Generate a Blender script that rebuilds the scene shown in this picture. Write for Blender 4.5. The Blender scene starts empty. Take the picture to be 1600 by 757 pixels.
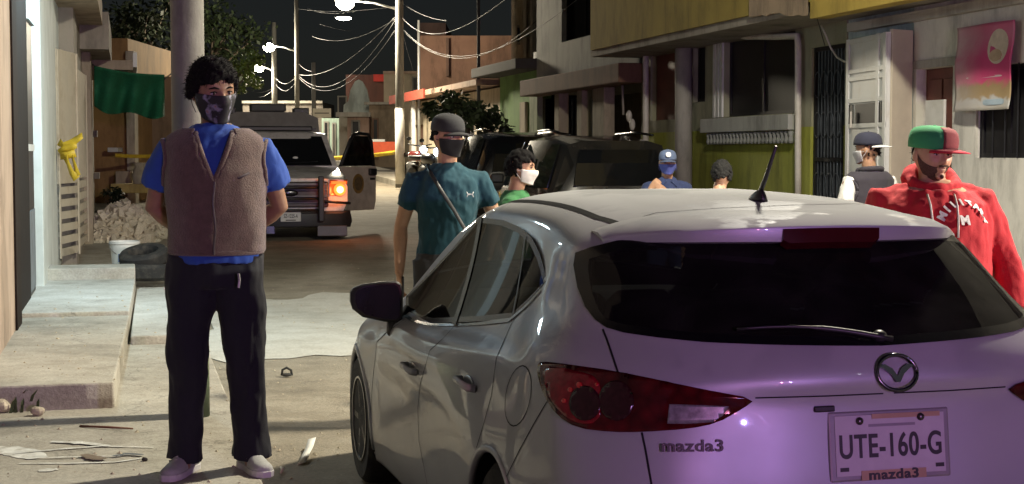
import bpy, bmesh, math, random
import numpy as np
from mathutils import Vector, Matrix, Euler, noise
from mathutils.bvhtree import BVHTree
from mathutils.geometry import delaunay_2d_cdt

S = bpy.context.scene
COL = S.collection
PI = math.pi
rad = math.radians
random.seed(7)

# ---------------------------------------------------------------- camera
PSI = math.atan2(600, 2400)          # camera turned right of the street axis
PITCH = math.atan2(138.5, 2400)
CAMZ = 1.6
cd = bpy.data.cameras.new('camera')
cam = bpy.data.objects.new('camera', cd)
COL.objects.link(cam)
cam.location = (0, 0, CAMZ)
cam.rotation_euler = (PI / 2 - PITCH, 0, -PSI)
cd.sensor_width = 36
cd.lens = 36 * 2400 / 1600
cd.clip_start = 0.05
cd.clip_end = 2000
S.camera = cam

# ---------------------------------------------------------------- night sky, moon, exposure
W = bpy.data.worlds.new('World')
S.world = W
W.use_nodes = True
nt = W.node_tree
bg = nt.nodes['Background']
sky = nt.nodes.new('ShaderNodeTexSky')
sky.sky_type = 'NISHITA'
sky.sun_disc = False
sky.sun_elevation = rad(24)
sky.sun_rotation = rad(150)
hs = nt.nodes.new('ShaderNodeHueSaturation')
hs.inputs['Saturation'].default_value = 0.55
nt.links.new(sky.outputs[0], hs.inputs['Color'])
nt.links.new(hs.outputs[0], bg.inputs['Color'])
bg.inputs['Strength'].default_value = 0.0022
sl = bpy.data.lights.new('moon', 'SUN')
sl.energy = 0.012
sl.angle = rad(0.5)
sl.color = (0.85, 0.9, 1.0)
moon = bpy.data.objects.new('moon', sl)
COL.objects.link(moon)
moon.rotation_euler = (rad(66), 0, rad(30))
S.view_settings.view_transform = 'Standard'
S.view_settings.look = 'None'
S.view_settings.exposure = 0.0
S.view_settings.gamma = 1.0
S.view_settings.use_curve_mapping = False
S.render.engine = 'CYCLES'
S.cycles.use_denoising = True
S.cycles.max_bounces = 8
S.cycles.transparent_max_bounces = 12
S.cycles.sample_clamp_indirect = 4.0
S.cycles.caustics_reflective = False
S.cycles.caustics_refractive = False

# ---------------------------------------------------------------- photo geometry: pixel -> ray -> point of the place
_F = Vector((math.sin(PSI), math.cos(PSI), 0))
_R = Vector((math.cos(PSI), -math.sin(PSI), 0))
_Fp = Vector((_F.x * math.cos(PITCH), _F.y * math.cos(PITCH), -math.sin(PITCH)))
_U = Vector((_F.x * math.sin(PITCH), _F.y * math.sin(PITCH), math.cos(PITCH)))
CAM = Vector((0, 0, CAMZ))
def ray(px, py):
    return _Fp + _R * ((px - 800) / 2400) + _U * ((378.5 - py) / 2400)
def onz(px, py, z):
    d = ray(px, py); return CAM + d * ((z - CAMZ) / d.z)
def onx(px, py, x):
    d = ray(px, py); return CAM + d * (x / d.x)
def ony(px, py, y):
    d = ray(px, py); return CAM + d * (y / d.y)
def atd(px, py, D):
    d = ray(px, py); return CAM + d * (D / d.dot(_F))
def gz(y):                           # the street climbs gently beyond the police truck
    t = y - 15.0
    return 0.0 if t <= 0 else (0.0045 * t * t if t < 3 else 0.0405 + 0.027 * (t - 3))

# ---------------------------------------------------------------- materials
def lin(c):
    return tuple((v / 255 / 12.92) if v / 255 <= 0.04045 else ((v / 255 + 0.055) / 1.055) ** 2.4 for v in c)
MATS = {}
def M(name, base=(.5, .5, .5), rough=.7, metal=0.0, var=.12, scale=6.0, bump=.0, bscale=40.0,
      dirt=None, dirt_amt=.0, dirt_scale=2.0, dirt_stretch=1.0, coat=0.0, spec=.5, sheen=0.0, sub=0.0):
    if name in MATS: return MATS[name]
    m = bpy.data.materials.new(name); m.use_nodes = True
    t = m.node_tree; b = t.nodes['Principled BSDF']
    b.inputs['Roughness'].default_value = rough
    b.inputs['Metallic'].default_value = metal
    b.inputs['Specular IOR Level'].default_value = spec
    b.inputs['Coat Weight'].default_value = coat
    b.inputs['Coat Roughness'].default_value = .06
    b.inputs['Sheen Weight'].default_value = sheen
    b.inputs['Subsurface Weight'].default_value = sub
    tc = t.nodes.new('ShaderNodeTexCoord')
    n = t.nodes.new('ShaderNodeTexNoise'); n.inputs['Scale'].default_value = scale
    n.inputs['Detail'].default_value = 6; n.inputs['Roughness'].default_value = .62
    t.links.new(tc.outputs['Object'], n.inputs['Vector'])
    r = t.nodes.new('ShaderNodeMapRange')
    r.inputs['From Min'].default_value = .3; r.inputs['From Max'].default_value = .7
    r.inputs['To Min'].default_value = 1 - var; r.inputs['To Max'].default_value = 1 + var
    t.links.new(n.outputs['Fac'], r.inputs['Value'])
    mx = t.nodes.new('ShaderNodeMix'); mx.data_type = 'RGBA'; mx.blend_type = 'MULTIPLY'
    mx.inputs[0].default_value = 1.0
    mx.inputs[6].default_value = (*base, 1)
    t.links.new(r.outputs[0], mx.inputs[7])
    out = mx.outputs[2]
    if dirt:
        n2 = t.nodes.new('ShaderNodeTexNoise'); n2.inputs['Scale'].default_value = dirt_scale
        n2.inputs['Detail'].default_value = 8; n2.inputs['Roughness'].default_value = .7
        mp = t.nodes.new('ShaderNodeMapping'); mp.inputs['Scale'].default_value = (1, 1, dirt_stretch)
        t.links.new(tc.outputs['Object'], mp.inputs['Vector']); t.links.new(mp.outputs[0], n2.inputs['Vector'])
        r2 = t.nodes.new('ShaderNodeMapRange')
        r2.inputs['From Min'].default_value = .48; r2.inputs['From Max'].default_value = .66
        r2.inputs['To Max'].default_value = dirt_amt
        t.links.new(n2.outputs['Fac'], r2.inputs['Value'])
        m2 = t.nodes.new('ShaderNodeMix'); m2.data_type = 'RGBA'
        t.links.new(r2.outputs[0], m2.inputs[0]); t.links.new(out, m2.inputs[6])
        m2.inputs[7].default_value = (*dirt, 1)
        out = m2.outputs[2]
    t.links.new(out, b.inputs['Base Color'])
    if bump:
        n3 = t.nodes.new('ShaderNodeTexNoise'); n3.inputs['Scale'].default_value = bscale
        n3.inputs['Detail'].default_value = 8; n3.inputs['Roughness'].default_value = .65
        t.links.new(tc.outputs['Object'], n3.inputs['Vector'])
        bp = t.nodes.new('ShaderNodeBump'); bp.inputs['Strength'].default_value = bump
        bp.inputs['Distance'].default_value = .02
        t.links.new(n3.outputs['Fac'], bp.inputs['Height'])
        t.links.new(bp.outputs[0], b.inputs['Normal'])
    MATS[name] = m
    return m
def EM(name, col, strength):
    if name in MATS: return MATS[name]
    m = bpy.data.materials.new(name); m.use_nodes = True
    t = m.node_tree; b = t.nodes['Principled BSDF']
    b.inputs['Base Color'].default_value = (*col, 1)
    b.inputs['Emission Color'].default_value = (*col, 1)
    b.inputs['Emission Strength'].default_value = strength
    MATS[name] = m
    return m
def GLASS(name, tint=(.1, .1, .1), rough=.03, ior=1.5, refl=1.0, dust=(.008, .05)):
    if name in MATS: return MATS[name]
    m = bpy.data.materials.new(name); m.use_nodes = True
    t = m.node_tree; t.nodes.remove(t.nodes['Principled BSDF'])
    tr = t.nodes.new('ShaderNodeBsdfTransparent'); tr.inputs[0].default_value = (*tint, 1)
    gl = t.nodes.new('ShaderNodeBsdfGlossy'); gl.inputs['Roughness'].default_value = rough
    df = t.nodes.new('ShaderNodeBsdfDiffuse')     # dust film
    n = t.nodes.new('ShaderNodeTexNoise'); n.inputs['Scale'].default_value = 9; n.inputs['Detail'].default_value = 9
    tc = t.nodes.new('ShaderNodeTexCoord'); t.links.new(tc.outputs['Object'], n.inputs['Vector'])
    df.inputs[0].default_value = (.35, .34, .31, 1)
    r = t.nodes.new('ShaderNodeMapRange'); r.inputs['From Min'].default_value = .4; r.inputs['From Max'].default_value = .8
    r.inputs['To Min'].default_value = dust[0]; r.inputs['To Max'].default_value = dust[1]
    t.links.new(n.outputs['Fac'], r.inputs['Value'])
    m0 = t.nodes.new('ShaderNodeMixShader'); t.links.new(r.outputs[0], m0.inputs[0])
    t.links.new(tr.outputs[0], m0.inputs[1]); t.links.new(df.outputs[0], m0.inputs[2])
    fr = t.nodes.new('ShaderNodeLayerWeight'); fr.inputs[0].default_value = .5
    pw = t.nodes.new('ShaderNodeMath'); pw.operation = 'POWER'; pw.inputs[1].default_value = 4.0; t.links.new(fr.outputs['Facing'], pw.inputs[0])
    fm = t.nodes.new('ShaderNodeMath'); fm.operation = 'MULTIPLY_ADD'; fm.inputs[1].default_value = .5 * refl; fm.inputs[2].default_value = .04 * refl; t.links.new(pw.outputs[0], fm.inputs[0])
    mx = t.nodes.new('ShaderNodeMixShader')
    t.links.new(fm.outputs[0], mx.inputs[0]); t.links.new(m0.outputs[0], mx.inputs[1]); t.links.new(gl.outputs[0], mx.inputs[2])
    t.links.new(mx.outputs[0], t.nodes['Material Output'].inputs['Surface'])
    MATS[name] = m
    return m

# ---------------------------------------------------------------- objects
def pinv(p):
    return (Matrix.Translation(p.location) @ p.rotation_euler.to_matrix().to_4x4()).inverted()
def tag(o, label=None, cat=None, group=None, kind=None):
    if label: o['label'] = label
    if cat: o['category'] = cat
    if group: o['group'] = group
    if kind: o['kind'] = kind
    return o
def thing(name, label, cat, loc=(0, 0, 0), rz=0.0, group=None):
    o = bpy.data.objects.new(name, None); COL.objects.link(o)
    o.empty_display_size = .1
    o.location = loc; o.rotation_euler = (0, 0, rz)
    return tag(o, label, cat, group)
def link(name, me, parent=None, world=False, root=None):
    """world=True: vertices are in world space; root = the top thing whose transform is undone"""
    o = bpy.data.objects.new(name, me); COL.objects.link(o)
    if parent is not None:
        o.parent = parent
        if world:
            r = root or parent
            if parent is r: o.matrix_parent_inverse = pinv(r)
    return o
def copy_tree(o, parent=None):
    c = o.copy(); COL.objects.link(c); c.parent = parent
    if parent is not None: c.matrix_parent_inverse = o.matrix_parent_inverse.copy()
    for ch in list(o.children): copy_tree(ch, c)
    return c

class MB:
    def __init__(s):
        s.v = []; s.f = []; s.m = []
    def add(s, vs, fs, T=None, mi=0):
        n = len(s.v)
        if T is not None: vs = [T @ Vector(v) for v in vs]
        s.v += [tuple(v) for v in vs]
        s.f += [tuple(i + n for i in f) for f in fs]
        s.m += [mi] * len(fs)
        return s
    def box(s, x0, x1, y0, y1, z0, z1, T=None, mi=0):
        v = [(x0, y0, z0), (x1, y0, z0), (x1, y1, z0), (x0, y1, z0), (x0, y0, z1), (x1, y0, z1), (x1, y1, z1), (x0, y1, z1)]
        f = [(0, 3, 2, 1), (4, 5, 6, 7), (0, 1, 5, 4), (1, 2, 6, 5), (2, 3, 7, 6), (3, 0, 4, 7)]
        return s.add(v, f, T, mi)
    def loft(s, rings, T=None, cap=True, mi=0):
        n = len(rings[0]); vs = [p for r in rings for p in r]; fs = []
        for k in range(len(rings) - 1):
            for i in range(n):
                j = (i + 1) % n
                fs.append((k * n + i, k * n + j, (k + 1) * n + j, (k + 1) * n + i))
        if cap:
            fs.append(tuple(range(n - 1, -1, -1))); fs.append(tuple(range((len(rings) - 1) * n, len(rings) * n)))
        return s.add(vs, fs, T, mi)
    def rings(s, lst, n=24, T=None, p=2.0, mi=0):
        """horizontal superellipse rings: (cx,cy,cz,rx,ry)"""
        R = []
        for (cx, cy, cz, rx, ry) in lst:
            r = []
            for i in range(n):
                a = 2 * PI * i / n
                c, q = math.cos(a), math.sin(a)
                r.append((cx + rx * math.copysign(abs(c) ** (2 / p), c), cy + ry * math.copysign(abs(q) ** (2 / p), q), cz))
            R.append(r)
        return s.loft(R, T, True, mi)
    def tube(s, pts, rr, n=10, T=None, mi=0, cap=True):
        pts = [Vector(p) for p in pts]
        if not isinstance(rr, (list, tuple)): rr = [rr] * len(pts)
        R = []; u = None
        for k, p in enumerate(pts):
            d = (pts[min(k + 1, len(pts) - 1)] - pts[max(k - 1, 0)])
            if d.length < 1e-9: d = Vector((0, 0, 1))
            d.normalize()
            if u is None:
                u = d.orthogonal().normalized() if abs(d.x) > .9 else (Vector((1, 0, 0)) - d * d.x).normalized()
            else:
                u = (u - d * u.dot(d)).normalized()
            w = d.cross(u)
            r = rr[k]
            a, b = r if isinstance(r, (tuple, list)) else (r, r)
            R.append([p + u * (a * math.cos(2 * PI * i / n)) + w * (b * math.sin(2 * PI * i / n)) for i in range(n)])
        return s.loft(R, T, cap, mi)
    def ell(s, c, r, T=None, nu=16, nv=12, mi=0):
        c = Vector(c); vs = [c + Vector((0, 0, -r[2]))]; fs = []
        for j in range(1, nv):
            b = -PI / 2 + PI * j / nv
            for i in range(nu):
                a = 2 * PI * i / nu
                vs.append(c + Vector((r[0] * math.cos(b) * math.cos(a), r[1] * math.cos(b) * math.sin(a), r[2] * math.sin(b))))
        vs.append(c + Vector((0, 0, r[2])))
        for i in range(nu):
            j = (i + 1) % nu
            fs.append((0, 1 + j, 1 + i)); L = 1 + (nv - 2) * nu
            fs.append((len(vs) - 1, L + i, L + j))
            for k in range(nv - 2):
                fs.append((1 + k * nu + i, 1 + k * nu + j, 1 + (k + 1) * nu + j, 1 + (k + 1) * nu + i))
        return s.add(vs, fs, T, mi)
    def lathe(s, prof, n=24, T=None, mi=0, cap=True):
        R = [[(r * math.cos(2 * PI * i / n), r * math.sin(2 * PI * i / n), z) for i in range(n)] for r, z in prof]
        return s.loft(R, T, cap, mi)
    def prism(s, poly, y0, y1, T=None, mi=0):
        """poly in (x,z), extruded along y"""
        n = len(poly)
        v = [(x, y0, z) for x, z in poly] + [(x, y1, z) for x, z in poly]
        f = [tuple(range(n)), tuple(range(2 * n - 1, n - 1, -1))] + [(i, n + i, n + (i + 1) % n, (i + 1) % n) for i in range(n)]
        return s.add(v, f, T, mi)
    def mesh(s, name='m'):
        me = bpy.data.meshes.new(name); me.from_pydata(s.v, [], s.f); me.validate(); me.update()
        return me
    def obj(s, name, mat, parent=None, smooth=False, world=False, bevel=0.0, root=None, fix=True):
        me = s.mesh(name)
        mats = mat if isinstance(mat, (list, tuple)) else [mat]
        for m in mats: me.materials.append(m)
        if len(mats) > 1 and len(me.polygons) == len(s.m): me.polygons.foreach_set('material_index', s.m)
        if fix:
            bm = bmesh.new(); bm.from_mesh(me); bmesh.ops.recalc_face_normals(bm, faces=bm.faces); bm.to_mesh(me); bm.free()
        if smooth:
            me.polygons.foreach_set('use_smooth', [True] * len(me.polygons))
            if smooth == 'auto': me.set_sharp_from_angle(angle=rad(38))
        o = link(name, me, parent, world, root)
        if bevel:
            b = o.modifiers.new('bevel', 'BEVEL'); b.width = bevel; b.segments = 2; b.limit_method = 'ANGLE'
        return o
def bx(name, mat, parent, x0, x1, y0, y1, z0, z1, bevel=0.0, world=True, root=None):
    return MB().box(x0, x1, y0, y1, z0, z1).obj(name, mat, parent, world=world, bevel=bevel, root=root)
def remeshed(name, mb, mat, parent, voxel=.007, it=4, amp=0.0, nscale=9.0, seed=0, fn=None):
    me = mb.mesh(name); o = bpy.data.objects.new('tmp', me); COL.objects.link(o)
    r = o.modifiers.new('r', 'REMESH'); r.mode = 'VOXEL'; r.voxel_size = voxel
    if it:
        q = o.modifiers.new('s', 'SMOOTH'); q.factor = .5; q.iterations = it
    bpy.context.view_layer.update()
    dg = bpy.context.evaluated_depsgraph_get()
    m2 = bpy.data.meshes.new_from_object(o.evaluated_get(dg))
    bpy.data.objects.remove(o)
    m2.name = name
    if amp or fn:
        nv = len(m2.vertices); co = np.empty(nv * 3, 'f'); no = np.empty(nv * 3, 'f')
        m2.vertices.foreach_get('co', co); m2.vertex_normals.foreach_get('vector', no)
        co = co.reshape(-1, 3); no = no.reshape(-1, 3)
        if amp:
            off = Vector((seed * 3.1, seed * 1.7, seed))
            d = np.array([noise.fractal(Vector((c[0] * nscale, c[1] * nscale, c[2] * nscale * .55)) + off, .9, 2.0, 3) for c in co])
            co += no * (d * amp)[:, None]
        if fn: co = fn(co, no)
        m2.vertices.foreach_set('co', co.astype('f').ravel()); m2.update()
    m2.polygons.foreach_set('use_smooth', [True] * len(m2.polygons))
    m2.materials.clear(); m2.materials.append(mat)
    return link(name, m2, parent)
def text_mesh(txt, size, depth=.002, bold=0.0, align='CENTER', spacing=1.0):
    cu = bpy.data.curves.new('t', 'FONT'); cu.body = txt; cu.size = size; cu.extrude = depth
    cu.offset = bold; cu.align_x = align; cu.align_y = 'CENTER'; cu.space_character = spacing
    o = bpy.data.objects.new('t', cu); COL.objects.link(o)
    bpy.context.view_layer.update()
    dg = bpy.context.evaluated_depsgraph_get()
    me = bpy.data.meshes.new_from_object(o.evaluated_get(dg))
    bpy.data.objects.remove(o)
    return me
def text(name, txt, size, mat, parent, T, depth=.002, bold=0.0, spacing=1.0, sx=1.0, align='CENTER'):
    me = text_mesh(txt, size, depth, bold, align, spacing)
    me.transform(T @ Matrix.Diagonal((sx, 1, 1, 1)))
    me.materials.clear(); me.materials.append(mat)
    return link(name, me, parent)
# ================================================================ silver hatchback
def hermite_grid(P, kn, ts, closed=False):
    """P: (n,...) control points at knots kn -> values at ts (non-uniform Catmull-Rom)"""
    n = len(P); m = np.zeros_like(P)
    for i in range(n):
        a, b = max(i - 1, 0), min(i + 1, n - 1)
        if a == i: m[i] = (P[b] - P[i]) / (kn[b] - kn[i])
        elif b == i: m[i] = (P[i] - P[a]) / (kn[i] - kn[a])
        else:
            h0, h1 = kn[i] - kn[a], kn[b] - kn[i]
            m[i] = ((P[i] - P[a]) / h0 * h1 + (P[b] - P[i]) / h1 * h0) / (h0 + h1)
    out = []
    for t in ts:
        i = min(max(np.searchsorted(kn, t) - 1, 0), n - 2)
        h = kn[i + 1] - kn[i]; u = (t - kn[i]) / h
        out.append((2 * u**3 - 3 * u**2 + 1) * P[i] + (u**3 - 2 * u**2 + u) * h * m[i] + (-2 * u**3 + 3 * u**2) * P[i + 1] + (u**3 - u**2) * h * m[i + 1])
    return np.array(out)

# control net, half body (x = distance from centre line, y forward from rear bumper, z up)
NET = [
 [(0,.14,.17),(.35,.14,.17),(.62,.18,.17),(.79,.32,.17),(.83,.52,.17),(.85,.95,.17),(.83,2.1,.17),(.84,3.1,.17),(.85,3.7,.17),(.74,4.2,.17),(.4,4.36,.17),(0,4.40,.17)],
 [(0,.05,.30),(.35,.055,.30),(.64,.10,.30),(.82,.27,.30),(.865,.50,.30),(.885,.95,.30),(.855,2.1,.28),(.865,3.1,.28),(.885,3.7,.30),(.78,4.22,.3),(.42,4.40,.3),(0,4.44,.3)],
 [(0,.0,.48),(.35,.012,.48),(.65,.06,.48),(.835,.245,.48),(.88,.50,.48),(.90,.95,.48),(.862,2.1,.45),(.87,3.1,.45),(.892,3.7,.47),(.79,4.2,.48),(.42,4.42,.48),(0,4.46,.48)],
 [(0,.0,.60),(.35,.012,.60),(.65,.065,.60),(.84,.255,.60),(.885,.50,.60),(.902,.95,.61),(.872,2.1,.60),(.876,3.1,.60),(.89,3.7,.60),(.78,4.18,.60),(.42,4.41,.60),(0,4.45,.60)],
 [(0,.035,.69),(.35,.045,.69),(.65,.10,.69),(.838,.28,.70),(.88,.50,.70),(.897,.95,.71),(.885,2.1,.70),(.882,3.1,.69),(.88,3.7,.68),(.76,4.12,.68),(.42,4.33,.68),(0,4.38,.68)],
 [(0,.055,.80),(.35,.066,.80),(.65,.13,.80),(.835,.315,.81),(.872,.50,.82),(.885,.95,.83),(.885,2.1,.80),(.876,3.1,.77),(.855,3.7,.76),(.70,4.0,.77),(.40,4.2,.77),(0,4.24,.77)],
 [(0,.06,.905),(.35,.078,.905),(.65,.165,.905),(.832,.36,.91),(.868,.52,.92),(.872,.95,.925),(.865,2.1,.88),(.85,3.1,.85),(.78,3.65,.84),(.62,3.85,.86),(.36,4.0,.87),(0,4.02,.875)],
 [(0,.045,.995),(.35,.075,.995),(.64,.20,1.0),(.80,.42,1.01),(.835,.60,1.012),(.815,1.0,1.005),(.785,2.1,.955),(.765,3.0,.915),(.70,3.4,.92),(.58,3.5,.95),(.3,3.6,.98),(0,3.62,.985)],
 [(0,.10,1.075),(.35,.14,1.075),(.605,.30,1.085),(.735,.56,1.11),(.755,.78,1.115),(.745,1.1,1.105),(.738,2.0,1.06),(.715,2.75,1.03),(.67,3.15,1.03),(.56,3.3,1.05),(.3,3.4,1.08),(0,3.42,1.085)],
 [(0,.27,1.20),(.35,.315,1.20),(.575,.46,1.205),(.69,.70,1.215),(.702,.87,1.22),(.692,1.15,1.215),(.685,1.95,1.205),(.66,2.55,1.185),(.61,2.9,1.18),(.53,3.02,1.19),(.3,3.1,1.21),(0,3.12,1.22)],
 [(0,.42,1.305),(.345,.46,1.305),(.55,.60,1.305),(.648,.79,1.31),(.658,.92,1.315),(.65,1.2,1.32),(.64,1.9,1.325),(.615,2.35,1.305),(.57,2.65,1.29),(.49,2.77,1.30),(.28,2.85,1.31),(0,2.87,1.32)],
 [(0,.50,1.355),(.335,.53,1.355),(.52,.66,1.352),(.602,.82,1.352),(.612,.95,1.362),(.61,1.2,1.378),(.60,1.85,1.39),(.578,2.2,1.375),(.53,2.45,1.355),(.45,2.56,1.36),(.26,2.64,1.37),(0,2.66,1.375)],
 [(0,.58,1.395),(.30,.60,1.393),(.46,.71,1.388),(.53,.84,1.388),(.54,.97,1.398),(.54,1.2,1.416),(.53,1.8,1.428),(.51,2.1,1.415),(.46,2.3,1.40),(.39,2.4,1.405),(.22,2.46,1.412),(0,2.48,1.415)],
 [(0,.82,1.436),(.21,.83,1.434),(.32,.88,1.432),(.36,.96,1.434),(.365,1.06,1.438),(.365,1.25,1.448),(.355,1.75,1.458),(.34,1.95,1.455),(.31,2.05,1.446),(.25,2.12,1.444),(.14,2.16,1.444),(0,2.18,1.444)],
 [(0,1.15,1.462),(.07,1.15,1.462),(.11,1.17,1.461),(.13,1.2,1.461),(.135,1.25,1.462),(.135,1.35,1.464),(.13,1.65,1.467),(.12,1.75,1.466),(.11,1.79,1.465),(.08,1.81,1.465),(.05,1.82,1.465),(0,1.82,1.465)],
]
SUBC = [14, 12, 12, 9, 18, 44, 40, 22, 14, 12, 12]
def build_shell():
    A = np.array(NET, float)                       # rows, cols, 3
    L = A.copy(); L[:, :, 0] *= -1
    Rr = A[:, ::-1][:, 1:-1]                        # mirrored back from front to rear
    full = np.concatenate([L, Rr, L[:, :1]], 1)     # closed
    # columns: pad periodic
    ext = np.concatenate([full[:, -3:-1], full, full[:, 1:3]], 1)
    ch = np.linalg.norm(np.diff(ext, axis=1), axis=2).mean(0)
    kc = np.concatenate([[0], np.cumsum(ch)])
    subs = SUBC + SUBC[::-1]
    ts = []
    for k, sN in enumerate(subs):
        a, b = kc[k + 2], kc[k + 3]
        ts += [a + (b - a) * i / sN for i in range(sN)]
    C = hermite_grid(np.moveaxis(ext, 1, 0), kc, ts)      # ncol, rows, 3
    C = np.moveaxis(C, 1, 0)                              # rows, ncol, 3
    chr_ = np.linalg.norm(np.diff(A, axis=1 - 1), axis=2).mean(1)
    kr = np.concatenate([[0], np.cumsum(chr_)])
    tr = []
    for k in range(len(NET) - 1):
        sN = max(3, int(math.ceil(chr_[k] / .016)))
        tr += [kr[k] + (kr[k + 1] - kr[k]) * i / sN for i in range(sN)]
    tr.append(kr[-1])
    G = hermite_grid(C, kr, tr)
    nr, nc = G.shape[:2]
    V = [tuple(p) for p in G.reshape(-1, 3)]
    Fq = []
    for r in range(nr - 1):
        for c in range(nc):
            d = (c + 1) % nc
            Fq.append((r * nc + d, r * nc + c, (r + 1) * nc + c, (r + 1) * nc + d))
    Fq.append(tuple((nr - 1) * nc + c for c in range(nc - 1, -1, -1)))
    return V, Fq
CV, CF = build_shell()
CBVH = BVHTree.FromPolygons(CV, CF)
CAR_LOC = Vector((2.015, 3.75, 0)); CAR_RZ = rad(0.95)
car = thing('silver_hatchback', 'dusty silver hatchback seen from behind, parked in the foreground', 'car', CAR_LOC, CAR_RZ)
CT = Matrix.Translation(CAR_LOC) @ Matrix.Rotation(CAR_RZ, 4, 'Z'); CTI = CT.inverted()
def chit(px, py):
    o = CTI @ CAM; d = (CTI.to_3x3() @ ray(px, py)).normalized()
    h = CBVH.ray_cast(o, d)
    return h[0]
def c_xz(x, z):      # cast from behind
    h = CBVH.ray_cast(Vector((x, -2, z)), Vector((0, 1, 0))); return h[0], h[1]
def c_yz(y, z, side=-1):
    h = CBVH.ray_cast(Vector((side * 3, y, z)), Vector((-side, 0, 0))); return h[0], h[1]
def c_xy(x, y):
    h = CBVH.ray_cast(Vector((x, y, 4)), Vector((0, 0, -1))); return h[0], h[1]
def inpoly(p, poly):
    x, y = p; c = False; j = len(poly) - 1
    for i in range(len(poly)):
        xi, yi = poly[i]; xj, yj = poly[j]
        if (yi > y) != (yj > y) and x < (xj - xi) * (y - yi) / (yj - yi) + xi: c = not c
        j = i
    return c
def resample(poly, step, closed=True):
    out = []; n = len(poly)
    for i in range(n if closed else n - 1):
        a, b = Vector(poly[i]), Vector(poly[(i + 1) % n])
        k = max(1, int((b - a).length / step))
        out += [tuple(a.lerp(b, t / k)) for t in range(k)]
    if not closed: out.append(tuple(poly[-1]))
    return out
def smooth_poly(poly, it=2, closed=True):
    for _ in range(it):
        out = []
        n = len(poly)
        for i in range(n):
            a, b = Vector(poly[i]), Vector(poly[(i + 1) % n])
            out += [tuple(a.lerp(b, .25)), tuple(a.lerp(b, .75))]
        poly = out
    return poly
def inset(poly, d):
    n = len(poly); ar = sum(poly[i][0] * poly[(i + 1) % n][1] - poly[(i + 1) % n][0] * poly[i][1] for i in range(n))
    s = 1 if ar > 0 else -1; out = []
    for i in range(n):
        a, b, c = Vector(poly[i - 1]), Vector(poly[i]), Vector(poly[(i + 1) % n])
        t = (c - a)
        if t.length < 1e-9: out.append(tuple(b)); continue
        t.normalize(); out.append((b.x - t.y * d * s, b.y + t.x * d * s))
    return out
def fill(outer, cast, step, off, inner=None, keep=None):
    """triangulate the 2-D outline with grid points inside, cast every point on the body, push out by off"""
    o = resample(outer, step); pts = list(o); edges = [(i, (i + 1) % len(o)) for i in range(len(o))]
    if inner:
        q = resample(inner, step); b = len(pts); pts += q
        edges += [(b + i, b + (i + 1) % len(q)) for i in range(len(q))]
    xs = [p[0] for p in o]; ys = [p[1] for p in o]
    x = min(xs) + step * .5
    while x < max(xs):
        y = min(ys) + step * .5
        while y < max(ys):
            if inpoly((x, y), o): pts.append((x, y))
            y += step
        x += step
    r = delaunay_2d_cdt([Vector(p) for p in pts], edges, [], 0, 1e-6)
    v2, _, fs = r[0], r[1], r[2]
    V = []; bad = set()
    for i, p in enumerate(v2):
        h, n = cast(p[0], p[1])
        if h is None: bad.add(i); V.append((0, 0, 0))
        else: V.append(tuple(h + n * off))
    Fo, Fi = [], []
    for f in fs:
        if any(i in bad for i in f): continue
        c = (sum(v2[i][0] for i in f) / len(f), sum(v2[i][1] for i in f) / len(f))
        if not inpoly(c, o): continue
        if inner and inpoly(c, inner): Fi.append(tuple(f))
        else: Fo.append(tuple(f))
    return V, Fo, Fi
def patch(name, V, Fs, mat, parent, mirror=False, thick=0.0):
    mb = MB(); mb.add([(-v[0], v[1], v[2]) for v in V] if mirror else V, Fs)
    o = mb.obj(name, mat, parent, smooth=True, fix=False)
    # orient outwards
    me = o.data
    bm = bmesh.new(); bm.from_mesh(me)
    bmesh.ops.delete(bm, geom=[v for v in bm.verts if not v.link_faces], context='VERTS')
    bm.normal_update()
    c0 = Vector((0, 2.2, .8)); sgn = sum((f.calc_center_median() - c0).dot(f.normal) * f.calc_area() for f in bm.faces)
    if sgn < 0: bmesh.ops.reverse_faces(bm, faces=bm.faces)
    bm.to_mesh(me); bm.free()
    if thick:
        s = o.modifiers.new('s', 'SOLIDIFY'); s.thickness = thick; s.offset = 1
    return o
def ribbon(name, pts, w, mat, parent, off=.0012, mirror=False):
    """a narrow strip lying on the body along 3-D points"""
    P = []
    for p in pts:
        h = CBVH.find_nearest(Vector(p)); P.append((h[0], h[1]))
    V = []; F = []
    for i, (p, n) in enumerate(P):
        t = P[min(i + 1, len(P) - 1)][0] - P[max(i - 1, 0)][0]
        s = t.cross(n); s = s.normalized() if s.length > 1e-9 else Vector((1, 0, 0))
        V += [tuple(p + n * off + s * w / 2), tuple(p + n * off - s * w / 2)]
        if i: F.append((2 * i - 2, 2 * i, 2 * i + 1, 2 * i - 1))
    return patch(name, V, F, mat, parent, mirror)
def seam_px(name, px, w, mat, parent, mirror=True, n=8):
    pts = []
    for a, b in zip(px[:-1], px[1:]):
        for k in range(n):
            t = k / n; h = chit(a[0] + (b[0] - a[0]) * t, a[1] + (b[1] - a[1]) * t)
            if h is not None: pts.append(h)
    h = chit(*px[-1])
    if h is not None: pts.append(h)
    if len(pts) < 2: return
    ribbon(name, pts, w, mat, parent)
    if mirror: ribbon(name, pts, w, mat, parent, mirror=True)

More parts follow.
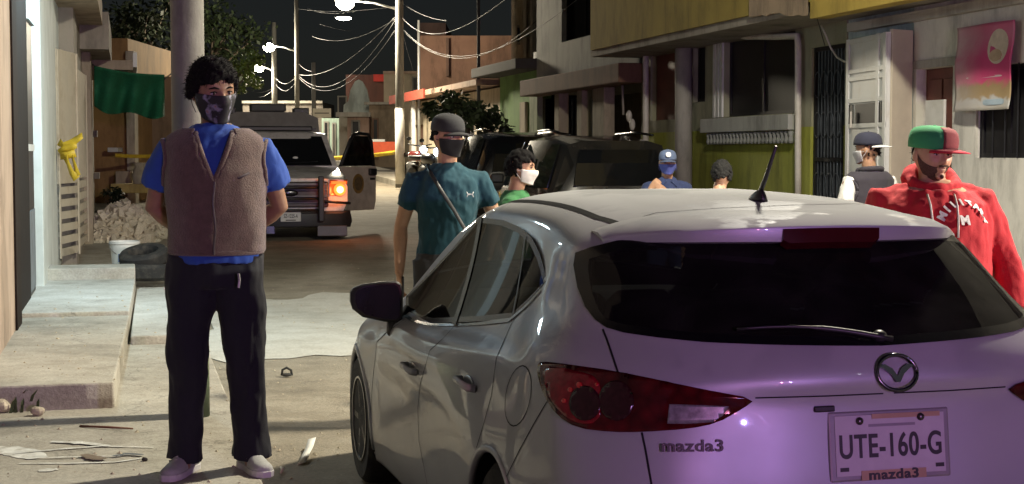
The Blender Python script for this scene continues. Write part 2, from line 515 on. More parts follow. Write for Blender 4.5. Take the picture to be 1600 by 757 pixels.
# --- paint: metallic silver under a film of dust
def paint():
    m = bpy.data.materials.new('silver_paint'); m.use_nodes = True
    t = m.node_tree; b = t.nodes['Principled BSDF']; L = t.links
    tc = t.nodes.new('ShaderNodeTexCoord')
    n = t.nodes.new('ShaderNodeTexNoise'); n.inputs['Scale'].default_value = 3.2; n.inputs['Detail'].default_value = 9; n.inputs['Roughness'].default_value = .66
    L.new(tc.outputs['Object'], n.inputs['Vector'])
    r = t.nodes.new('ShaderNodeMapRange'); r.inputs['From Min'].default_value = .35; r.inputs['From Max'].default_value = .68
    r.inputs['To Min'].default_value = .40; r.inputs['To Max'].default_value = .60
    L.new(n.outputs['Fac'], r.inputs['Value'])
    # dust settles where the panel faces up
    g = t.nodes.new('ShaderNodeNewGeometry'); sx = t.nodes.new('ShaderNodeSeparateXYZ'); L.new(g.outputs['Normal'], sx.inputs[0])
    up = t.nodes.new('ShaderNodeMapRange'); up.inputs['From Min'].default_value = .35; up.inputs['From Max'].default_value = .95; up.inputs['To Max'].default_value = .55
    L.new(sx.outputs['Z'], up.inputs['Value'])
    nw = t.nodes.new('ShaderNodeTexNoise'); nw.inputs['Scale'].default_value = 2.1; nw.inputs['Detail'].default_value = 7; nw.inputs['Roughness'].default_value = .55; L.new(tc.outputs['Object'], nw.inputs['Vector'])
    rw_ = t.nodes.new('ShaderNodeMapRange'); rw_.inputs['From Min'].default_value = .50; rw_.inputs['From Max'].default_value = .53; rw_.inputs['To Min'].default_value = 1.0; rw_.inputs['To Max'].default_value = .45; L.new(nw.outputs['Fac'], rw_.inputs['Value'])
    mw = t.nodes.new('ShaderNodeMath'); mw.operation = 'MULTIPLY'; L.new(up.outputs[0], mw.inputs[0]); L.new(rw_.outputs[0], mw.inputs[1])
    ad = t.nodes.new('ShaderNodeMath'); ad.operation = 'ADD'; ad.use_clamp = True
    L.new(r.outputs[0], ad.inputs[0]); L.new(mw.outputs[0], ad.inputs[1])
    b.inputs['Base Color'].default_value = (.40, .42, .47, 1); b.inputs['Metallic'].default_value = .75
    b.inputs['Roughness'].default_value = .27; b.inputs['Coat Weight'].default_value = 1.0; b.inputs['Coat Roughness'].default_value = .035
    n2 = t.nodes.new('ShaderNodeTexNoise'); n2.inputs['Scale'].default_value = 420; n2.inputs['Detail'].default_value = 2
    L.new(tc.outputs['Object'], n2.inputs['Vector'])
    r2 = t.nodes.new('ShaderNodeMapRange'); r2.inputs['To Min'].default_value = .40; r2.inputs['To Max'].default_value = .52
    L.new(n2.outputs['Fac'], r2.inputs['Value']); L.new(r2.outputs[0], b.inputs['Roughness'])
    d = t.nodes.new('ShaderNodeBsdfDiffuse'); d.inputs['Color'].default_value = (.46, .465, .48, 1)
    mx = t.nodes.new('ShaderNodeMixShader'); L.new(ad.outputs[0], mx.inputs[0]); L.new(b.outputs[0], mx.inputs[1]); L.new(d.outputs[0], mx.inputs[2])
    L.new(mx.outputs[0], t.nodes['Material Output'].inputs['Surface'])
    return m
PAINT = paint()
BLK = M('black_plastic', (.012, .012, .013), .45, var=.2)
GLOSSBLK = M('gloss_black_trim', (.006, .006, .007), .25, var=.1, spec=.25)
SEAM = M('panel_gap', (.006, .006, .007), .9)
RUB = M('tyre_rubber', (.018, .018, .019), .85, var=.3, bump=.3, bscale=90, dirt=(.10, .09, .075), dirt_amt=.5, dirt_scale=9)
CHROME = M('dark_chrome', (.13, .13, .135), .22, 1.0, var=.1)
CGLASS = GLASS('tinted_car_glass', (.035, .037, .04), .015, 1.3, .42)

# --- outlines read off the photograph, cast on the body
GL = [(1395,541),(1250,541),(1100,536),(1030,529),(975,521),(948,513),(930,500),(915,480),(903,450),(897,415),(900,396),(925,387),(965,377),(1100,362),(1262,350)]
hits = [chit(*p) for p in GL]
half = [(h.x, h.z) for h in hits if h is not None]
half[0] = (0.0, half[0][1]); half[-1] = (0.0, half[-1][1])
REARGLASS = half + [(-x, z) for x, z in half[-2:0:-1]]
DLO = [(630,490),(645,500),(668,506),(753,503),(797,499),(823,477),(851,446),(853,434),(847,397),(836,372),(817,355),(791,345),(756,340),(725,351),(696,375),(661,423),(639,464)]
dl = [chit(*p) for p in DLO]
SIDEGLASS = [(h.y, h.z) for h in dl if h is not None]
def castx(a, b): return c_xz(a, b)
def casts(a, b): return c_yz(a, b, -1)
RG_IN = inset(resample(REARGLASS, .03), .022)
SG_IN = inset(resample(SIDEGLASS, .03), .020)
# windscreen outline in (x,z) seen from the front
WS = [(-.66,1.02),(-.35,1.06),(0,1.075),(.35,1.06),(.66,1.02),(.60,1.16),(.53,1.28),(.44,1.35),(.25,1.365),(0,1.368),(-.25,1.365),(-.44,1.35),(-.53,1.28),(-.60,1.16)]
def castf(x, z):
    h = CBVH.ray_cast(Vector((x, 7, z)), Vector((0, -1, 0))); return h[0], h[1]
WS_IN = inset(resample(WS, .03), .02)

# --- body shell with window holes and wheel arches
WHL = [(.93, .315), (3.63, .315)]
def body_mesh():
    V = [list(v) for v in CV]; keep = []
    RA = .352
    for v in V:
        if abs(v[0]) > .6:
            for (wy, wz) in WHL:
                d = math.hypot(v[1] - wy, v[2] - wz)
                if abs(d - RA) < .015 and d > 0:
                    v[1] = wy + (v[1] - wy) * RA / d; v[2] = wz + (v[2] - wz) * RA / d
    for f in CF:
        n = len(f); c = [sum(V[i][k] for i in f) / n for k in range(3)]
        if n == 4:
            if abs(c[0]) > .6 and any(math.hypot(c[1] - wy, c[2] - wz) < RA - .002 for wy, wz in WHL): continue
            if c[1] < 1.3 and c[2] > .95 and abs(c[0]) < .8 and inpoly((c[0], c[2]), RG_IN) and c_xz(c[0], c[2])[0] is not None and abs(c_xz(c[0], c[2])[0].y - c[1]) < .1: continue
            if abs(c[0]) > .5 and c[2] > .9 and inpoly((c[1], c[2]), SG_IN): continue
            if c[1] > 2.2 and c[2] > .98 and inpoly((c[0], c[2]), WS_IN) and castf(c[0], c[2])[0] is not None and abs(castf(c[0], c[2])[0].y - c[1]) < .1: continue
        keep.append(f)
    mb = MB(); mb.add(V, keep)
    o = mb.obj('body', PAINT, car, smooth=True, fix=False)
    bm = bmesh.new(); bm.from_mesh(o.data)
    bmesh.ops.delete(bm, geom=[v for v in bm.verts if not v.link_faces], context='VERTS')
    bm.to_mesh(o.data); bm.free()
    return o
body = body_mesh()
# inner lining so the cabin is dark inside
lin_m = M('cabin_lining', (.03, .03, .032), .9)
so = body.modifiers.new('shell', 'SOLIDIFY'); so.thickness = .012; so.offset = -1
body.data.materials.append(lin_m); so.material_offset = 1; so.material_offset_rim = 0

# rear window
V, Fo, Fi = fill(REARGLASS, castx, .035, .003, RG_IN)
rw = patch('rear_window', V, Fi, GLASS('hazy_rear_glass', (.05, .052, .055), .02, 1.3, .42, (.022, .05)), car)  # dust film thickened to stand in for the grey haze on the glass
patch('window_seal', V, Fo, GLOSSBLK, rw)
# side windows: dark surround, front and rear glass with the pillar between
V, Fo, Fi = fill(SIDEGLASS, casts, .035, .003, SG_IN)
_v = np.array(V); _k = np.abs(_v[:, 0]) > .1
_q = lambda a: np.stack([np.ones(len(a)), a[:, 1], a[:, 2], a[:, 1] ** 2, a[:, 1] * a[:, 2], a[:, 2] ** 2], 1)
_c = np.linalg.lstsq(_q(_v[_k]), _v[_k, 0], rcond=None)[0]      # real glass is one even curve
_w = _v.copy(); _w[:, 0] = np.minimum(_q(_v) @ _c - .004, -.3); V = [tuple(p) for p in _w]
def pil(p, q):
    a, b = chit(*p), chit(*q); return (a.y, a.z), (b.y, b.z)
(p0, p1) = pil((757, 342), (716, 504)); (p2, p3) = pil((769, 344), (732, 504))
(q0, q1) = pil((826, 372), (800, 500)); (q2, q3) = pil((830, 375), (804, 500))
def side_of(a, b, p): return (b[0] - a[0]) * (p[1] - a[1]) - (b[1] - a[1]) * (p[0] - a[0])
for mir in (False, True):
    ff, fr_, fq, fp = [], [], [], []
    for f in Fi:
        c = (sum(V[i][1] for i in f) / 3, sum(V[i][2] for i in f) / 3)
        fs = [side_of(p0, p1, c), side_of(p2, p3, c), side_of(q0, q1, c)]
        (ff if (c[0] > p0[0] + (p1[0] - p0[0]) * (c[1] - p0[1]) / (p1[1] - p0[1])) else fr_).append(f)
    sw = patch('side_window', V, ff, CGLASS, car, mir)
    rw2 = patch('side_window', V, fr_, CGLASS, car, mir)
    patch('window_frame', V, Fo, GLOSSBLK, sw, mir)
    # pillar strip and quarter divider as strips standing a little proud
    for (a0, a1, w, nm, mt) in ((p0, p1, .062, 'door_pillar', GLOSSBLK), (q0, q1, .014, 'quarter_divider', BLK)):
        Vp = []; Fp = []
        for k in range(13):
            t = -.02 + 1.04 * k / 12; y = a0[0] + (a1[0] - a0[0]) * t; z = a0[1] + (a1[1] - a0[1]) * t
            for dy in (-w / 2, w / 2): Vp.append((float((_q(np.array([[0, y + dy, z]])) @ _c)[0]) - .008, y + dy, z))
            if k: Fp.append((2 * k - 2, 2 * k, 2 * k + 1, 2 * k - 1))
        patch(nm, Vp, Fp, mt, sw if w > .03 else rw2, mir)
    # dark chrome line under the glass
    lp = [(h.x, h.y, h.z) for h in [chit(*p) for p in ((629,492),(645,502),(668,508),(710,508),(753,506),(797,501),(823,479),(850,449))] if h is not None]
    lp2 = []
    for a, b in zip(lp[:-1], lp[1:]):
        lp2 += [Vector(a).lerp(Vector(b), k / 6) for k in range(6)]
    ribbon('sill_strip', lp2, .016, CHROME, car, off=.004, mirror=mir)
V, Fo, Fi = fill(WS, castf, .05, .003, WS_IN)
ws = patch('windscreen', V, Fi, GLASS('clear_car_glass', (.55, .58, .56), .02), car)
patch('window_seal', V, Fo, GLOSSBLK, ws)

# tail lamps
TL = [(844,573),(849,567),(888,572),(966,583),(1037,597),(1102,609),(1180,622),(1159,639),(1119,662),(1075,671),(1003,676),(956,676),(905,670),(874,650),(854,619),(844,588)]
lens_m = bpy.data.materials.new('red_lamp_lens'); lens_m.use_nodes = True
t_ = lens_m.node_tree; b_ = t_.nodes['Principled BSDF']
b_.inputs['Base Color'].default_value = (.05, .004, .006, 1); b_.inputs['Roughness'].default_value = .10
b_.inputs['Specular IOR Level'].default_value = .22; b_.inputs['Coat Weight'].default_value = 0
n_ = t_.nodes.new('ShaderNodeTexVoronoi'); n_.inputs['Scale'].default_value = 26
tc_ = t_.nodes.new('ShaderNodeTexCoord'); t_.links.new(tc_.outputs['Object'], n_.inputs['Vector'])
cr_ = t_.nodes.new('ShaderNodeValToRGB'); cr_.color_ramp.elements[0].color = (.10, .006, .008, 1); cr_.color_ramp.elements[1].color = (.018, .002, .003, 1)
t_.links.new(n_.outputs['Distance'], cr_.inputs[0]); t_.links.new(cr_.outputs[0], b_.inputs['Base Color'])
REVM = M('clear_reverse_lens', (.20, .19, .20), .35, .2, var=.5, scale=40)
REDREF = M('bright_red_reflector', (.55, .015, .02), .15, .2, coat=.8)
tl = [chit(*p) for p in TL]
tlz = smooth_poly([(p[0], p[1]) for p in TL], 1)
def cast_px(a, b):
    o = CTI @ CAM; d = (CTI.to_3x3() @ ray(a, b)).normalized()
    h = CBVH.ray_cast(o, d); return h[0], h[1]
V, Fo, Fi = fill(tlz, cast_px, 12, .006)
V2, Fo2, _ = fill([(1046,632),(1092,633),(1138,635),(1128,650),(1112,660),(1076,663),(1043,663)], cast_px, 9, .0085)
disc = []
for (cx, cy, rx, ry) in ((966,628,27,31), (918,632,24,27)):
    disc.append(fill([(cx + rx * math.cos(a * PI / 10), cy + ry * math.sin(a * PI / 10)) for a in range(20)], cast_px, 8, .0120))
ln = [(866 + 8 * k, 590 + 1 * k) for k in range(3)]
VI = fill(smooth_poly([(851, 574), (900, 581), (938, 592), (944, 625), (938, 662), (905, 664), (878, 645), (858, 612)], 1), cast_px, 9, .0102)
spots = [fill([(cx + r * math.cos(a * PI / 4), cy + r * math.sin(a * PI / 4)) for a in range(8)], cast_px, 4, .0125) for cx, cy, r in ((909,604,5),(886,628,4),(928,622,3.5),(936,603,3),(895,611,4))]
for mir in (False, True):
    lamp = patch('tail_lamp', V, Fo, lens_m, car, mir, thick=.004)
    patch('lit_lens_patch', VI[0], VI[1], M('lit_lens_red', (.20, .008, .014), .12, var=.35, scale=45, spec=.3), lamp, mir, thick=.001)  # brighter red patch, the lit part of the lamp put into colour
    patch('reverse_lens', V2, Fo2, REVM, lamp, mir, thick=.002)
    for q in disc: patch('lamp_ring', q[0], q[1], M('smoked_lamp_ring', (.032, .008, .010), .15, .1, var=.3, scale=60, spec=.3), lamp, mir, thick=.002)
    for q in spots: patch('reflector', q[0], q[1], REDREF, lamp, mir, thick=.001)

# seams
seam_px('hatch_gap', [(942,515),(948,530),(957,556),(966,583)], .006, SEAM, car)
seam_px('hatch_gap', [(1003,676),(1009,705),(1018,757),(1024,800)], .006, SEAM, car)
seam_px('hatch_crease', [(1180,622),(1290,619),(1380,615)], .004, SEAM, car)
seam_px('bumper_gap', [(855,628),(835,662),(812,704),(786,757)], .004, SEAM, car)
seam_px('door_gap', [(853,440),(800,505),(776,560),(768,620),(757,660),(745,700)], .0045, SEAM, car)
seam_px('door_gap', [(712,508),(692,530),(672,548),(657,600),(653,640),(655,690),(668,757)], .0045, SEAM, car)
seam_px('door_gap', [(632,500),(604,520),(589,535),(582,600),(578,660),(584,720),(596,757)], .0045, SEAM, car)
# roof ditch strip along the edge of the roof and the joints by the spoiler
ROOFE = []
for k in range(40):
    y = .80 + k * .037
    h, n_ = c_xy(-(.545 - .10 * max(0, (.95 - y)) - .05 * max(0, y - 1.9)), y)
    if h is not None: ROOFE.append(h)
for mir in (False, True): ribbon('roof_strip', ROOFE, .022, BLK, car, off=.002, mirror=mir)
seam_px('roof_joint', [(950,354),(985,345),(1026,333),(1121,326),(1240,321),(1330,319)], .005, SEAM, car, mirror=False)
seam_px('roof_joint', [(1330,319),(1420,321),(1490,326),(1530,333)], .005, SEAM, car, mirror=False)
# fuel flap
fp_ = []
for k in range(25):
    a = k * 2 * PI / 24
    x, y = 20 * math.cos(a), 47 * math.sin(a)
    fp_.append((810 + x * .97 + y * -.16, 619 + y + x * .1))
fl = [chit(*p) for p in fp_]
for i in range(24):
    pass
ribbon('fuel_flap_gap', [h for h in fl if h is not None], .004, SEAM, car)

# door handles
for (px, py) in ((646, 577), (734, 601)):
    h = chit(px, py); nn = CBVH.find_nearest(h)[1]
    for mir in (1, -1):
        mb = MB()
        pts = [(h.x - .004, h.y - .10, h.z), (h.x - .03, h.y - .085, h.z + .003), (h.x - .036, h.y, h.z + .008), (h.x - .03, h.y + .085, h.z + .006), (h.x - .004, h.y + .10, h.z + .004)]
        mb.tube([(p[0] * mir, p[1], p[2]) for p in pts], [(.010, .014)] * 5, 10)
        hd = mb.obj('door_handle', PAINT, car, smooth=True)
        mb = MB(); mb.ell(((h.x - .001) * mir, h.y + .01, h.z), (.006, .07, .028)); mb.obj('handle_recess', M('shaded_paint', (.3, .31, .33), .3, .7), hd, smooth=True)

# mirrors
def mirror(sd):
    mb = MB()
    c = chit(589, 474)
    # housing outline in the plane across the car, from the photograph
    D0 = (CT @ Vector((-.93, 2.78, 0))).dot(_F)
    out = [(548,458),(552,451),(567,445),(596,441),(620,440),(627,444),(630,456),(630,480),(629,500),(622,505),(600,503),(567,496),(552,484),(548,472)]
    P = [CTI @ atd(x, y, D0) for x, y in out]
    cx = sum((p for p in P), Vector()) / len(P)
    R = []
    for k, (dy, s) in enumerate([(-.006, .80), (-.004, .93), (.004, 1.0), (.03, 1.0), (.07, .93), (.10, .78), (.12, .5), (.125, .15)]):
        R.append([(cx + (p - cx) * s + Vector((0, dy, 0))) for p in P])
    mb.loft([[(p.x * sd, p.y, p.z) for p in r] for r in R])
    root = mb.obj('wing_mirror', BLK, car, smooth='auto')
    mb = MB()
    mb.loft([[((cx + (p - cx) * .84).x * sd, (cx + (p - cx) * .84).y - .0075 - d, (cx + (p - cx) * .84).z) for p in P] for d in (0, .001)])
    mb.obj('mirror_glass', M('mirror_glass', (.03, .03, .033), .08, .6), root)
    mb = MB()
    a = CTI @ atd(617, 500, D0); b = CTI @ atd(614, 522, D0); d = chit(625, 525)
    q = Vector((-.80, 2.86, .925))
    mb.tube([(a.x * sd, a.y + .04, a.z + .01), (b.x * sd, b.y + .05, b.z + .01), ((q.x + .02) * sd, q.y + .02, q.z - .02)], [(.028, .035), (.024, .03), (.03, .04)], 12)
    mb.obj('mirror_stalk', BLK, root, smooth=True)
mirror(1); mirror(-1)

# spoiler: wedge carried on past the roof, its rear face and high brake lamp
def spoiler():
    pts = [(964,380),(1010,373),(1070,367),(1150,360),(1237,353),(1262,352)]
    n = 30; rows = []
    # rear upper edge in car space: straight cast at distance of a bowed line y(x)
    for i in range(-n, n + 1):
        x = .60 * i / n; a = abs(x)
        ye = .385 + .20 * (a / .575) ** 2.6 + .015
        ze = 1.392 - .026 * (a / .575) ** 2 - .022 * (a / .60) ** 8
        th = .050 - .024 * (a / .575) ** 2
        yb = .70 + .13 * (a / .575) ** 2
        t_e = min(1, max(0, (a - .40) / .20)); t_e = t_e * t_e * (3 - 2 * t_e); hb_ = c_xz(x, ze - th * .5)[0]
        if hb_ is not None: ye = ye + (hb_.y - .006 - ye) * t_e
        h = c_xy(x, yb)[0]; zb = (h.z if h is not None else 1.41) + .0025
        ym = (ye + yb) / 2; hm = c_xy(x, ym)[0]
        zm = ze * .5 + zb * .5 + .007
        rows.append([(x, yb + .02, zb - .03), (x, yb, zb), (x, ym, zm), (x, ye + .012, ze + .001), (x, ye + .002, ze - .004), (x, ye, ze - .010), (x, ye + .008, ze - th), (x, ye + .03, ze - th - .006), (x, yb - .08, ze - th - .004)])
    mb = MB(); m_ = len(rows[0]); vs = [p for r in rows for p in r]; fs = []
    for i in range(len(rows) - 1):
        for j in range(m_ - 1):
            fs.append((i * m_ + j, i * m_ + j + 1, (i + 1) * m_ + j + 1, (i + 1) * m_ + j))
    fs.append(tuple(range(m_))); fs.append(tuple((len(rows) - 1) * m_ + j for j in range(m_ - 1, -1, -1)))
    mb.add(vs, fs)
    sp = mb.obj('spoiler', PAINT, car, smooth='auto')
    # brake lamp set in the rear face
    mb = MB(); rr = []
    for i in range(-8, 9):
        x = .155 * i / 8; a = abs(x); ye = .385 + .20 * (a / .575) ** 2.6 + .015; ze = 1.392 - .030 * (a / .575) ** 2
        k = 1 if abs(i) < 8 else .8
        rr.append([(x, ye - .004, ze - .010), (x, ye - .004, ze - .052 * k), (x, ye + .02, ze - .072 * k), (x, ye + .03, ze - .05), (x, ye + .02, ze - .012)])
    mb.loft(rr); bl = mb.obj('high_brake_lamp', M('dark_red_lens', (.05, .004, .006), .1, coat=1), sp, smooth='auto')
    return sp
spoiler()
# black fins either side between glass and spoiler are part of the glass surround
# antenna
h, n_ = c_xy(0, .93)
mb = MB(); mb.rings([(0, .93, h.z - .004, .026, .055), (0, .93, h.z + .012, .022, .048), (0, .915, h.z + .028, .013, .026), (0, .905, h.z + .036, .006, .01)], 16)
ant = mb.obj('antenna', BLK, car, smooth=True)
MB().tube([(0, .91, h.z + .03), (0.0, .87, h.z + .075), (0.0, .795, h.z + .175)], [.0085, .0075, .005], 8).obj('mast', BLK, ant, smooth=True)
# rear wiper
w0, w1 = c_xz(.02, 1.055), c_xz(-.42, 1.10)
wp = []
for k in range(12):
    t = k / 11; h, n_ = c_xz(.03 - .42 * t, 1.075 + .035 * math.sin(t * 2.2)); wp.append(h + n_ * .018)
wi = MB().tube(wp, [.008] * 6 + [.005] * 6, 6).obj('rear_wiper', BLK, car, smooth=True)
h, n_ = c_xz(.0, 1.088); MB().ell(h + n_ * .008, (.022, .022, .018)).obj('wiper_cap', BLK, wi, smooth=True)

# plate recess edge, plate, frame and lettering
def plane_T(px, py, back=.0):
    h, n_ = c_xz(px, py); return h, n_
PL = Vector((.0, 0, .80)); hp, np_ = c_xz(0, .80)
y0 = min(c_xz(-.2, .72)[0].y, c_xz(0, .72)[0].y) - .012
PT = Matrix.Translation((0.004, y0 + .022, .803)) @ Matrix.Rotation(rad(-7), 4, 'X')
PT = PT @ Matrix.Scale(1.09, 4)
mb = MB(); mb.box(-.168, .168, -.006, .006, -.088, .088, PT)
plate = mb.obj('number_plate', M('plate_frame', (.30, .28, .30), .35, .4), car, bevel=.006)
mb = MB(); mb.box(-.152, .152, -.0085, -.0062, -.074, .076, PT); mb.obj('plate_sheet', M('plate_sheet', (.50, .48, .50), .45, var=.06, scale=20), plate, bevel=.001)
TX = PT @ Matrix.Translation((0, -.0095, 0)) @ Matrix.Rotation(PI / 2, 4, 'X')
INK = M('plate_ink', (.02, .018, .02), .5)
text('plate_lettering', 'UTE-160-G', .082, INK, plate, TX @ Matrix.Translation((0, -.004, 0)), .001, .0015, 1.08, .70)
mb = MB(); mb.box(-.085, .095, -.0105, -.0088, -.086, -.062, PT); mb.obj('plate_strip', M('gold_strip', (.55, .36, .24), .3, .5), plate)
text('frame_lettering', 'mazda3', .034, INK, plate, TX @ Matrix.Translation((.004, -.0745, .002)), .001, .001, 1.1, 1.25)
MB().box(-.06, .07, -.0092, -.0085, .046, .053, PT).obj('plate_line', M('plate_ink_pale', (.26, .24, .27), .5), plate)
mb = MB(); mb.box(-.05, .14, -.0105, -.0088, .066, .078, PT); mb.obj('plate_strip', MATS['gold_strip'], plate)
for bxp, bz in ((-.085, .062), (.085, .066)):
    mb = MB(); mb.ell((bxp, -.012, bz), (.010, .007, .010), PT); mb.obj('bolt', M('plate_bolt', (.10, .09, .09), .3, .8), plate, smooth=True)
for sx in (-.13, .135):
    mb = MB(); mb.box(sx - .012, sx + .012, -.0092, -.0084, -.062, -.052, PT); mb.obj('plate_mark', INK, plate)
# lamp housing above plate
MB().box(-.205, -.15, -.012, .02, .088, .104, PT).obj('plate_lamp_housing', BLK, car, bevel=.004)
# badge lettering
bh = chit(1082, 698); bn = CBVH.find_nearest(bh)[1]
ang = math.atan2(-bn.x, -bn.y)
BT = Matrix.Translation(bh + bn * .003) @ Matrix.Rotation(math.atan2(bn.x, -bn.y), 4, 'Z') @ Matrix.Rotation(PI / 2 - math.asin(max(-1, min(1, bn.z))) , 4, 'X')
text('badge', 'mazda3', .044, M('badge_grey', (.03, .03, .032), .3, .6), car, BT, .002, .0010, 1.08, 1.2)
# round emblem: ring with spread wings
eh = chit(1400, 583); en = CBVH.find_nearest(eh)[1]
EB = Matrix.Translation(eh + en * .006) @ Matrix.Rotation(math.atan2(en.x, -en.y), 4, 'Z') @ Matrix.Rotation(PI / 2 - math.asin(en.z), 4, 'X')
mb = MB()
ring = [(.060 * math.cos(a * PI / 16), .049 * math.sin(a * PI / 16), 0) for a in range(32)]
mb.tube(ring + ring[:1], .006, 8, EB)
em = mb.obj('emblem', CHROME, car, smooth=True)
mb = MB()
wing = [(-.058, .018), (-.035, .024), (-.014, .012), (0, -.010), (.014, .012), (.035, .024), (.058, .018), (.040, .012), (.020, -.004), (.006, -.026), (-.006, -.026), (-.020, -.004), (-.040, .012)]
v = [(x, y, .003) for x, y in wing] + [(x, y, -.004) for x, y in wing]; n = len(wing)
tri = [(0, 12, 1), (12, 11, 1), (1, 11, 2), (11, 10, 2), (2, 10, 3), (10, 9, 3), (3, 9, 8), (3, 8, 4), (4, 8, 7), (4, 7, 5), (5, 7, 6)]
mb.add(v, tri + [tuple(n + i for i in reversed(f)) for f in tri] + [(i, n + i, n + (i + 1) % n, (i + 1) % n) for i in range(n)], EB)
mb.obj('wings', CHROME, em)

# wheels
rim_m = M('alloy', (.32, .32, .33), .3, .9, var=.15, dirt=(.06, .055, .05), dirt_amt=.6, dirt_scale=12)
def wheel(wy, sd):
    T = Matrix.Translation((sd * .775, wy, .315)) @ Matrix.Rotation(PI / 2 * sd, 4, 'Y')
    prof = [(.20, -.10), (.285, -.105), (.308, -.085), (.315, -.05), (.315, .05), (.308, .085), (.285, .105), (.20, .10)]
    w = MB().lathe(prof, 40, T, cap=True).obj('wheel', RUB, car, smooth='auto')
    MB().lathe([(.205, -.09), (.205, .107), (.195, .107), (.19, .06), (.06, .075), (.05, .09), (.001, .09)], 32, T, cap=False).obj('rim', rim_m, w, smooth='auto')
    for k in range(5):
        A = T @ Matrix.Rotation(k * 2 * PI / 5, 4, 'Z')
        MB().box(-.02, .02, .05, .195, .08, .10, A).obj('spoke', rim_m, w, bevel=.006)
for wy, _ in WHL:
    for sd in (-1, 1):
        wheel(wy, sd)
        # arch liner
        mb = MB(); rr = []
        for k in range(25):
            a = -.25 + (PI + .5) * k / 24
            rr.append((wy + .352 * math.cos(a), .315 + .352 * math.sin(a)))
        v = []; f = []
        for i, (y, z) in enumerate(rr):
            h = c_yz(y, z, sd)[0]
            xo = abs(h.x) if h is not None else .84
            v += [(sd * (xo + .002), y, z), (sd * .52, y, z)]
            if i: f.append((2 * i - 2, 2 * i, 2 * i + 1, 2 * i - 1))
        mb.add(v, f); mb.obj('arch_liner', BLK, car, smooth=True)
        MB().tube([(v[2 * i][0] - sd * .006, v[2 * i][1], v[2 * i][2]) for i in range(len(rr))], .013, 8).obj('arch_lip', PAINT, car, smooth=True)
MB().box(-.80, .80, .2, 4.2, .16, .22).obj('floor_pan', BLK, car)
# cabin: seats, head rests, dash, wheel, parcel shelf
seat_m = M('seat_cloth', (.035, .034, .036), .9, var=.2, bump=.2, bscale=200)
def seat(x, y, w=.25, back=True):
    mb = MB(); mb.rings([(x, y, .42, w * .98, .24), (x, y, .52, w, .25), (x, y, .56, w * .9, .23)], 20, p=4)
    s_ = mb.obj('seat', seat_m, car, smooth=True)
    mb = MB(); mb.rings([(x, y - .20, .5, w * .95, .07), (x, y - .25, .75, w, .08), (x, y - .31, 1.0, w * .85, .065), (x, y - .33, 1.06, w * .6, .045)], 20, p=4); mb.obj('backrest', seat_m, s_, smooth=True)
    mb = MB(); mb.rings([(x, y - .335, 1.08, .09, .035), (x, y - .34, 1.12, .125, .05), (x, y - .345, 1.2, .125, .05), (x, y - .345, 1.25, .09, .035)], 16, p=3.5); mb.obj('head_rest', seat_m, s_, smooth=True)
seat(-.37, 2.25); seat(.37, 2.25)
mb = MB(); mb.rings([(0, 1.45, .42, .62, .24), (0, 1.45, .56, .6, .23)], 24, p=5); rs = mb.obj('rear_seat', seat_m, car, smooth=True)
mb = MB(); mb.rings([(0, 1.2, .5, .62, .08), (0, 1.08, .95, .6, .07), (0, 1.06, .99, .55, .05)], 24, p=5); mb.obj('backrest', seat_m, rs, smooth=True)
for x in (-.36, .36):
    mb = MB(); mb.rings([(x, 1.06, .98, .10, .035), (x, 1.05, 1.03, .125, .05), (x, 1.05, 1.11, .12, .05), (x, 1.05, 1.15, .08, .03)], 16, p=3.5); mb.obj('head_rest', seat_m, rs, smooth=True)
MB().rings([(0, 3.0, .72, .66, .22), (0, 3.02, .92, .68, .25), (0, 3.05, .97, .62, .2)], 24, p=4).obj('dashboard', lin_m, car, smooth=True)
mb = MB(); T = Matrix.Translation((-.37, 2.68, .93)) @ Matrix.Rotation(rad(65), 4, 'X')
c_ = [(.18 * math.cos(a * PI / 16), .18 * math.sin(a * PI / 16), 0) for a in range(33)]
mb.tube(c_, .014, 8, T); mb.box(-.16, .16, -.03, .03, -.01, .01, T); mb.obj('steering_wheel', lin_m, car, smooth=True)
MB().box(-.55, .55, .55, 1.0, .90, .915).obj('parcel_shelf', lin_m, car)
# pale paper and a toy on the shelf seen through the glass
MB().rings([(-.42, .62, .93, .10, .05), (-.42, .62, .97, .09, .045), (-.42, .62, .99, .05, .02)], 14, p=3).obj('tissue_box', M('pale_card', (.55, .53, .46), .8), car, smooth=True)
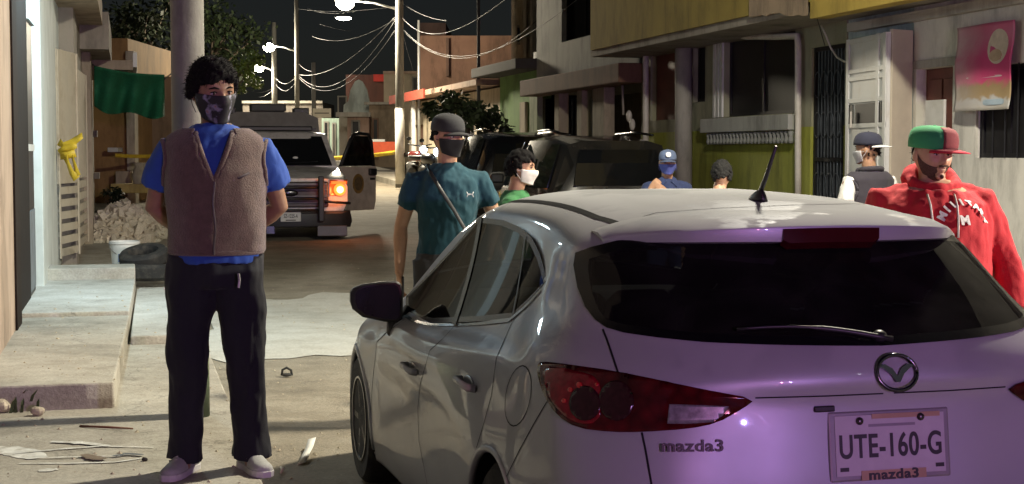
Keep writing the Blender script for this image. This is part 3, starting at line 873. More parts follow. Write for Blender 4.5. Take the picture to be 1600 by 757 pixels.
# ================================================================ ground, street and lights
def gzc(y): return gz(min(y, 110))
def sheet(name, xs, ys, zf, mat, parent=None):
    mb = MB(); v = [(x, y, zf(x, y)) for y in ys for x in xs]; n = len(xs)
    f = [(j * n + i, j * n + i + 1, (j + 1) * n + i + 1, (j + 1) * n + i) for j in range(len(ys) - 1) for i in range(n - 1)]
    mb.add(v, f); return mb.obj(name, mat, parent, smooth=True)
def ground_mat(name, base, dark, light, s1=.5, bump=.35, rough=.85, crack=True):
    m = bpy.data.materials.new(name); m.use_nodes = True
    t = m.node_tree; b = t.nodes['Principled BSDF']; L = t.links
    tc = t.nodes.new('ShaderNodeTexCoord')
    def nz(sc, de=8, ro=.65):
        n = t.nodes.new('ShaderNodeTexNoise'); n.inputs['Scale'].default_value = sc; n.inputs['Detail'].default_value = de; n.inputs['Roughness'].default_value = ro
        L.new(tc.outputs['Object'], n.inputs['Vector']); return n
    n1, n2, n3 = nz(s1, 9, .7), nz(3.1, 8), nz(48, 5)
    cr = t.nodes.new('ShaderNodeValToRGB'); e = cr.color_ramp.elements
    e[0].position = .36; e[0].color = (*dark, 1); e[1].position = .66; e[1].color = (*light, 1)
    k = e.new(.5); k.color = (*base, 1)
    ma = t.nodes.new('ShaderNodeMix'); ma.data_type = 'FLOAT'; ma.inputs[0].default_value = .45
    L.new(n1.outputs['Fac'], ma.inputs[2]); L.new(n2.outputs['Fac'], ma.inputs[3]); L.new(ma.outputs[0], cr.inputs[0])
    r = t.nodes.new('ShaderNodeMapRange'); r.inputs['To Min'].default_value = .55; r.inputs['To Max'].default_value = 1.45; L.new(n3.outputs['Fac'], r.inputs['Value'])
    mx = t.nodes.new('ShaderNodeMix'); mx.data_type = 'RGBA'; mx.blend_type = 'MULTIPLY'; mx.inputs[0].default_value = 1
    L.new(cr.outputs[0], mx.inputs[6]); L.new(r.outputs[0], mx.inputs[7]); out = mx.outputs[2]
    if crack:
        vo = t.nodes.new('ShaderNodeTexVoronoi'); vo.feature = 'DISTANCE_TO_EDGE'; vo.inputs['Scale'].default_value = .55
        wv = nz(1.4, 6); ad = t.nodes.new('ShaderNodeVectorMath'); ad.operation = 'ADD'
        L.new(tc.outputs['Object'], ad.inputs[0]); L.new(wv.outputs['Color'], ad.inputs[1]); L.new(ad.outputs[0], vo.inputs['Vector'])
        rr = t.nodes.new('ShaderNodeMapRange'); rr.inputs['From Max'].default_value = .006; rr.inputs['To Min'].default_value = .6; rr.inputs['To Max'].default_value = 1
        L.new(vo.outputs['Distance'], rr.inputs['Value'])
        m2 = t.nodes.new('ShaderNodeMix'); m2.data_type = 'RGBA'; m2.blend_type = 'MULTIPLY'; m2.inputs[0].default_value = 1
        L.new(out, m2.inputs[6]); L.new(rr.outputs[0], m2.inputs[7]); out = m2.outputs[2]
    L.new(out, b.inputs['Base Color']); b.inputs['Roughness'].default_value = rough
    bp = t.nodes.new('ShaderNodeBump'); bp.inputs['Strength'].default_value = bump; bp.inputs['Distance'].default_value = .03
    a2 = t.nodes.new('ShaderNodeMath'); a2.operation = 'ADD'; L.new(n3.outputs['Fac'], a2.inputs[0]); L.new(n2.outputs['Fac'], a2.inputs[1])
    L.new(a2.outputs[0], bp.inputs['Height']); L.new(bp.outputs[0], b.inputs['Normal'])
    return m
ROAD = ground_mat('worn_road', (.25, .215, .16), (.15, .128, .095), (.34, .305, .24), .6, .6, .8, crack=False)
CONC = ground_mat('pale_concrete', (.42, .41, .37), (.26, .245, .21), (.55, .55, .52), .45, .25, .85)
WALK = ground_mat('sidewalk_concrete', (.36, .335, .28), (.22, .20, .16), (.47, .45, .39), .7, .3, .85)
EARTH = ground_mat('dusty_ground', (.14, .12, .09), (.08, .07, .055), (.20, .17, .13), .4, .4, .9, crack=False)
ys_ = [-120, -60, -25] + [-15 + i * .5 for i in range(120)] + [46 + i * 2 for i in range(33)] + [130, 200, 420]
tag(sheet('ground', [-400, -60, -12, -.9, 8.5, 18, 70, 400], ys_, lambda x, y: gzc(y) - .10, EARTH), kind='structure')
tag(sheet('road', [-1.2 + i * .43 for i in range(21)], [y for y in ys_ if -30 < y < 135], lambda x, y: gzc(y) + .018 * noise.noise(Vector((x * .7, y * .35, 3))), ROAD), kind='structure')
# paler concrete patch in the carriageway, with a ragged outline
pp = [onz(*p, 0) for p in ((404,566),(470,556),(520,552),(575,548),(640,540),(640,470),(575,462),(545,463),(500,465),(455,470),(415,466),(380,472),(330,480),(325,560))]
pp2 = smooth_poly(resample([(p.x, p.y) for p in pp], .5), 1)
pp2 = [(x + .12 * noise.fractal(Vector((x * 2.3, y * 2.3, 1)), .8, 2, 4), y + .55 * noise.fractal(Vector((x * 2.2, y * 2, 5)), .7, 2.1, 5)) for x, y in resample(pp2, .12)]
r_ = delaunay_2d_cdt([Vector(p) for p in resample(pp2, .25)] + [Vector((x * .3, y * .4)) for x in range(-2, 14) for y in range(25, 48) if inpoly((x * .3, y * .4), pp2)], [], [list(range(len(resample(pp2, .25))))], 1, 1e-5)
MB().add([(p.x, p.y, gzc(p.y) + .006 + .018 * noise.noise(Vector((p.x * .7, p.y * .35, 3)))) for p in r_[0]], [tuple(f) for f in r_[2]]).obj('concrete_patch', ground_mat('pale_patch_concrete', (.46, .44, .385), (.33, .30, .24), (.55, .535, .485), .5, .2, .8, crack=False), smooth=True)['kind'] = 'structure'
# left low sidewalk slab along the street
def strip_block(name, x0, x1, y0, y1, zt, mat, x0b=None, x1b=None, zb=-.12, bevel=.012):
    mb = MB(); n = max(1, int((y1 - y0) / 2)); R = []
    for k in range(n + 1):
        t = k / n; y = y0 + (y1 - y0) * t; a = x0 + ((x0b if x0b is not None else x0) - x0) * t; b = x1 + ((x1b if x1b is not None else x1) - x1) * t
        g = gzc(y); R.append([(a, y, g + zb), (b, y, g + zb), (b, y, g + zt), (a, y, g + zt)])
    mb.loft(R); o = mb.obj(name, mat, bevel=bevel); o['kind'] = 'structure'; return o
strip_block('sidewalk_slab', -.86, .55, -6, 40, .18, WALK)
strip_block('sidewalk_slab', -.86, .45, 40.004, 120, .17, WALK)
strip_block('raised_step', -.86, -.09, 8.8, 12.45, .325, WALK, None, .0, .1)
strip_block('raised_walk', -.86, .0, 12.454, 15.6, .36, CONC, None, .06, .1)
strip_block('raised_landing', -.86, .06, 15.604, 16.05, .475, CONC, None, .06, .1)
strip_block('ramp_slab', .004, .42, 11.7, 15.9, .245, CONC, .066, .44, .1)
strip_block('right_pavement', 7.2, 8.4, -20, 120, .16, WALK)
# dried paint and wash-water streaks spilt on the slab
PAINTW = M('dried_paint', (.62, .62, .58), .7, var=.25, scale=14, dirt=(.3, .27, .2), dirt_amt=.8, dirt_scale=11)
slab_o = [o for o in COL.objects if o.name == 'sidewalk_slab'][0]
def stain(pxs, w, seed, z=.183, mat=None):
    P = [onz(a, b, z) for a, b in pxs]; Q = []
    for a, b in zip(P[:-1], P[1:]): Q += [a.lerp(b, k / 6) for k in range(6)]
    Q.append(P[-1]); V = []; F = []
    for i, q in enumerate(Q):
        t = (Q[min(i + 1, len(Q) - 1)] - Q[max(i - 1, 0)]).normalized(); s_ = Vector((-t.y, t.x, 0))
        ww = w * (.45 + .55 * math.sin(PI * (i + .6) / (len(Q) + .4))) * (1 + .7 * noise.noise(Vector((i * .9, seed, 0))))
        V += [tuple(q + s_ * ww), tuple(q - s_ * ww)]
        if i: F.append((2 * i - 2, 2 * i, 2 * i + 1, 2 * i - 1))
    return MB().add(V, F).obj('paint_streak', mat or PAINTW, slab_o)
stain([(-20,700),(30,706),(60,716)], .09, 1); stain([(20,709),(90,702),(160,697),(240,699)], .012, 2, .186); stain([(40,716),(110,714),(190,712)], .009, 3, .188)
stain([(30,724),(110,724),(180,722),(222,716)], .012, 4, .185); stain([(80,690),(130,692),(170,697)], .028, 5, .187)
stain([(60,736),(90,733)], .03, 6, .184)
stain([(130,710),(150,716),(162,718)], .035, 7, .190, M('mud_mark', (.16, .12, .085), .9))
stain([(176,713),(200,709),(224,711)], .018, 8, .189, M('oil_mark', (.04, .035, .03), .6))

# litter on the ground
def rock(name, label, p, r, mat, cat='rock', sq=.7, seed=0, group=None):
    mb = MB(); mb.ell((0, 0, 0), (r, r * .85, r * sq), nu=10, nv=7)
    mb.v = [tuple(Vector(v) * (1 + .28 * noise.noise(Vector(v) * (1.8 / r) * .5 + Vector((seed * 7, seed, 0))))) for v in mb.v]
    o = mb.obj(name, mat); o.location = (p.x, p.y, p.z + r * sq * .8); return tag(o, label, cat, group)
STONE = M('rubble_stone', (.42, .37, .28), .9, var=.3, scale=20, bump=.4, bscale=60)
rock('stone', 'small pale stone lying in front of the raised concrete step', onz(59, 650, .18), .038, STONE, 'stone', .75, 3)
rock('stone', 'stone at the left picture edge beside weeds by the step', onz(3, 645, .18), .05, STONE, 'stone', .8, 5)
rock('stone', 'tiny pebble near the foot of the step, right of the pale stone', onz(108, 639, .18), .016, STONE, 'stone', .7, 9)
mb = MB(); mb.tube([onz(125, 666, .186), onz(170, 668, .192), onz(208, 670, .187)], [.006, .007, .004], 6)
tag(mb.obj('twig', M('twig_brown', (.16, .07, .04), .8), smooth=True), 'thin brown twig lying on the slab left of the man', 'twig')
rock('bottle_cap', 'small dark lump beside the paint streaks on the slab', onz(226, 721, .18), .014, M('dark_lump', (.03, .027, .025), .8), 'lump', .8, 2)
# curled strip of white paper
P = [onz(x, y, .004) for x, y in ((472,726),(478,716),(484,708),(488,700))]
mb = MB(); V = []; F = []
for i, (q, h) in enumerate(zip(P, (.004, .018, .03, .05))):
    V += [(q.x - .022, q.y, h), (q.x + .022, q.y + .01, h + .008)]
    if i: F.append((2 * i - 2, 2 * i - 1, 2 * i + 1, 2 * i))
mb.add(V, F); o = mb.obj('paper_strip', M('white_paper', (.75, .74, .70), .8), smooth=True); o.modifiers.new('s', 'SOLIDIFY').thickness = .002
tag(o, 'crumpled strip of white paper on the road beside the front wheel', 'litter')
P = onz(437, 738, .004)
MB().tube([(P.x, P.y - .06, .012), (P.x + .015, P.y, .02), (P.x + .01, P.y + .07, .015)], [.005, .009, .004], 6).obj('paper_scrap', MATS['white_paper'], smooth=True)
tag(COL.objects['paper_scrap'], 'thin pale scrap on the road near the man\'s shoe', 'litter')
P = onz(448, 588, .004)
mb = MB(); mb.tube([(P.x - .035, P.y, .01), (P.x - .03, P.y, .05), (P.x, P.y, .065), (P.x + .032, P.y, .045), (P.x + .036, P.y, .008)], .009, 6); mb.ell((P.x, P.y, .014), (.04, .03, .012))
tag(mb.obj('rubber_scrap', M('scrap_black', (.02, .02, .02), .8), smooth=True), 'small black rubber loop lying alone on the road', 'litter')
# weeds by the step
LEAFD = M('weed_green', (.05, .07, .025), .8, var=.4, scale=20)
def weeds(name, label, c, r, h, n, seed):
    rnd = random.Random(seed); mb = MB()
    for _ in range(n):
        a = rnd.uniform(0, 2 * PI); q = rnd.uniform(0, r); x, y = c.x + q * math.cos(a), c.y + q * math.sin(a)
        hh = h * rnd.uniform(.4, 1); dx, dy = rnd.uniform(-.6, .6) * hh, rnd.uniform(-.6, .6) * hh; w = .008
        mb.add([(x - w, y, c.z), (x + w, y, c.z), (x + dx * .5 + w, y + dy * .5, c.z + hh * .7), (x + dx, y + dy, c.z + hh), (x + dx * .5 - w, y + dy * .5, c.z + hh * .7)], [(0, 1, 2, 3, 4)])
    return tag(mb.obj(name, LEAFD, fix=False), label, 'weeds')
weeds('weed_clump', 'clump of dark weeds at the foot of the raised step', onz(28, 640, .18), .14, .13, 90, 1)

# ---------------------------------------------------------------- lamps
LAMPW = EM('lit_lamp_lens', (1.0, .93, .78), 60)
POLEM = M('concrete_pole', (.17, .165, .145), .85, var=.2, scale=3, bump=.2, bscale=30, dirt=(.07, .062, .05), dirt_amt=.7, dirt_scale=3.5, dirt_stretch=.3)
STEEL = M('galvanised_steel', (.30, .30, .29), .5, .6, var=.2)
def streetlamp(name, label, base, h, arm_to, lamp_z, watts, r0=.13, r1=.08, col=(1, .88, .68), band=None, soft=.12, spot=None, bowl=.12):
    root = thing(name, label, 'street lamp', base, 0, None)
    bz = base[2]
    MB().tube([(base[0], base[1], bz - .1), (base[0], base[1], bz + h * .5), (base[0], base[1], bz + h)], [r0, (r0 + r1) / 2, r1], 14).obj('pole', POLEM, root, smooth=True, world=True)
    if band: MB().tube([(base[0], base[1], bz), (base[0], base[1], bz + band)], [r0 + .004, r0 + .002], 14).obj('white_band', M('whitewash', (.62, .60, .54), .85, var=.15, scale=5), root, smooth=True, world=True)
    a = Vector((base[0], base[1], lamp_z - .25)); b = Vector(arm_to); b.z = lamp_z
    MB().tube([a, a.lerp(b, .5) + Vector((0, 0, .06)), b], [.03, .027, .024], 8).obj('arm', STEEL, root, smooth=True, world=True)
    d = (b - a); d.z = 0; d.normalize(); s_ = Vector((-d.y, d.x, 0))
    R = []
    for t, w, hh in ((-.18, .05, .04), (-.05, .10, .07), (.15, .13, .09), (.33, .11, .07), (.42, .04, .03)):
        c = b + d * t; R.append([c + s_ * (w * math.cos(k * PI / 5)) + Vector((0, 0, hh * math.sin(k * PI / 5) if k <= 5 else .02 * math.sin(k * PI / 5))) for k in range(10)])
    hd = MB().loft(R).obj('lamp_head', STEEL, root, smooth=True, world=True)
    c = b + d * .15
    MB().ell((c.x, c.y, c.z - .07), (bowl, bowl, bowl * .75)).obj('lens', LAMPW, root, smooth=True, world=True)
    ld = bpy.data.lights.new('lamp_light', 'SPOT' if spot else 'POINT'); ld.energy = watts; ld.color = col; ld.shadow_soft_size = soft
    if spot: ld.spot_size = rad(spot); ld.spot_blend = .35
    lo = bpy.data.objects.new('lamp_light', ld); COL.objects.link(lo); lo.parent = root; lo.matrix_parent_inverse = pinv(root); lo.location = (c.x, c.y, c.z - .10 - bowl)
    return root
# the lamp that lights the foreground: on the right pavement, its head over the carriageway, above the picture
streetlamp('street_lamp', 'tall concrete street lamp beyond the right picture edge, lighting the hatchback', (7.4, 8.55, .15), 7.2, (4.9, 8.55, 0), 5.7, 2750, .13, .09, (1, .92, .73), soft=.22)
# wall lamp on the white house, beyond the right picture edge
wl = thing('wall_lamp', 'lit wall lamp on the white house beyond the right picture edge', 'lamp', (8.28, 4.9, 2.85))
MB().tube([(0, 0, 0), (-.22, 0, .05)], .012, 6).obj('bracket', STEEL, wl); MB().lathe([(.03, .10), (.05, .06), (.10, 0), (.11, -.01)], 20, Matrix.Translation((-.24, 0, 0)), cap=False).obj('shade', STEEL, wl, smooth=True)
MB().ell((-.24, 0, -.01), (.05, .05, .06)).obj('bulb', LAMPW, wl, smooth=True)
ld = bpy.data.lights.new('wall_lamp_light', 'SPOT'); ld.spot_size = rad(64); ld.spot_blend = .35; ld.energy = 2200; ld.color = (1, .92, .78); ld.shadow_soft_size = .06
lo = bpy.data.objects.new('wall_lamp_light', ld); COL.objects.link(lo); lo.parent = wl; lo.location = (-.24, 0, -.12); lo.rotation_euler = Vector((-4.2, 3.2, -1.7)).to_track_quat('-Z', 'Y').to_euler()
# far street lamps on the right kerb
def kerb(px, X=7.0):
    p = onx(px, 240, X); return p
def far_lamp(label, px_pole, px_l, py_l, w, hh=7.5, r0=.15, band=None, X=7.0):
    p = kerb(px_pole, X); D = p.dot(_F); l = atd(px_l, py_l, D)
    return streetlamp('street_lamp', label, (p.x, p.y, gzc(p.y) + .15), hh, (l.x, l.y, 0), l.z, w, r0, r0 * .7, (1, .88, .66), band, bowl=.24, soft=.5)
far_lamp('whitewashed concrete utility pole with a lit lamp, right of the police truck', 625, 548, 1, 3600, 9.5, .125, 2.0)
far_lamp('far lit street lamp, higher of the two above the police truck', 465, 426, 72, 3000, 9.5, .11, None, 7.0)
far_lamp('far lit street lamp, lower of the two above the police truck', 430, 409, 105, 2200, 6.2, .16, None, 7.0)
# thin far poles
def far_pole(name, label, px, top_py, D, r, mat=None):
    p = atd(px, 240, D); t = atd(px, top_py, D); b = gzc(p.y)
    mb = MB(); mb.tube([(p.x, p.y, b - .1), (p.x, p.y, t.z)], [r, r * .75], 10)
    return tag(mb.obj('utility_pole', mat or POLEM, smooth=True), label, 'pole')
far_pole('utility_pole', 'thin far utility pole between the truck roof and the houses', 491, 98, 60, .10)
far_pole('utility_pole', 'thin pale pole just right of the whitewashed lamp pole', 655, 32, 44, .05, STEEL)
far_pole('utility_pole', 'thin dark pole rising behind the leafy shrub', 748, -10, 36, .05, M('dark_pole', (.05, .045, .04), .8))
# near utility pole just behind the man in the brown vest
q = onz(300, 650, .18)
mb = MB(); mb.tube([(q.x, q.y, .05), (q.x, q.y, 2.2), (q.x - .01, q.y, 9)], [.092, .088, .08], 22)
npole = tag(mb.obj('utility_pole', POLEM, smooth=True), 'near concrete utility pole standing behind the man in the brown vest', 'pole')
MB().tube([(q.x, q.y, .17), (q.x, q.y, .62)], [.096, .094], 22).obj('painted_base', M('faded_green', (.10, .13, .07), .85, var=.4, scale=9, dirt=(.25, .22, .17), dirt_amt=.8, dirt_scale=7), npole, smooth=True)

# cables strung from pole to pole
CAB = M('cable_sheath', (.018, .018, .018), .5, var=.1)
def cable(name, label, a, b, sag, r=.012, n=22):
    a, b = Vector(a), Vector(b); pts = []
    for k in range(n + 1):
        t = k / n; p = a.lerp(b, t); p.z -= sag * 4 * t * (1 - t); pts.append(p)
    return tag(MB().tube(pts, r * .4, 5).obj(name, CAB, smooth=True), label, 'cable', 'overhead cables')
G = atd
cable('overhead_cable', 'upper sagging cable left of the whitewashed pole', G(617, 27, 41), G(467, 117, 64.5), .5, .022)
cable('overhead_cable', 'middle sagging cable left of the whitewashed pole', G(617, 33, 41), G(467, 119, 64.5), 1.0, .022)
cable('overhead_cable', 'lowest sagging cable left of the whitewashed pole', G(617, 48, 41), G(467, 122, 64.5), 1.0, .018)
cable('overhead_cable', 'short cable between the two far lamp poles', G(465, 116, 65), G(431, 122, 75), .35, .025)
cable('overhead_cable', 'low slack cable between the two far lamp poles', G(465, 124, 65), G(431, 132, 75), .4, .022)
cable('overhead_cable', 'cable running from the far left lamp pole behind the truck', G(429, 137, 75), G(385, 140, 80), .2, .022)
cable('overhead_cable', 'slanting service wire beside the far left lamp pole', G(430, 135, 75), G(404, 152, 72), .15, .02)
cable('overhead_cable', 'cable from the whitewashed pole rising to the top edge of the sky', G(628, 27, 41), G(860, -62, 14), .55, .012)
cable('overhead_cable', 'cable from the whitewashed pole towards the pale upper house', G(628, 44, 41), G(905, -3, 20), .75, .012)
cable('overhead_cable', 'slack cable from the whitewashed pole to the terracotta house', G(628, 47, 41), G(838, 33, 31), .75, .014)
cable('overhead_cable', 'steep cable rising right from the head of the whitewashed pole', G(627, 4, 41), G(700, 33, 38), .1, .014)
cable('overhead_cable', 'guy wire slanting down right of the whitewashed pole', G(629, 52, 41), G(646, 112, 41.5), .02, .012)
cable('overhead_cable', 'thin line high in the sky left of the top street lamp', G(480, 13, 70), G(560, 17, 45), .15, .016)
cable('overhead_cable', 'lit wire under the top street lamp, sloping down right', G(500, 38, 60), G(548, 49, 58), .03, .022)
cable('overhead_cable', 'lit wire under the top street lamp, rising right to the pole', G(488, 57, 62), G(618, 30, 41), .35, .018)
cable('overhead_cable', 'faint cable from the thin far pole to the left', G(491, 112, 60), G(467, 100, 65), .1, .016)
cable('overhead_cable', 'black cable drooping from the near house slab above the dark grille door', G(1262, -30, 17.6), G(1289, 72, 18.2), .02, .012)
# bright spot below the top lamp, built as a lamp on a span wire
p = G(537, 29, 56)
hl = thing('bright_spot_lamp', 'bright spot below the top street lamp, built as a lamp on a wire', 'street lamp', p)
MB().ell((0, 0, 0), (.28, .28, .06)).obj('lens', LAMPW, hl, smooth=True)
MB().rings([(0, 0, .03, .34, .34), (0, 0, .08, .2, .2), (0, 0, .16, .05, .05)], 16).obj('shade', STEEL, hl, smooth=True)
MB().tube([(0, 0, .12), G(537, 12, 56) - p], .012, 5).obj('wire', CAB, hl)
cable('overhead_cable', 'span wire carrying the small hanging lamp', G(465, 14, 65), G(622, 10, 41), .12, .014)

# loose grit scattered over road and slab
rnd = random.Random(21); mb = MB()
for k in range(2600):
    x = rnd.uniform(-.8, 3.2); y = 4.5 + 16 * rnd.random() ** 1.4
    if -.86 < x < .55: z = .18
    else: z = .003
    if x < .02 and y > 8.7: z = .325 if y < 12.45 else .36
    if x < .06 and y > 15.5: continue
    if .0 <= x < .45 and 11.6 < y: z = .245
    if y > 15.5: z += gzc(y)
    r = rnd.choice([.003, .004, .004, .006, .006, .009, .013]) * rnd.uniform(.7, 1.2)
    a = rnd.uniform(0, 6); c, s_ = math.cos(a) * r, math.sin(a) * r
    mb.add([(x + c, y + s_, z), (x - s_, y + c, z), (x - c, y - s_, z), (x + s_, y - c, z), (x + c * .3, y + s_ * .2, z + r * .8)], [(0, 1, 4), (1, 2, 4), (2, 3, 4), (3, 0, 4)])
tag(mb.obj('loose_grit', STONE, fix=False), 'loose grit and crumbs scattered over road and pavement', 'grit', kind='stuff')
# ================================================================ buildings
def Yx(px, X=8.3): return onx(px, 240, X).y
def Zx(px, py, X=8.3): return onx(px, py, X).z
def PL_(name, base, **k):
    k = {**dict(rough=.85, var=.12, scale=2.2, bump=.12, bscale=25, dirt=tuple(c * .45 for c in base), dirt_amt=.75, dirt_scale=2.6, dirt_stretch=.28), **k}
    return M(name, base, **k)
WHITEW = PL_('white_plaster', (.60, .59, .55)); BLUEW = PL_('pale_blue_plaster', (.36, .45, .48)); GREYW = PL_('grey_plaster', (.30, .29, .26))
LIME = PL_('lime_paint', (.30, .32, .05)); OLIVE = PL_('ochre_paint', (.33, .25, .045)); BEIGE = PL_('beige_plaster', (.40, .34, .26))
CEM = PL_('bare_cement', (.30, .275, .235), dirt_amt=.8); BROWN = PL_('brown_fascia', (.16, .085, .055)); GREEN = PL_('green_plaster', (.16, .30, .09))
TERRA = PL_('terracotta_plaster', (.19, .105, .07)); CREAM = PL_('cream_plaster', (.48, .41, .30)); REDB = M('red_brown_door', (.13, .04, .03), .6, var=.2)
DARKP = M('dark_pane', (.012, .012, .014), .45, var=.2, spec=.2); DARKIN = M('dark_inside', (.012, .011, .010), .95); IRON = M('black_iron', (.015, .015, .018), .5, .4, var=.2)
PVC = M('pvc_pipe', (.58, .56, .50), .5, var=.1, dirt=(.3, .27, .2), dirt_amt=.4, dirt_scale=4); WHM = M('white_metal', (.62, .64, .63), .45, var=.06, dirt=(.35, .3, .22), dirt_amt=.35, dirt_scale=3)
def wall_open(name, mat, parent, X, y0, y1, z0, z1, ops, th=.22, sgn=1):
    """wall on the plane x = X (thickness away from the street) with rectangular openings (ya,yb,za,zb)"""
    ys = sorted({y0, y1, *[a for o in ops for a in o[:2]]}); zs = sorted({z0, z1, *[a for o in ops for a in o[2:]]})
    ys = [y for y in ys if y0 <= y <= y1]; zs = [z for z in zs if z0 <= z <= z1]
    mb = MB(); idx = {}; fs = []
    def vid(i, j, k):
        key = (i, j, k)
        if key not in idx: idx[key] = len(mb.v); mb.v.append((X + k * th * sgn, ys[i], zs[j]))
        return idx[key]
    solid = {}
    for i in range(len(ys) - 1):
        for j in range(len(zs) - 1):
            c = ((ys[i] + ys[i + 1]) / 2, (zs[j] + zs[j + 1]) / 2)
            solid[i, j] = not any(o[0] < c[0] < o[1] and o[2] < c[1] < o[3] for o in ops)
    for (i, j), s_ in solid.items():
        if not s_: continue
        for k in (0, 1): fs.append((vid(i, j, k), vid(i + 1, j, k), vid(i + 1, j + 1, k), vid(i, j + 1, k)))
        for (di, dj, e) in ((-1, 0, ((i, j), (i, j + 1))), (1, 0, ((i + 1, j), (i + 1, j + 1))), (0, -1, ((i, j), (i + 1, j))), (0, 1, ((i, j + 1), (i + 1, j + 1)))):
            if not solid.get((i + di, j + dj), False):
                (a, b), (c, d) = e; fs.append((vid(a, b, 0), vid(c, d, 0), vid(c, d, 1), vid(a, b, 1)))
    mb.f = fs; mb.m = [0] * len(fs)
    return mb.obj(name, mat, parent, world=True)
def window(parent, X, ya, yb, za, zb, frame_m, pane_m=None, nmul=1, depth=.10, sgn=1, bars=0, name='window'):
    """frame, panes and (optionally) bars set inside an opening"""
    x = X + depth * sgn; f = .05
    mb = MB()
    for (a, b, c, d) in ((ya, ya + f, za, zb), (yb - f, yb, za, zb), (ya + f, yb - f, za, za + f), (ya + f, yb - f, zb - f, zb)):
        mb.box(min(x, x + .05 * sgn), max(x, x + .05 * sgn), a, b, c, d)
    for k in range(1, nmul):
        y = ya + (yb - ya) * k / nmul; mb.box(min(x, x + .05 * sgn), max(x, x + .05 * sgn), y - f / 2, y + f / 2, za + f, zb - f)
    w = mb.obj(name, frame_m, parent, world=True)
    for k in range(nmul):
        a = ya + f + (yb - ya - 2 * f) * k / nmul; b = ya + f + (yb - ya - 2 * f) * (k + 1) / nmul
        o = MB().box(x + .02 * sgn - .004, x + .02 * sgn + .004, a + .012, b - .012, za + f, zb - f).obj('pane', pane_m or DARKP, w)
        o.matrix_parent_inverse = Matrix.Identity(4)
    for k in range(bars):
        y = ya + (yb - ya) * (k + .5) / bars
        o = MB().tube([(X - .01 * sgn, y, za), (X - .01 * sgn, y, zb)], .009, 6).obj('bar', IRON, w)
    return w
def house(name, label, loc): return thing(name, label, 'house', loc)

# ---- right side, nearest: white house with poster, window and red-brown door
X1 = 8.3
yA = Yx(1425)
h1 = house('white_house', 'white plastered house with a pink poster and black window, far right', (9.5, 9, .1))
WIN = (Yx(1665), Yx(1524), Zx(1540, 247), Zx(1580, 100)); DOOR = (Yx(1487), Yx(1430), .2, Zx(1440, 108))
wall_open('wall', WHITEW, h1, X1, 3, yA, 0, 4.2, [WIN, DOOR])
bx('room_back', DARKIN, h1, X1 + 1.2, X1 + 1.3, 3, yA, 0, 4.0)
window(h1, X1, *WIN, IRON, None, 3, .06, bars=7)
d1 = bx('door', REDB, h1, X1 + .12, X1 + .17, DOOR[0] + .003, DOOR[1] - .003, DOOR[2], DOOR[3] - .003)
for k in range(2):
    for j in range(3):
        w_ = DOOR[1] - DOOR[0]; a = DOOR[0] + w_ * (.1 + .43 * k); z = DOOR[2] + (DOOR[3] - DOOR[2]) * (.05 + .32 * j)
        o = MB().box(X1 + .10, X1 + .119, a, a + w_ * .36, z, z + (DOOR[3] - DOOR[2]) * .26).obj('door_panel', REDB, d1, bevel=.008)
bx('lintel_trim', PL_('grey_trim', (.32, .31, .28)), h1, X1 - .025, X1 - .002, DOOR[0] - .08, DOOR[1] + .08, DOOR[3], DOOR[3] + .09)
bx('cornice', PL_('soffit_trim', (.42, .40, .36)), h1, X1 - .10, X1 - .002, 3, yA + 1.4, 3.02, 3.12)
# pale board leaning by the door
mb = MB(); a, b = Yx(1487), Yx(1458); mb.box(X1 - .10, X1 - .07, a, b, .2, Zx(1470, 157))
tag(mb.obj('white_board', M('white_board', (.52, .52, .50), .7, var=.1, dirt=(.3, .28, .22), dirt_amt=.4), bevel=.004), 'pale blank board leaning in the red-brown doorway', 'board')
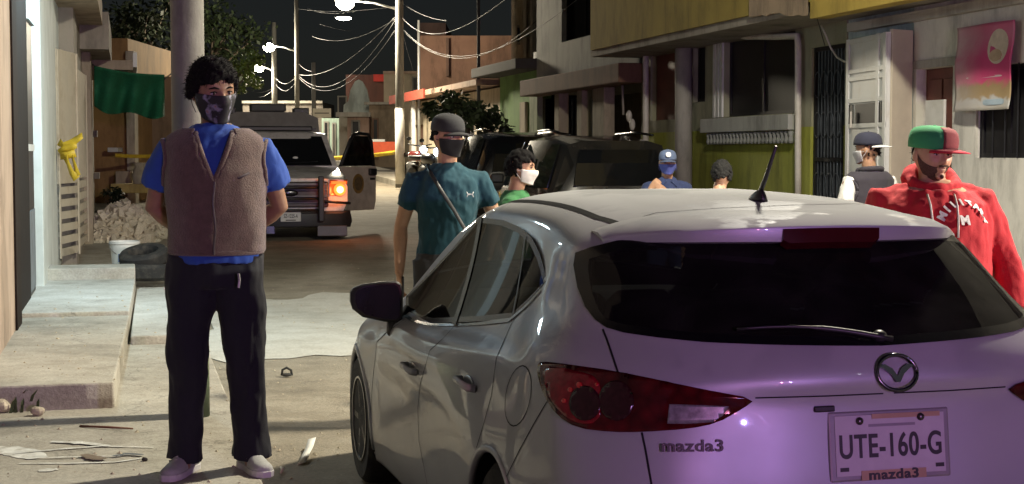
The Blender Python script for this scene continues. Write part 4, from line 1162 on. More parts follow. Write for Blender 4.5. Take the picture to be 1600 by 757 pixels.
# poster
def poster():
    y1, y0 = Yx(1491, 8.2), Yx(1579, 8.2); zt, zb = Zx(1535, 38, 8.2), Zx(1535, 173, 8.2)
    m = bpy.data.materials.new('poster_print'); m.use_nodes = True; t = m.node_tree; b = t.nodes['Principled BSDF']; L = t.links
    tc = t.nodes.new('ShaderNodeTexCoord'); sp = t.nodes.new('ShaderNodeSeparateXYZ'); L.new(tc.outputs['Generated'], sp.inputs[0])
    n = t.nodes.new('ShaderNodeTexNoise'); n.inputs['Scale'].default_value = 5; n.inputs['Detail'].default_value = 7; L.new(tc.outputs['Generated'], n.inputs['Vector'])
    cr = t.nodes.new('ShaderNodeValToRGB'); e = cr.color_ramp.elements
    e[0].position = 0; e[0].color = (.40, .38, .34, 1); e[1].position = 1; e[1].color = (.46, .10, .20, 1)
    for p_, c_ in ((.12, (.42, .42, .42)), (.16, (.30, .22, .12)), (.27, (.26, .19, .10)), (.33, (.50, .06, .17)), (.6, (.50, .05, .18)), (.85, (.46, .14, .24))):
        k = e.new(p_); k.color = (*c_, 1)
    ad = t.nodes.new('ShaderNodeMath'); ad.operation = 'MULTIPLY_ADD'; ad.inputs[1].default_value = .22; L.new(n.outputs['Fac'], ad.inputs[0])
    sb = t.nodes.new('ShaderNodeMath'); sb.operation = 'SUBTRACT'; sb.inputs[1].default_value = .11; L.new(sp.outputs['Z'], sb.inputs[0]); L.new(sb.outputs[0], ad.inputs[2]); L.new(ad.outputs[0], cr.inputs[0])
    # pale bloom on the side by the door
    r = t.nodes.new('ShaderNodeMapRange'); r.inputs['From Min'].default_value = .45; r.inputs['From Max'].default_value = .95; L.new(sp.outputs['Y'], r.inputs['Value'])
    mu = t.nodes.new('ShaderNodeMath'); mu.operation = 'MULTIPLY'; L.new(r.outputs[0], mu.inputs[0]); L.new(n.outputs['Fac'], mu.inputs[1])
    mx = t.nodes.new('ShaderNodeMix'); mx.data_type = 'RGBA'; L.new(mu.outputs[0], mx.inputs[0]); L.new(cr.outputs[0], mx.inputs[6]); mx.inputs[7].default_value = (.50, .46, .46, 1)
    L.new(mx.outputs[2], b.inputs['Base Color']); b.inputs['Roughness'].default_value = .45
    mb = MB(); ny, nz_ = 24, 24; V = []; F = []
    for i in range(ny + 1):
        for j in range(nz_ + 1):
            u, v = i / ny, j / nz_
            V.append((8.2 + .018 * math.sin(u * 7 + v * 2) + .012 * math.sin(v * 9) - .03 * (1 - v), y0 + (y1 - y0) * u, zb + (zt - zb) * v))
    for i in range(ny):
        for j in range(nz_): F.append((i * (nz_ + 1) + j, (i + 1) * (nz_ + 1) + j, (i + 1) * (nz_ + 1) + j + 1, i * (nz_ + 1) + j + 1))
    mb.add(V, F); o = mb.obj('poster', m, smooth=True); o.modifiers.new('s', 'SOLIDIFY').thickness = .004
    tag(o, 'pink printed poster with a pale oval shape, hung above the black window', 'poster')
    # printed pale oval figure with dark marks
    def decal(nm, cu, cv, ru, rv, mat, lift, n=24, pw=2.0):
        P = []
        for k in range(n):
            a = 2 * PI * k / n; u = cu + ru * math.copysign(abs(math.cos(a)) ** (2 / pw), math.cos(a)); v = cv + rv * math.sin(a)
            P.append((8.2 + .018 * math.sin(u * 7 + v * 2) + .012 * math.sin(v * 9) - .03 * (1 - v) - .004 - lift, y0 + (y1 - y0) * u, zb + (zt - zb) * v))
        MB().add(P, [tuple(range(n))]).obj(nm, mat, o)
    cr_ = M('print_cream', (.50, .45, .36), .5, var=.15, scale=14)
    decal('print_shape', .23, .72, .15, .20, cr_, .002); decal('print_shape', .25, .62, .09, .07, M('print_tan', (.42, .33, .22), .5, var=.2), .0035)
    decal('print_panel', .28, .09, .17, .035, M('print_blue', (.30, .38, .45), .5), .003, pw=8)
    decal('print_text_line', .45, .385, .30, .012, M('print_white', (.55, .45, .46), .5), .003, pw=8)
poster()
# ---- pale blue narrow front with the white metal door standing open
yB = Yx(1321)
h2 = house('pale_blue_house', 'narrow pale blue house front behind the open white metal door', (9.5, 18, .1))
wall_open('wall', BLUEW, h2, X1 + .02, yA + .003, yB, 0, 3.4, [(Yx(1410), Yx(1330), .2, 2.75)])
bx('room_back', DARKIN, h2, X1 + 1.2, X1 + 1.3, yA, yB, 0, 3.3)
dg = thing('metal_door', 'white panelled metal door with two dark panes, standing open', 'door', (8.2, 18.5, .15))
xl = 8.08
def leafT(pa, pb):
    d = (pb - pa); return Matrix.Translation(pa) @ Matrix.Rotation(math.atan2(d.y, d.x), 4, 'Z'), d.length
A_ = Vector((7.92, Yx(1387, 7.92), 0)); B_ = Vector((8.05, Yx(1325, 8.05), 0)); C_ = Vector((8.27, Yx(1422, 8.27), 0))
zt = Zx(1350, 58, 8.0); zb = .25
T1, L1 = leafT(A_, B_); T2, L2 = leafT(C_, A_)
MB().box(0, L1, -.02, .02, zb, zt, T1).obj('leaf', WHM, dg, world=True, bevel=.004)
MB().box(0, L2 - .03, -.02, .02, zb, zt + .03, T2).obj('leaf', M('beige_lit_metal', (.55, .50, .40), .5, var=.06), dg, world=True, bevel=.004)  # plain leaf of the white door, beige lamplight put into its colour
# raised rails and panels on the street face of the first leaf (left-hand normal)
sgnf = 1 if (T1.to_3x3() @ Vector((0, 1, 0))).x < 0 else -1
def onleaf(nm, u0, u1, z0, z1, mat, d0=.021, d1=.034):
    a, b = sorted((sgnf * d0, sgnf * d1)); MB().box(L1 * u0, L1 * u1, a, b, z0, z1, T1).obj(nm, mat, dg, world=True, bevel=.003)
H_ = zt - zb
for z in (zb, zb + H_ * .22, Zx(1355, 200, 7.98), Zx(1355, 160, 7.98), Zx(1355, 125, 7.98), Zx(1355, 120, 7.98) + .05, zt - .06): onleaf('rail', .0, 1, z, z + .05, WHM)
for u in (.0, .17, .93): onleaf('stile', u, u + .07, zb, zt, WHM, .0215, .038)
zp0, zp1 = Zx(1355, 196, 7.98), Zx(1355, 162, 7.98)
onleaf('pane', .27, .90, zp0, zp1, DARKP, .021, .030) if False else None
onleaf('pane', .10, .76, zp0, zp1, DARKP, .0205, .030); onleaf('pane', .82, .95, zp0, zp1, DARKP, .0205, .030)
MB().tube([T1 @ Vector((L1 * .80, sgnf * .06, zp0 - .02)), T1 @ Vector((L1 * .80, sgnf * .06, zp0 + .16))], .012, 8).obj('handle', PVC, dg, world=True)
# ---- yellow-green house: window with balusters, dark slit window, brown door, iron grille door, pipes
yC = Yx(1002)
h3 = house('lime_green_house', 'lime and grey house with wide dark window and yellow upper floor', (9.5, 23, .2))
GR = (Yx(1319), Yx(1267), .25, Zx(1290, 72)); WD = (Yx(1241), Yx(1131), Zx(1170, 181), Zx(1170, 55)); SL = (Yx(1101), Yx(1082), Zx(1090, 160), Zx(1090, 62)); BD = (Yx(1054), Yx(1016), Zx(1035, 188), Zx(1035, 66))
zl = Zx(1170, 202)
wall_open('upper_wall', PL_('grey_green_plaster', (.27, .27, .19)), h3, X1, yB + .003, yC, zl + .001, 3.3, [GR, WD, SL, BD])
wall_open('lower_wall', LIME, h3, X1 - .01, yB + .003, yC, 0, zl, [(GR[0], GR[1], GR[2], zl + 1), (BD[0], BD[1], BD[2], zl + 1)])
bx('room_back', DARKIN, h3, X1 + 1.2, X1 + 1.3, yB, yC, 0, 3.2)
window(h3, X1, *WD, IRON, None, 2, .08, bars=0); window(h3, X1, *SL, IRON, None, 1, .08)
bx('door', REDB, h3, X1 + .10, X1 + .15, BD[0] + .003, BD[1] - .003, BD[2], BD[3])
# curtain-like white side frame of window
for k in range(3): bx('window_trim', WHM, h3, X1 - .03, X1 + .06, WD[1] + .02 + k * .14, WD[1] + .10 + k * .14, WD[2], WD[3])
sill = bx('window_sill', PL_('sill_grey', (.36, .37, .35)), h3, X1 - .16, X1 - .012, WD[0] - .15, WD[1] + .55, WD[2] - .22, WD[2] - .02, bevel=.01)
nb = 24
for k in range(nb):
    y = WD[0] - .1 + (WD[1] + .45 - WD[0]) * k / (nb - 1)
    o = MB().lathe([(.03, -.0), (.045, .04), (.03, .09), (.045, .14), (.03, .16)], 8, Matrix.Translation((X1 - .09, y, WD[2] - .39))).obj('baluster', PL_('baluster_white', (.24, .25, .24)), sill, smooth=True)
# iron grille door
gd = thing('grille_door', 'tall black wrought-iron grille door between pipe and white metal door', 'door', (X1, (GR[0] + GR[1]) / 2, GR[2]))
mb = MB()
for (a, b, c, d) in ((GR[0], GR[0] + .05, GR[2], GR[3]), (GR[1] - .05, GR[1], GR[2], GR[3]), (GR[0] + .05, GR[1] - .05, GR[3] - .05, GR[3]), (GR[0] + .05, GR[1] - .05, GR[2], GR[2] + .3), (GR[0] + .05, GR[1] - .05, 1.5, 1.55)): mb.box(X1 + .03, X1 + .07, a, b, c, d)
mb.obj('frame', IRON, gd, world=True)
bx('backing_sheet', M('blue_black_sheet', (.02, .025, .035), .5, .3, var=.3), gd, X1 + .09, X1 + .10, GR[0] + .004, GR[1] - .004, GR[2], GR[3])
for k in range(9):
    y = GR[0] + .1 + (GR[1] - GR[0] - .2) * k / 8
    MB().tube([(X1 + .05, y, GR[2] + .3), (X1 + .05, y, GR[3] - .05)], .010, 6).obj('bar', M('worn_iron', (.09, .10, .12), .4, .5, var=.4), gd, world=True)
    if k % 2 == 0:
        for zc in (1.2, 1.95, 2.45):
            c = [(X1 + .035, y + .09 * math.cos(a * PI / 7), zc + .16 * math.sin(a * PI / 7)) for a in range(15)]
            MB().tube(c, .008, 6).obj('scroll', MATS['worn_iron'], gd, world=True)
# pipes
def pipe(label, pts, r=.05):
    return tag(MB().tube(pts, r, 10).obj('drain_pipe', PVC, smooth=True), label, 'pipe')
XP = X1 - .09
def pw(px, py, X=XP): return onx(px, py, X)
pipe('white drain pipe above the dark window with an upturned elbow', [pw(1168, 33), pw(1155, 36), pw(1152, 44), pw(1155, 55), pw(1168, 58), pw(1210, 58), pw(1246, 57), pw(1247, 70), pw(1247, 240), pw(1247, 330)], .042)
pipe('thin pale drain pipe at the left end of the lime house', [pw(945, 62), pw(952, 68), pw(1004, 66), pw(1009, 76), pw(1009, 160), pw(1009, 330)], .05)
col = MB().tube([pw(1068, 55, X1 - .14), pw(1068, 350, X1 - .14)], .13, 14).obj('column', GREYW, h3, smooth=True, world=True)
# yellow upper floor overhanging the pavement
zs = 3.28
bx('soffit_slab', CEM, h3, 7.42, X1 + .5, 3, yC, zs - .10, zs)
bx('parapet', OLIVE, h3, 7.38, 7.56, Yx(1262, 7.38), yC - .1, zs + .002, 5.4)
bx('parapet', PL_('lit_ochre_paint', (.42, .31, .06)), h3, 7.36, 7.56, 11.2, Yx(1266, 7.38), zs - .19, 5.4)  # same ochre as the stretch before, lamplight put into the lighter tone
bx('parapet', PL_('dulled_cement', (.09, .085, .075)), h3, 7.36, 7.56, 3, 11.19, zs - .19, 5.4)  # unseen stretch, darkened to dull its reflection in the rear glass
mb = MB(); rnd = random.Random(4); P = []
for k in range(14):
    t = k / 13; P.append((Yx(1262, 7.37) + (Yx(1170, 7.37) - Yx(1262, 7.37)) * t, zs - .16 + .05 * rnd.random() + .13 * t))
V = [(7.355, y, z) for y, z in P] + [(7.355, y, 5.4) for y, z in P] + [(7.379, y, z) for y, z in P] + [(7.379, y, 5.4) for y, z in P]; n = len(P)
F = [(i, i + 1, n + i + 1, n + i) for i in range(n - 1)] + [(2 * n + i, 2 * n + i + 1, i + 1, i) for i in range(n - 1)]
mb.add(V, F); mb.obj('broken_render', PL_('broken_cement', (.36, .27, .18), dirt_amt=.9, bump=.4), h3, world=True)
bx('upper_wall', OLIVE, h3, X1 + .0, X1 + .25, 11.2, yC, zs + .002, 6.2)
# loose white cable loop by grille door
mb = MB(); mb.tube([onx(*p, 8.12) for p in ((1283,40),(1290,55),(1298,75),(1308,90),(1318,96),(1322,97))], .012, 6)
tag(mb.obj('loose_cable', PVC, smooth=True), 'loose white cable hanging in a curve above the grille door', 'cable')

# ---- grey two-storey house with brown canopy and dark porch
yD = Yx(842)
h4 = house('grey_house', 'grey bare-cement two-storey house with brown canopy over a dark porch', (9.5, 29, .4))
UW = (Yx(941), Yx(881), Zx(900, 62), 6.4)
wall_open('upper_wall', PL_('weathered_grey', (.34, .34, .32), dirt_amt=.8), h4, X1 - .05, yC + .003, yD, Zx(900, 118), 7.5, [UW])
window(h4, X1 - .05, *UW, M('dull_black_frame', (.02, .02, .02), .95, spec=0), M('unlit_pane', (.01, .01, .011), 1.0, spec=0), 2, .1)
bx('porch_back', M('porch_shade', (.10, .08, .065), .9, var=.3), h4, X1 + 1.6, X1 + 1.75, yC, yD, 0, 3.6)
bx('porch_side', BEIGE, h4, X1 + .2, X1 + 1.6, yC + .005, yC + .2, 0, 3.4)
za = Zx(900, 140, 7.9); zb_ = Zx(900, 112, 7.9)
bx('canopy', BROWN, h4, 7.8, X1 - .055, Yx(966, 7.8), Yx(812, 7.8), za, zb_, bevel=.02)
bx('porch_roof', CEM, h4, X1 - .05, X1 + 1.75, yC + .003, yD, za + .05, za + .2)
for px, w in ((885, .16), (921, .16), (951, .34)):
    bx('porch_column', PL_('porch_column_plaster', (.34, .29, .21)), h4, X1 - .2, X1 + .0, Yx(px) - w, Yx(px) + w, .1, za - .002, bevel=.01)
# iron grille between columns (diagonal lattice)
for k in range(12):
    y = Yx(951) + (Yx(885) - Yx(951)) * k / 11
    MB().tube([(X1 + .05, y, .3), (X1 + .05, y, za - .1)], .014, 5).obj('grille_bar', IRON, h4, world=True)
for k in range(2):
    c = pw(983 + 5 * k, 182 + 13 * k, X1 - .1)
    mb = MB(); mb.ell((0, 0, 0), (.05, .05, .1)); mb.v = [tuple(Vector(v) + c) for v in mb.v]; mb.obj('meter_box', PVC, h4, smooth=True, world=True)
mb = MB(); mb.tube([pw(972, 110, X1 - .1), pw(974, 180, X1 - .1)], .02, 6); mb.obj('conduit', CEM, h4, world=True)
# ---- green house with black tank
yE = Yx(778)
h5 = house('green_house', 'low bright green house with dark flat roof left of the grey house', (9.5, 34, .5))
wall_open('wall', GREEN, h5, X1 + .05, yD + .003, yE, 0, Zx(800, 117), [(Yx(842), Yx(826), .4, Zx(835, 155))])
bx('pilaster', PL_('pale_green_plaster', (.30, .36, .22)), h5, X1 - .08, X1 + .045, Yx(845), Yx(833), .1, Zx(838, 143)); bx('door_frame', CREAM, h5, X1 - .03, X1 + .045, Yx(822), Yx(814), .2, Zx(818, 160))
bx('door', M('pale_door', (.34, .33, .27), .6), h5, X1 + .1, X1 + .14, Yx(842), Yx(826), .4, Zx(835, 155) - .003)
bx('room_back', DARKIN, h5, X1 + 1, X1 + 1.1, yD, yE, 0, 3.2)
bx('roof', M('dark_roof', (.035, .03, .027), .9), h5, X1 - .5, X1 + 5, yD + .003, yE + .6, Zx(800, 117) + .002, Zx(800, 117) + .22, bevel=.02)
tk = onx(826, 108, X1 + .2); s_ = tk.dot(_F) / 2400
tag(MB().rings([(tk.x + .4, tk.y, tk.z - .10, 18 * s_, 18 * s_), (tk.x + .4, tk.y, tk.z + 26 * s_, 18 * s_, 18 * s_), (tk.x + .4, tk.y, tk.z + 30 * s_, 8 * s_, 8 * s_)], 20, p=5).obj('water_tank', M('black_tank', (.015, .014, .014), .7), smooth='auto'), 'black water tank on the roof of the green house', 'tank')
# ---- cream tall house behind and terracotta block
def block(name, label, pxa, pxb, py_top, D, mat, deep=6, base=0, cat='house', wins=(), wm=None):
    """house front facing the camera side of the street corner: box whose street face spans pxa..pxb at depth D"""
    a, b = atd(pxa, 240, D), atd(pxb, 240, D); t = atd(pxa, py_top, D)
    root = thing(name, label, cat, ((a.x + b.x) / 2, (a.y + b.y) / 2, gzc(a.y)))
    d = (b - a).normalized(); nrm = Vector((-d.y, d.x, 0))
    T = Matrix.Translation((a.x, a.y, 0)) @ Matrix(((d.x, nrm.x, 0, 0), (d.y, nrm.y, 0, 0), (0, 0, 1, 0), (0, 0, 0, 1)))
    L_ = (b - a).length
    MB().box(0, L_, 0, deep, base, t.z, T).obj('wall', mat, root, world=True)
    for (wx0, wx1, wy0, wy1, m) in wins:
        u0, u1 = (wx0 - pxa) / (pxb - pxa) * L_, (wx1 - pxa) / (pxb - pxa) * L_; z1, z0 = atd(wx0, wy0, D).z, atd(wx0, wy1, D).z
        if m == 'door' or m == 'window':
            o = MB().box(u0, u1, -.05, -.003, z0, z1, T).obj(m, PL_('dull_frame', (.22, .21, .19)) if m == 'window' else BROWN, root, world=True)
            q = MB().box(u0 + .06, u1 - .06, -.058, -.051, z0 + .06, z1 - .06, T).obj('pane', DARKP, o); q.matrix_parent_inverse = Matrix.Identity(4)
        else:
            MB().box(u0, u1, -.25, -.002, z0, z1, T).obj('ledge', m, root, world=True)
    return root
block('cream_upper_house', 'tall cream house with pilasters rising behind the black tank', 799, 838, -12, 37, CREAM, 4, 0, wins=((817, 822, -5, 100, CREAM), (828, 832, -5, 90, CREAM), (808, 812, 40, 70, 'window')))
block('terracotta_house', 'large plain terracotta block rising behind the low cream house', 655, 800, 56, 49, TERRA, 6, 0, wins=((698, 702, 60, 120, PL_('terra_rib', (.12, .07, .05))),))
block('terracotta_house', 'dark taller slab at the left end of the terracotta block', 652, 697, 36, 56, PL_('dark_terra', (.10, .06, .05)), 6, 0)
# ---- low cream house with red roof edge and shrub
h6 = house('low_cream_house', 'low cream house with red roof edge behind the leafy shrub', (9.5, 40, .7))
y6a, y6b = Yx(775), Yx(634)
wall_open('wall', CREAM, h6, X1 + .1, y6a + .01, y6b, 0, Zx(700, 150), [(Yx(656), Yx(641), .5, Zx(648, 195)), (Yx(735), Yx(710), Zx(720, 215), Zx(720, 170))])
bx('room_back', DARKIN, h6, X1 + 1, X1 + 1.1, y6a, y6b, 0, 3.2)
window(h6, X1 + .1, Yx(735), Yx(710), Zx(720, 215), Zx(720, 170), WHM, None, 2)
bx('door', BROWN, h6, X1 + .2, X1 + .25, Yx(656), Yx(641), .5, Zx(648, 195))
bx('roof_slab', PL_('tile_roof', (.30, .20, .14)), h6, X1 - .45, X1 + 5, y6a + .1, y6b + .05, Zx(700, 147), Zx(700, 139))
bx('roof_edge', M('red_fascia', (.34, .05, .025), .7, var=.2), h6, X1 - .50, X1 - .452, Yx(690), y6b + .1, Zx(700, 152), Zx(700, 137))
bx('corner_post', WHM, h6, X1 - .3, X1 - .2, Yx(660), Yx(658), .5, Zx(700, 147))
# ---- far houses beyond the whitewashed pole
block('far_house', 'far cream house with a dark window seen right of the whitewashed pole', 600, 652, 113, 62, CREAM, 6, 0, wins=((644, 654, 120, 142, 'window'), (600, 655, 112, 116, PL_('far_ledge', (.45, .33, .25)))))
block('far_house', 'far dark red-roofed house left of the whitewashed pole', 541, 617, 117, 66, PL_('dark_red_wall', (.075, .028, .022)), 5, 0, wins=((585, 617, 117, 128, M('red_awning', (.45, .03, .025), .7)),))
block('far_house', 'far weathered house wall with a door beneath the dark red roof', 577, 622, 162, 60, PL_('weathered_tan', (.25, .19, .13), dirt_amt=.9), 4, 0, wins=((582, 592, 185, 250, 'door'), (570, 625, 160, 164, CEM)))
block('far_house', 'far small pinkish shop front with a barred window', 543, 577, 183, 59, PL_('pinkish_wall', (.33, .22, .17)), 4, 0, wins=((549, 563, 188, 222, 'window'), (526, 580, 176, 183, CEM)))
block('far_house', 'far house with a rounded pale gable above the shop front', 530, 545, 168, 63, GREYW, 4, 0, wins=((528, 543, 150, 180, 'window'),))
a = atd(561, 240, 61.5)
R_ = [(-.62, 0), (-.60, .35), (-.42, .5), (-.33, .95), (-.15, 1.28), (0, 1.36), (.15, 1.28), (.33, .95), (.42, .5), (.60, .35), (.62, 0)]
zg = atd(561, 178, 61.5).z
tag(MB().prism([(x, z) for x, z in R_], 0, .25, Matrix.Translation((a.x, a.y, zg)) @ Matrix.Rotation(-PSI, 4, 'Z')).obj('gable', PL_('pale_gable', (.40, .46, .44))), 'rounded pale parapet gable above the far shop front', 'gable')
block('far_house', 'far narrow house with a pale green front left of the shop', 503, 531, 185, 68, PL_('mint_wall', (.30, .40, .34)), 4, 0, wins=((506, 514, 190, 250, 'window'), (519, 525, 192, 250, 'window')))
block('far_house', 'far low dark house behind the police truck roof', 380, 505, 160, 78, PL_('dim_wall', (.16, .14, .12)), 5, 0, wins=((430, 445, 185, 205, 'window'), (380, 505, 158, 162, CEM)))
# small lit sign on thin far pole
p = atd(503, 177, 59.8); sg = thing('small_sign', 'small pale sign board on the thin far pole', 'sign', p, -PSI)
MB().box(-.36, .36, -.03, .03, -.18, .18).obj('board', M('sign_board', (.55, .50, .38), .6), sg, bevel=.01)
MB().box(-.28, .28, -.036, -.031, -.03, .02).obj('lettering_line', M('sign_ink', (.15, .13, .1), .6), sg)
MB().tube([(-.36, 0, 0), (-.42, .0, 0)], .02, 6).obj('bracket', STEEL, sg)

# ================================================================ left side
XL = -.80
def YL(px, X=XL): return onx(px, 240, X).y
l1 = house('left_house', 'beige house with dark steel door at the left picture edge', (-2, 9, .3))
ydo0, ydo1 = YL(19), YL(44)
wall_open('wall', PL_('warm_beige', (.42, .33, .26)), l1, XL, 9.0, ydo0, 0, 5, [], .25, -1)
bx('added_dark_panel', M('added_panel_grey', (.12, .12, .125), .6, .0, var=.3), l1, XL - .3, XL - .12, 0, 8.99, 0, 3.4); bx('added_panel_head', PL_('panel_head_plaster', (.12, .10, .085)), l1, XL - .3, XL, 0, 8.99, 3.41, 5)  # unseen dark panel and head, added to darken reflections in the car
bx('wall_back', DARKIN, l1, XL - .6, XL - .5, 3, 17.2, 0, 5)
bx('door_jamb', M('dark_brown_steel', (.016, .011, .009), .8, .0, var=.2, spec=.1), l1, XL - .2, XL + .015, ydo0 + .003, ydo0 + .5, .3, 5)
dr = bx('door', M('dark_steel_leaf', (.012, .010, .010), .8, .0, var=.2, spec=.1), l1, XL - .12, XL - .02, ydo0 + .5, ydo1 + .4, .3, 5)
l2 = house('pale_house', 'bluish white house front lit by a cold lamp, far left', (-2, 15, .3))
yq0 = ydo1 + .42; xb_ = -.77
bx('glass_door', M('door_glass_dark', (.02, .024, .028), .45, var=.3, spec=.15), l2, XL - .10, XL - .03, yq0, YL(63, xb_), .35, 3.0)
gdr = bx('door_rail', WHM, l2, XL - .029, XL - .02, yq0, YL(63, xb_), 1.62, 1.68)
bx('door_panel_low', M('grey_blue_panel', (.14, .17, .20), .6, .0, var=.3, scale=6), l2, XL - .029, XL - .022, yq0 + .05, YL(63, xb_) - .05, .4, 1.1)
bx('transom', PL_('pale_blue_white', (.58, .64, .64), dirt_amt=.25), l2, XL - .12, XL - .0, yq0, YL(63, xb_), 2.75, 5)
xb = -.77
bx('pilaster', MATS['pale_blue_white'], l2, XL - .3, xb, YL(66, xb), YL(97, xb), .3, 5, bevel=.01)
bx('pilaster_return', PL_('grey_blue_plaster', (.36, .40, .40)), l2, XL - .3, xb + .03, YL(97, xb) + .003, YL(97, xb) + .9, .3, 2.75)
bx('wall_top', CEM, l2, XL - .3, xb, YL(97, xb) + .003, YL(97, xb) + .9, 2.76, 5)
# cold tube lamp over that door (above the picture)
tl_ = thing('tube_lamp', 'cold white tube lamp above the pale blue house front, out of view', 'lamp', (-.45, 13.6, 3.55))
MB().box(-.05, .05, -.6, .6, .03, .07).obj('housing', WHM, tl_); MB().tube([(0, -.58, 0), (0, .58, 0)], .018, 8).obj('tube', EM('cold_tube', (.72, .92, 1.0), 14), tl_)
MB().tube([(-.05, 0, .05), (-.28, 0, .05)], .012, 6).obj('bracket', WHM, tl_)
ld = bpy.data.lights.new('tube_light', 'AREA'); ld.shape = 'RECTANGLE'; ld.size = .1; ld.size_y = 1.1; ld.energy = 105; ld.color = (.66, .90, 1.0)
lo = bpy.data.objects.new('tube_light', ld); COL.objects.link(lo); lo.parent = tl_; lo.location = (.0, 0, -.03); lo.rotation_euler = (0, rad(-12), 0)

# white tall boards with slatted lower part: makeshift gate, tied with yellow tape
wg = thing('board_gate', 'tall makeshift gate of white boards with a slatted lower half', 'gate', atd(105, 412, 18))
BO = M('white_boards', (.55, .50, .40), .8, var=.12, scale=3, bump=.15, dirt=(.3, .24, .16), dirt_amt=.5, dirt_scale=3)
def gate_panel(pa, pb, Da, Db, pyt, pyb, pys):
    A = atd(pa, 240, Da); B = atd(pb, 240, Db); d = (B - A); L_ = d.length
    T = Matrix.Translation((A.x, A.y, 0)) @ Matrix.Rotation(math.atan2(d.y, d.x), 4, 'Z')
    zt, zb, zs_ = atd(pa, pyt, Da).z, atd(pa, pyb, Da).z, atd(pa, pys, Da).z
    MB().box(.0, L_, -.02, .01, zs_, zt, T).obj('board', BO, wg, world=True, bevel=.004)
    for u in (0, L_ - .05): MB().box(u, u + .05, -.035, -.0205, zb, zt - .003, T).obj('upright', BO, wg, world=True, bevel=.004)
    n = 6; h = (zs_ - zb) / n
    for k in range(n): MB().box(.05, L_ - .05, -.018, .006, zb + h * k + .02, zb + h * (k + 1) - .035, T).obj('slat', BO, wg, world=True)
gate_panel(88, 119, 17.3, 18.2, 76, 405, 288); gate_panel(117, 133, 18.6, 20.5, 105, 392, 280)
# yellow tape knotted on it
TAPE = M('yellow_tape', (.62, .44, .03), .45, var=.15, scale=12)
def tape_ribbon(name, pts, w, label=None, tw=0.0, parent=None):
    V = []; F = []
    for i, q in enumerate(pts):
        a = tw * math.sin(i * 1.3); t = (pts[min(i + 1, len(pts) - 1)] - pts[max(i - 1, 0)]).normalized(); u = Vector((0, 0, 1)) - t * t.z
        if u.length < .2: u = _R.copy()
        u.normalize(); s2 = u * math.cos(a) + t.cross(u) * math.sin(a)
        V += [tuple(q + s2 * w / 2), tuple(q - s2 * w / 2)]
        if i: F.append((2 * i - 2, 2 * i, 2 * i + 1, 2 * i - 1))
    o = MB().add(V, F).obj(name, TAPE, parent, smooth=True, fix=False); o.modifiers.new('s', 'SOLIDIFY').thickness = .002
    if label: tag(o, label, 'tape')
    return o
kn = thing('tape_knot', 'knotted yellow police tape tied round the white board gate', 'tape', atd(108, 240, 17.0))
for pts in (((92,222),(100,228),(112,224),(122,217),(129,212)), ((93,240),(103,232),(112,230),(120,226)), ((100,240),(106,255),(112,270),(120,280)), ((110,232),(114,248),(118,262),(121,275)), ((94,244),(106,243),(118,240))):
    o = tape_ribbon('tape_end', [atd(x, y, 17.05 - .02 * i) for i, (x, y) in enumerate(pts)], .085, None, .5, kn); o.matrix_parent_inverse = pinv(kn)
# concrete house behind the gate with projecting slab
l3 = house('left_concrete_house', 'bare concrete house with a projecting slab behind the board gate', (-2, 22, .3))
xw = -.60
bx('wall', CEM, l3, -4, xw, 19.0, 29.5, 0, 4.6)
bx('slab', PL_('slab_cement', (.46, .38, .29)), l3, -1.6, onz(160, 30, 3.35).x if False else -.30, 17.6, 21.5, Zx(100, 25, -.7) if False else 3.32, 3.62)
bx('slab_beam', CEM, l3, -1.6, -.22, 21.5, 25.5, 3.0, 3.5)
bx('lower_canopy', PL_('canopy_cement', (.36, .30, .23)), l3, xw, .10, 24, 27.5, 2.86, 3.0)
bx('lit_beam_edge', WHM, l3, .101, .16, 24, 27.5, 2.9, 3.12)  # white strip standing in for the light along the beam edge
bx('pier', BEIGE, l3, xw, xw + .12, 22.2, 23.1, 0, 3.0)
for k, (px, py) in enumerate(((143, 210), (147, 275), (150, 145))):
    p = onx(px, py, xw); bx('ledge_bracket', CEM, l3, xw, xw + .10, p.y - .4, p.y + .3, p.z - .05, p.z + .06)
# green shade cloth
def tarp():
    D0 = 23.0; nu, nv = 30, 16; V = []; F = []
    for i in range(nu + 1):
        u = i / nu; px = 147 + 110 * u
        yt = 103 + 7 * math.sin(u * PI) + 14 * u * u; yb = 166 + 14 * u + 8 * math.sin(u * PI * 1.0) + 5 * math.sin(u * 9)
        for j in range(nv + 1):
            v = j / nv; d = D0 + .8 * u + .14 * math.sin(u * 17 + v * 2) * (.3 + v) + .25 * math.sin(v * PI)
            V.append(tuple(atd(px, yt + (yb - yt) * v, d)))
    for i in range(nu):
        for j in range(nv): F.append((i * (nv + 1) + j, i * (nv + 1) + j + 1, (i + 1) * (nv + 1) + j + 1, (i + 1) * (nv + 1) + j))
    o = MB().add(V, F).obj('shade_cloth', M('green_shade_net', (.006, .115, .05), .8, var=.25, scale=30, bump=.3, bscale=220), smooth=True); o.modifiers.new('s', 'SOLIDIFY').thickness = .004
    tag(o, 'green shade cloth hung over the left pavement', 'cloth')
    MB().tube([atd(147, 103, 23), atd(140, 98, 22.4), atd(134, 92, 22)], .01, 5).obj('rope', CAB, o); MB().tube([atd(257, 124, 23.8), atd(272, 112, 24.3)], .01, 5).obj('rope', CAB, o)
tarp()
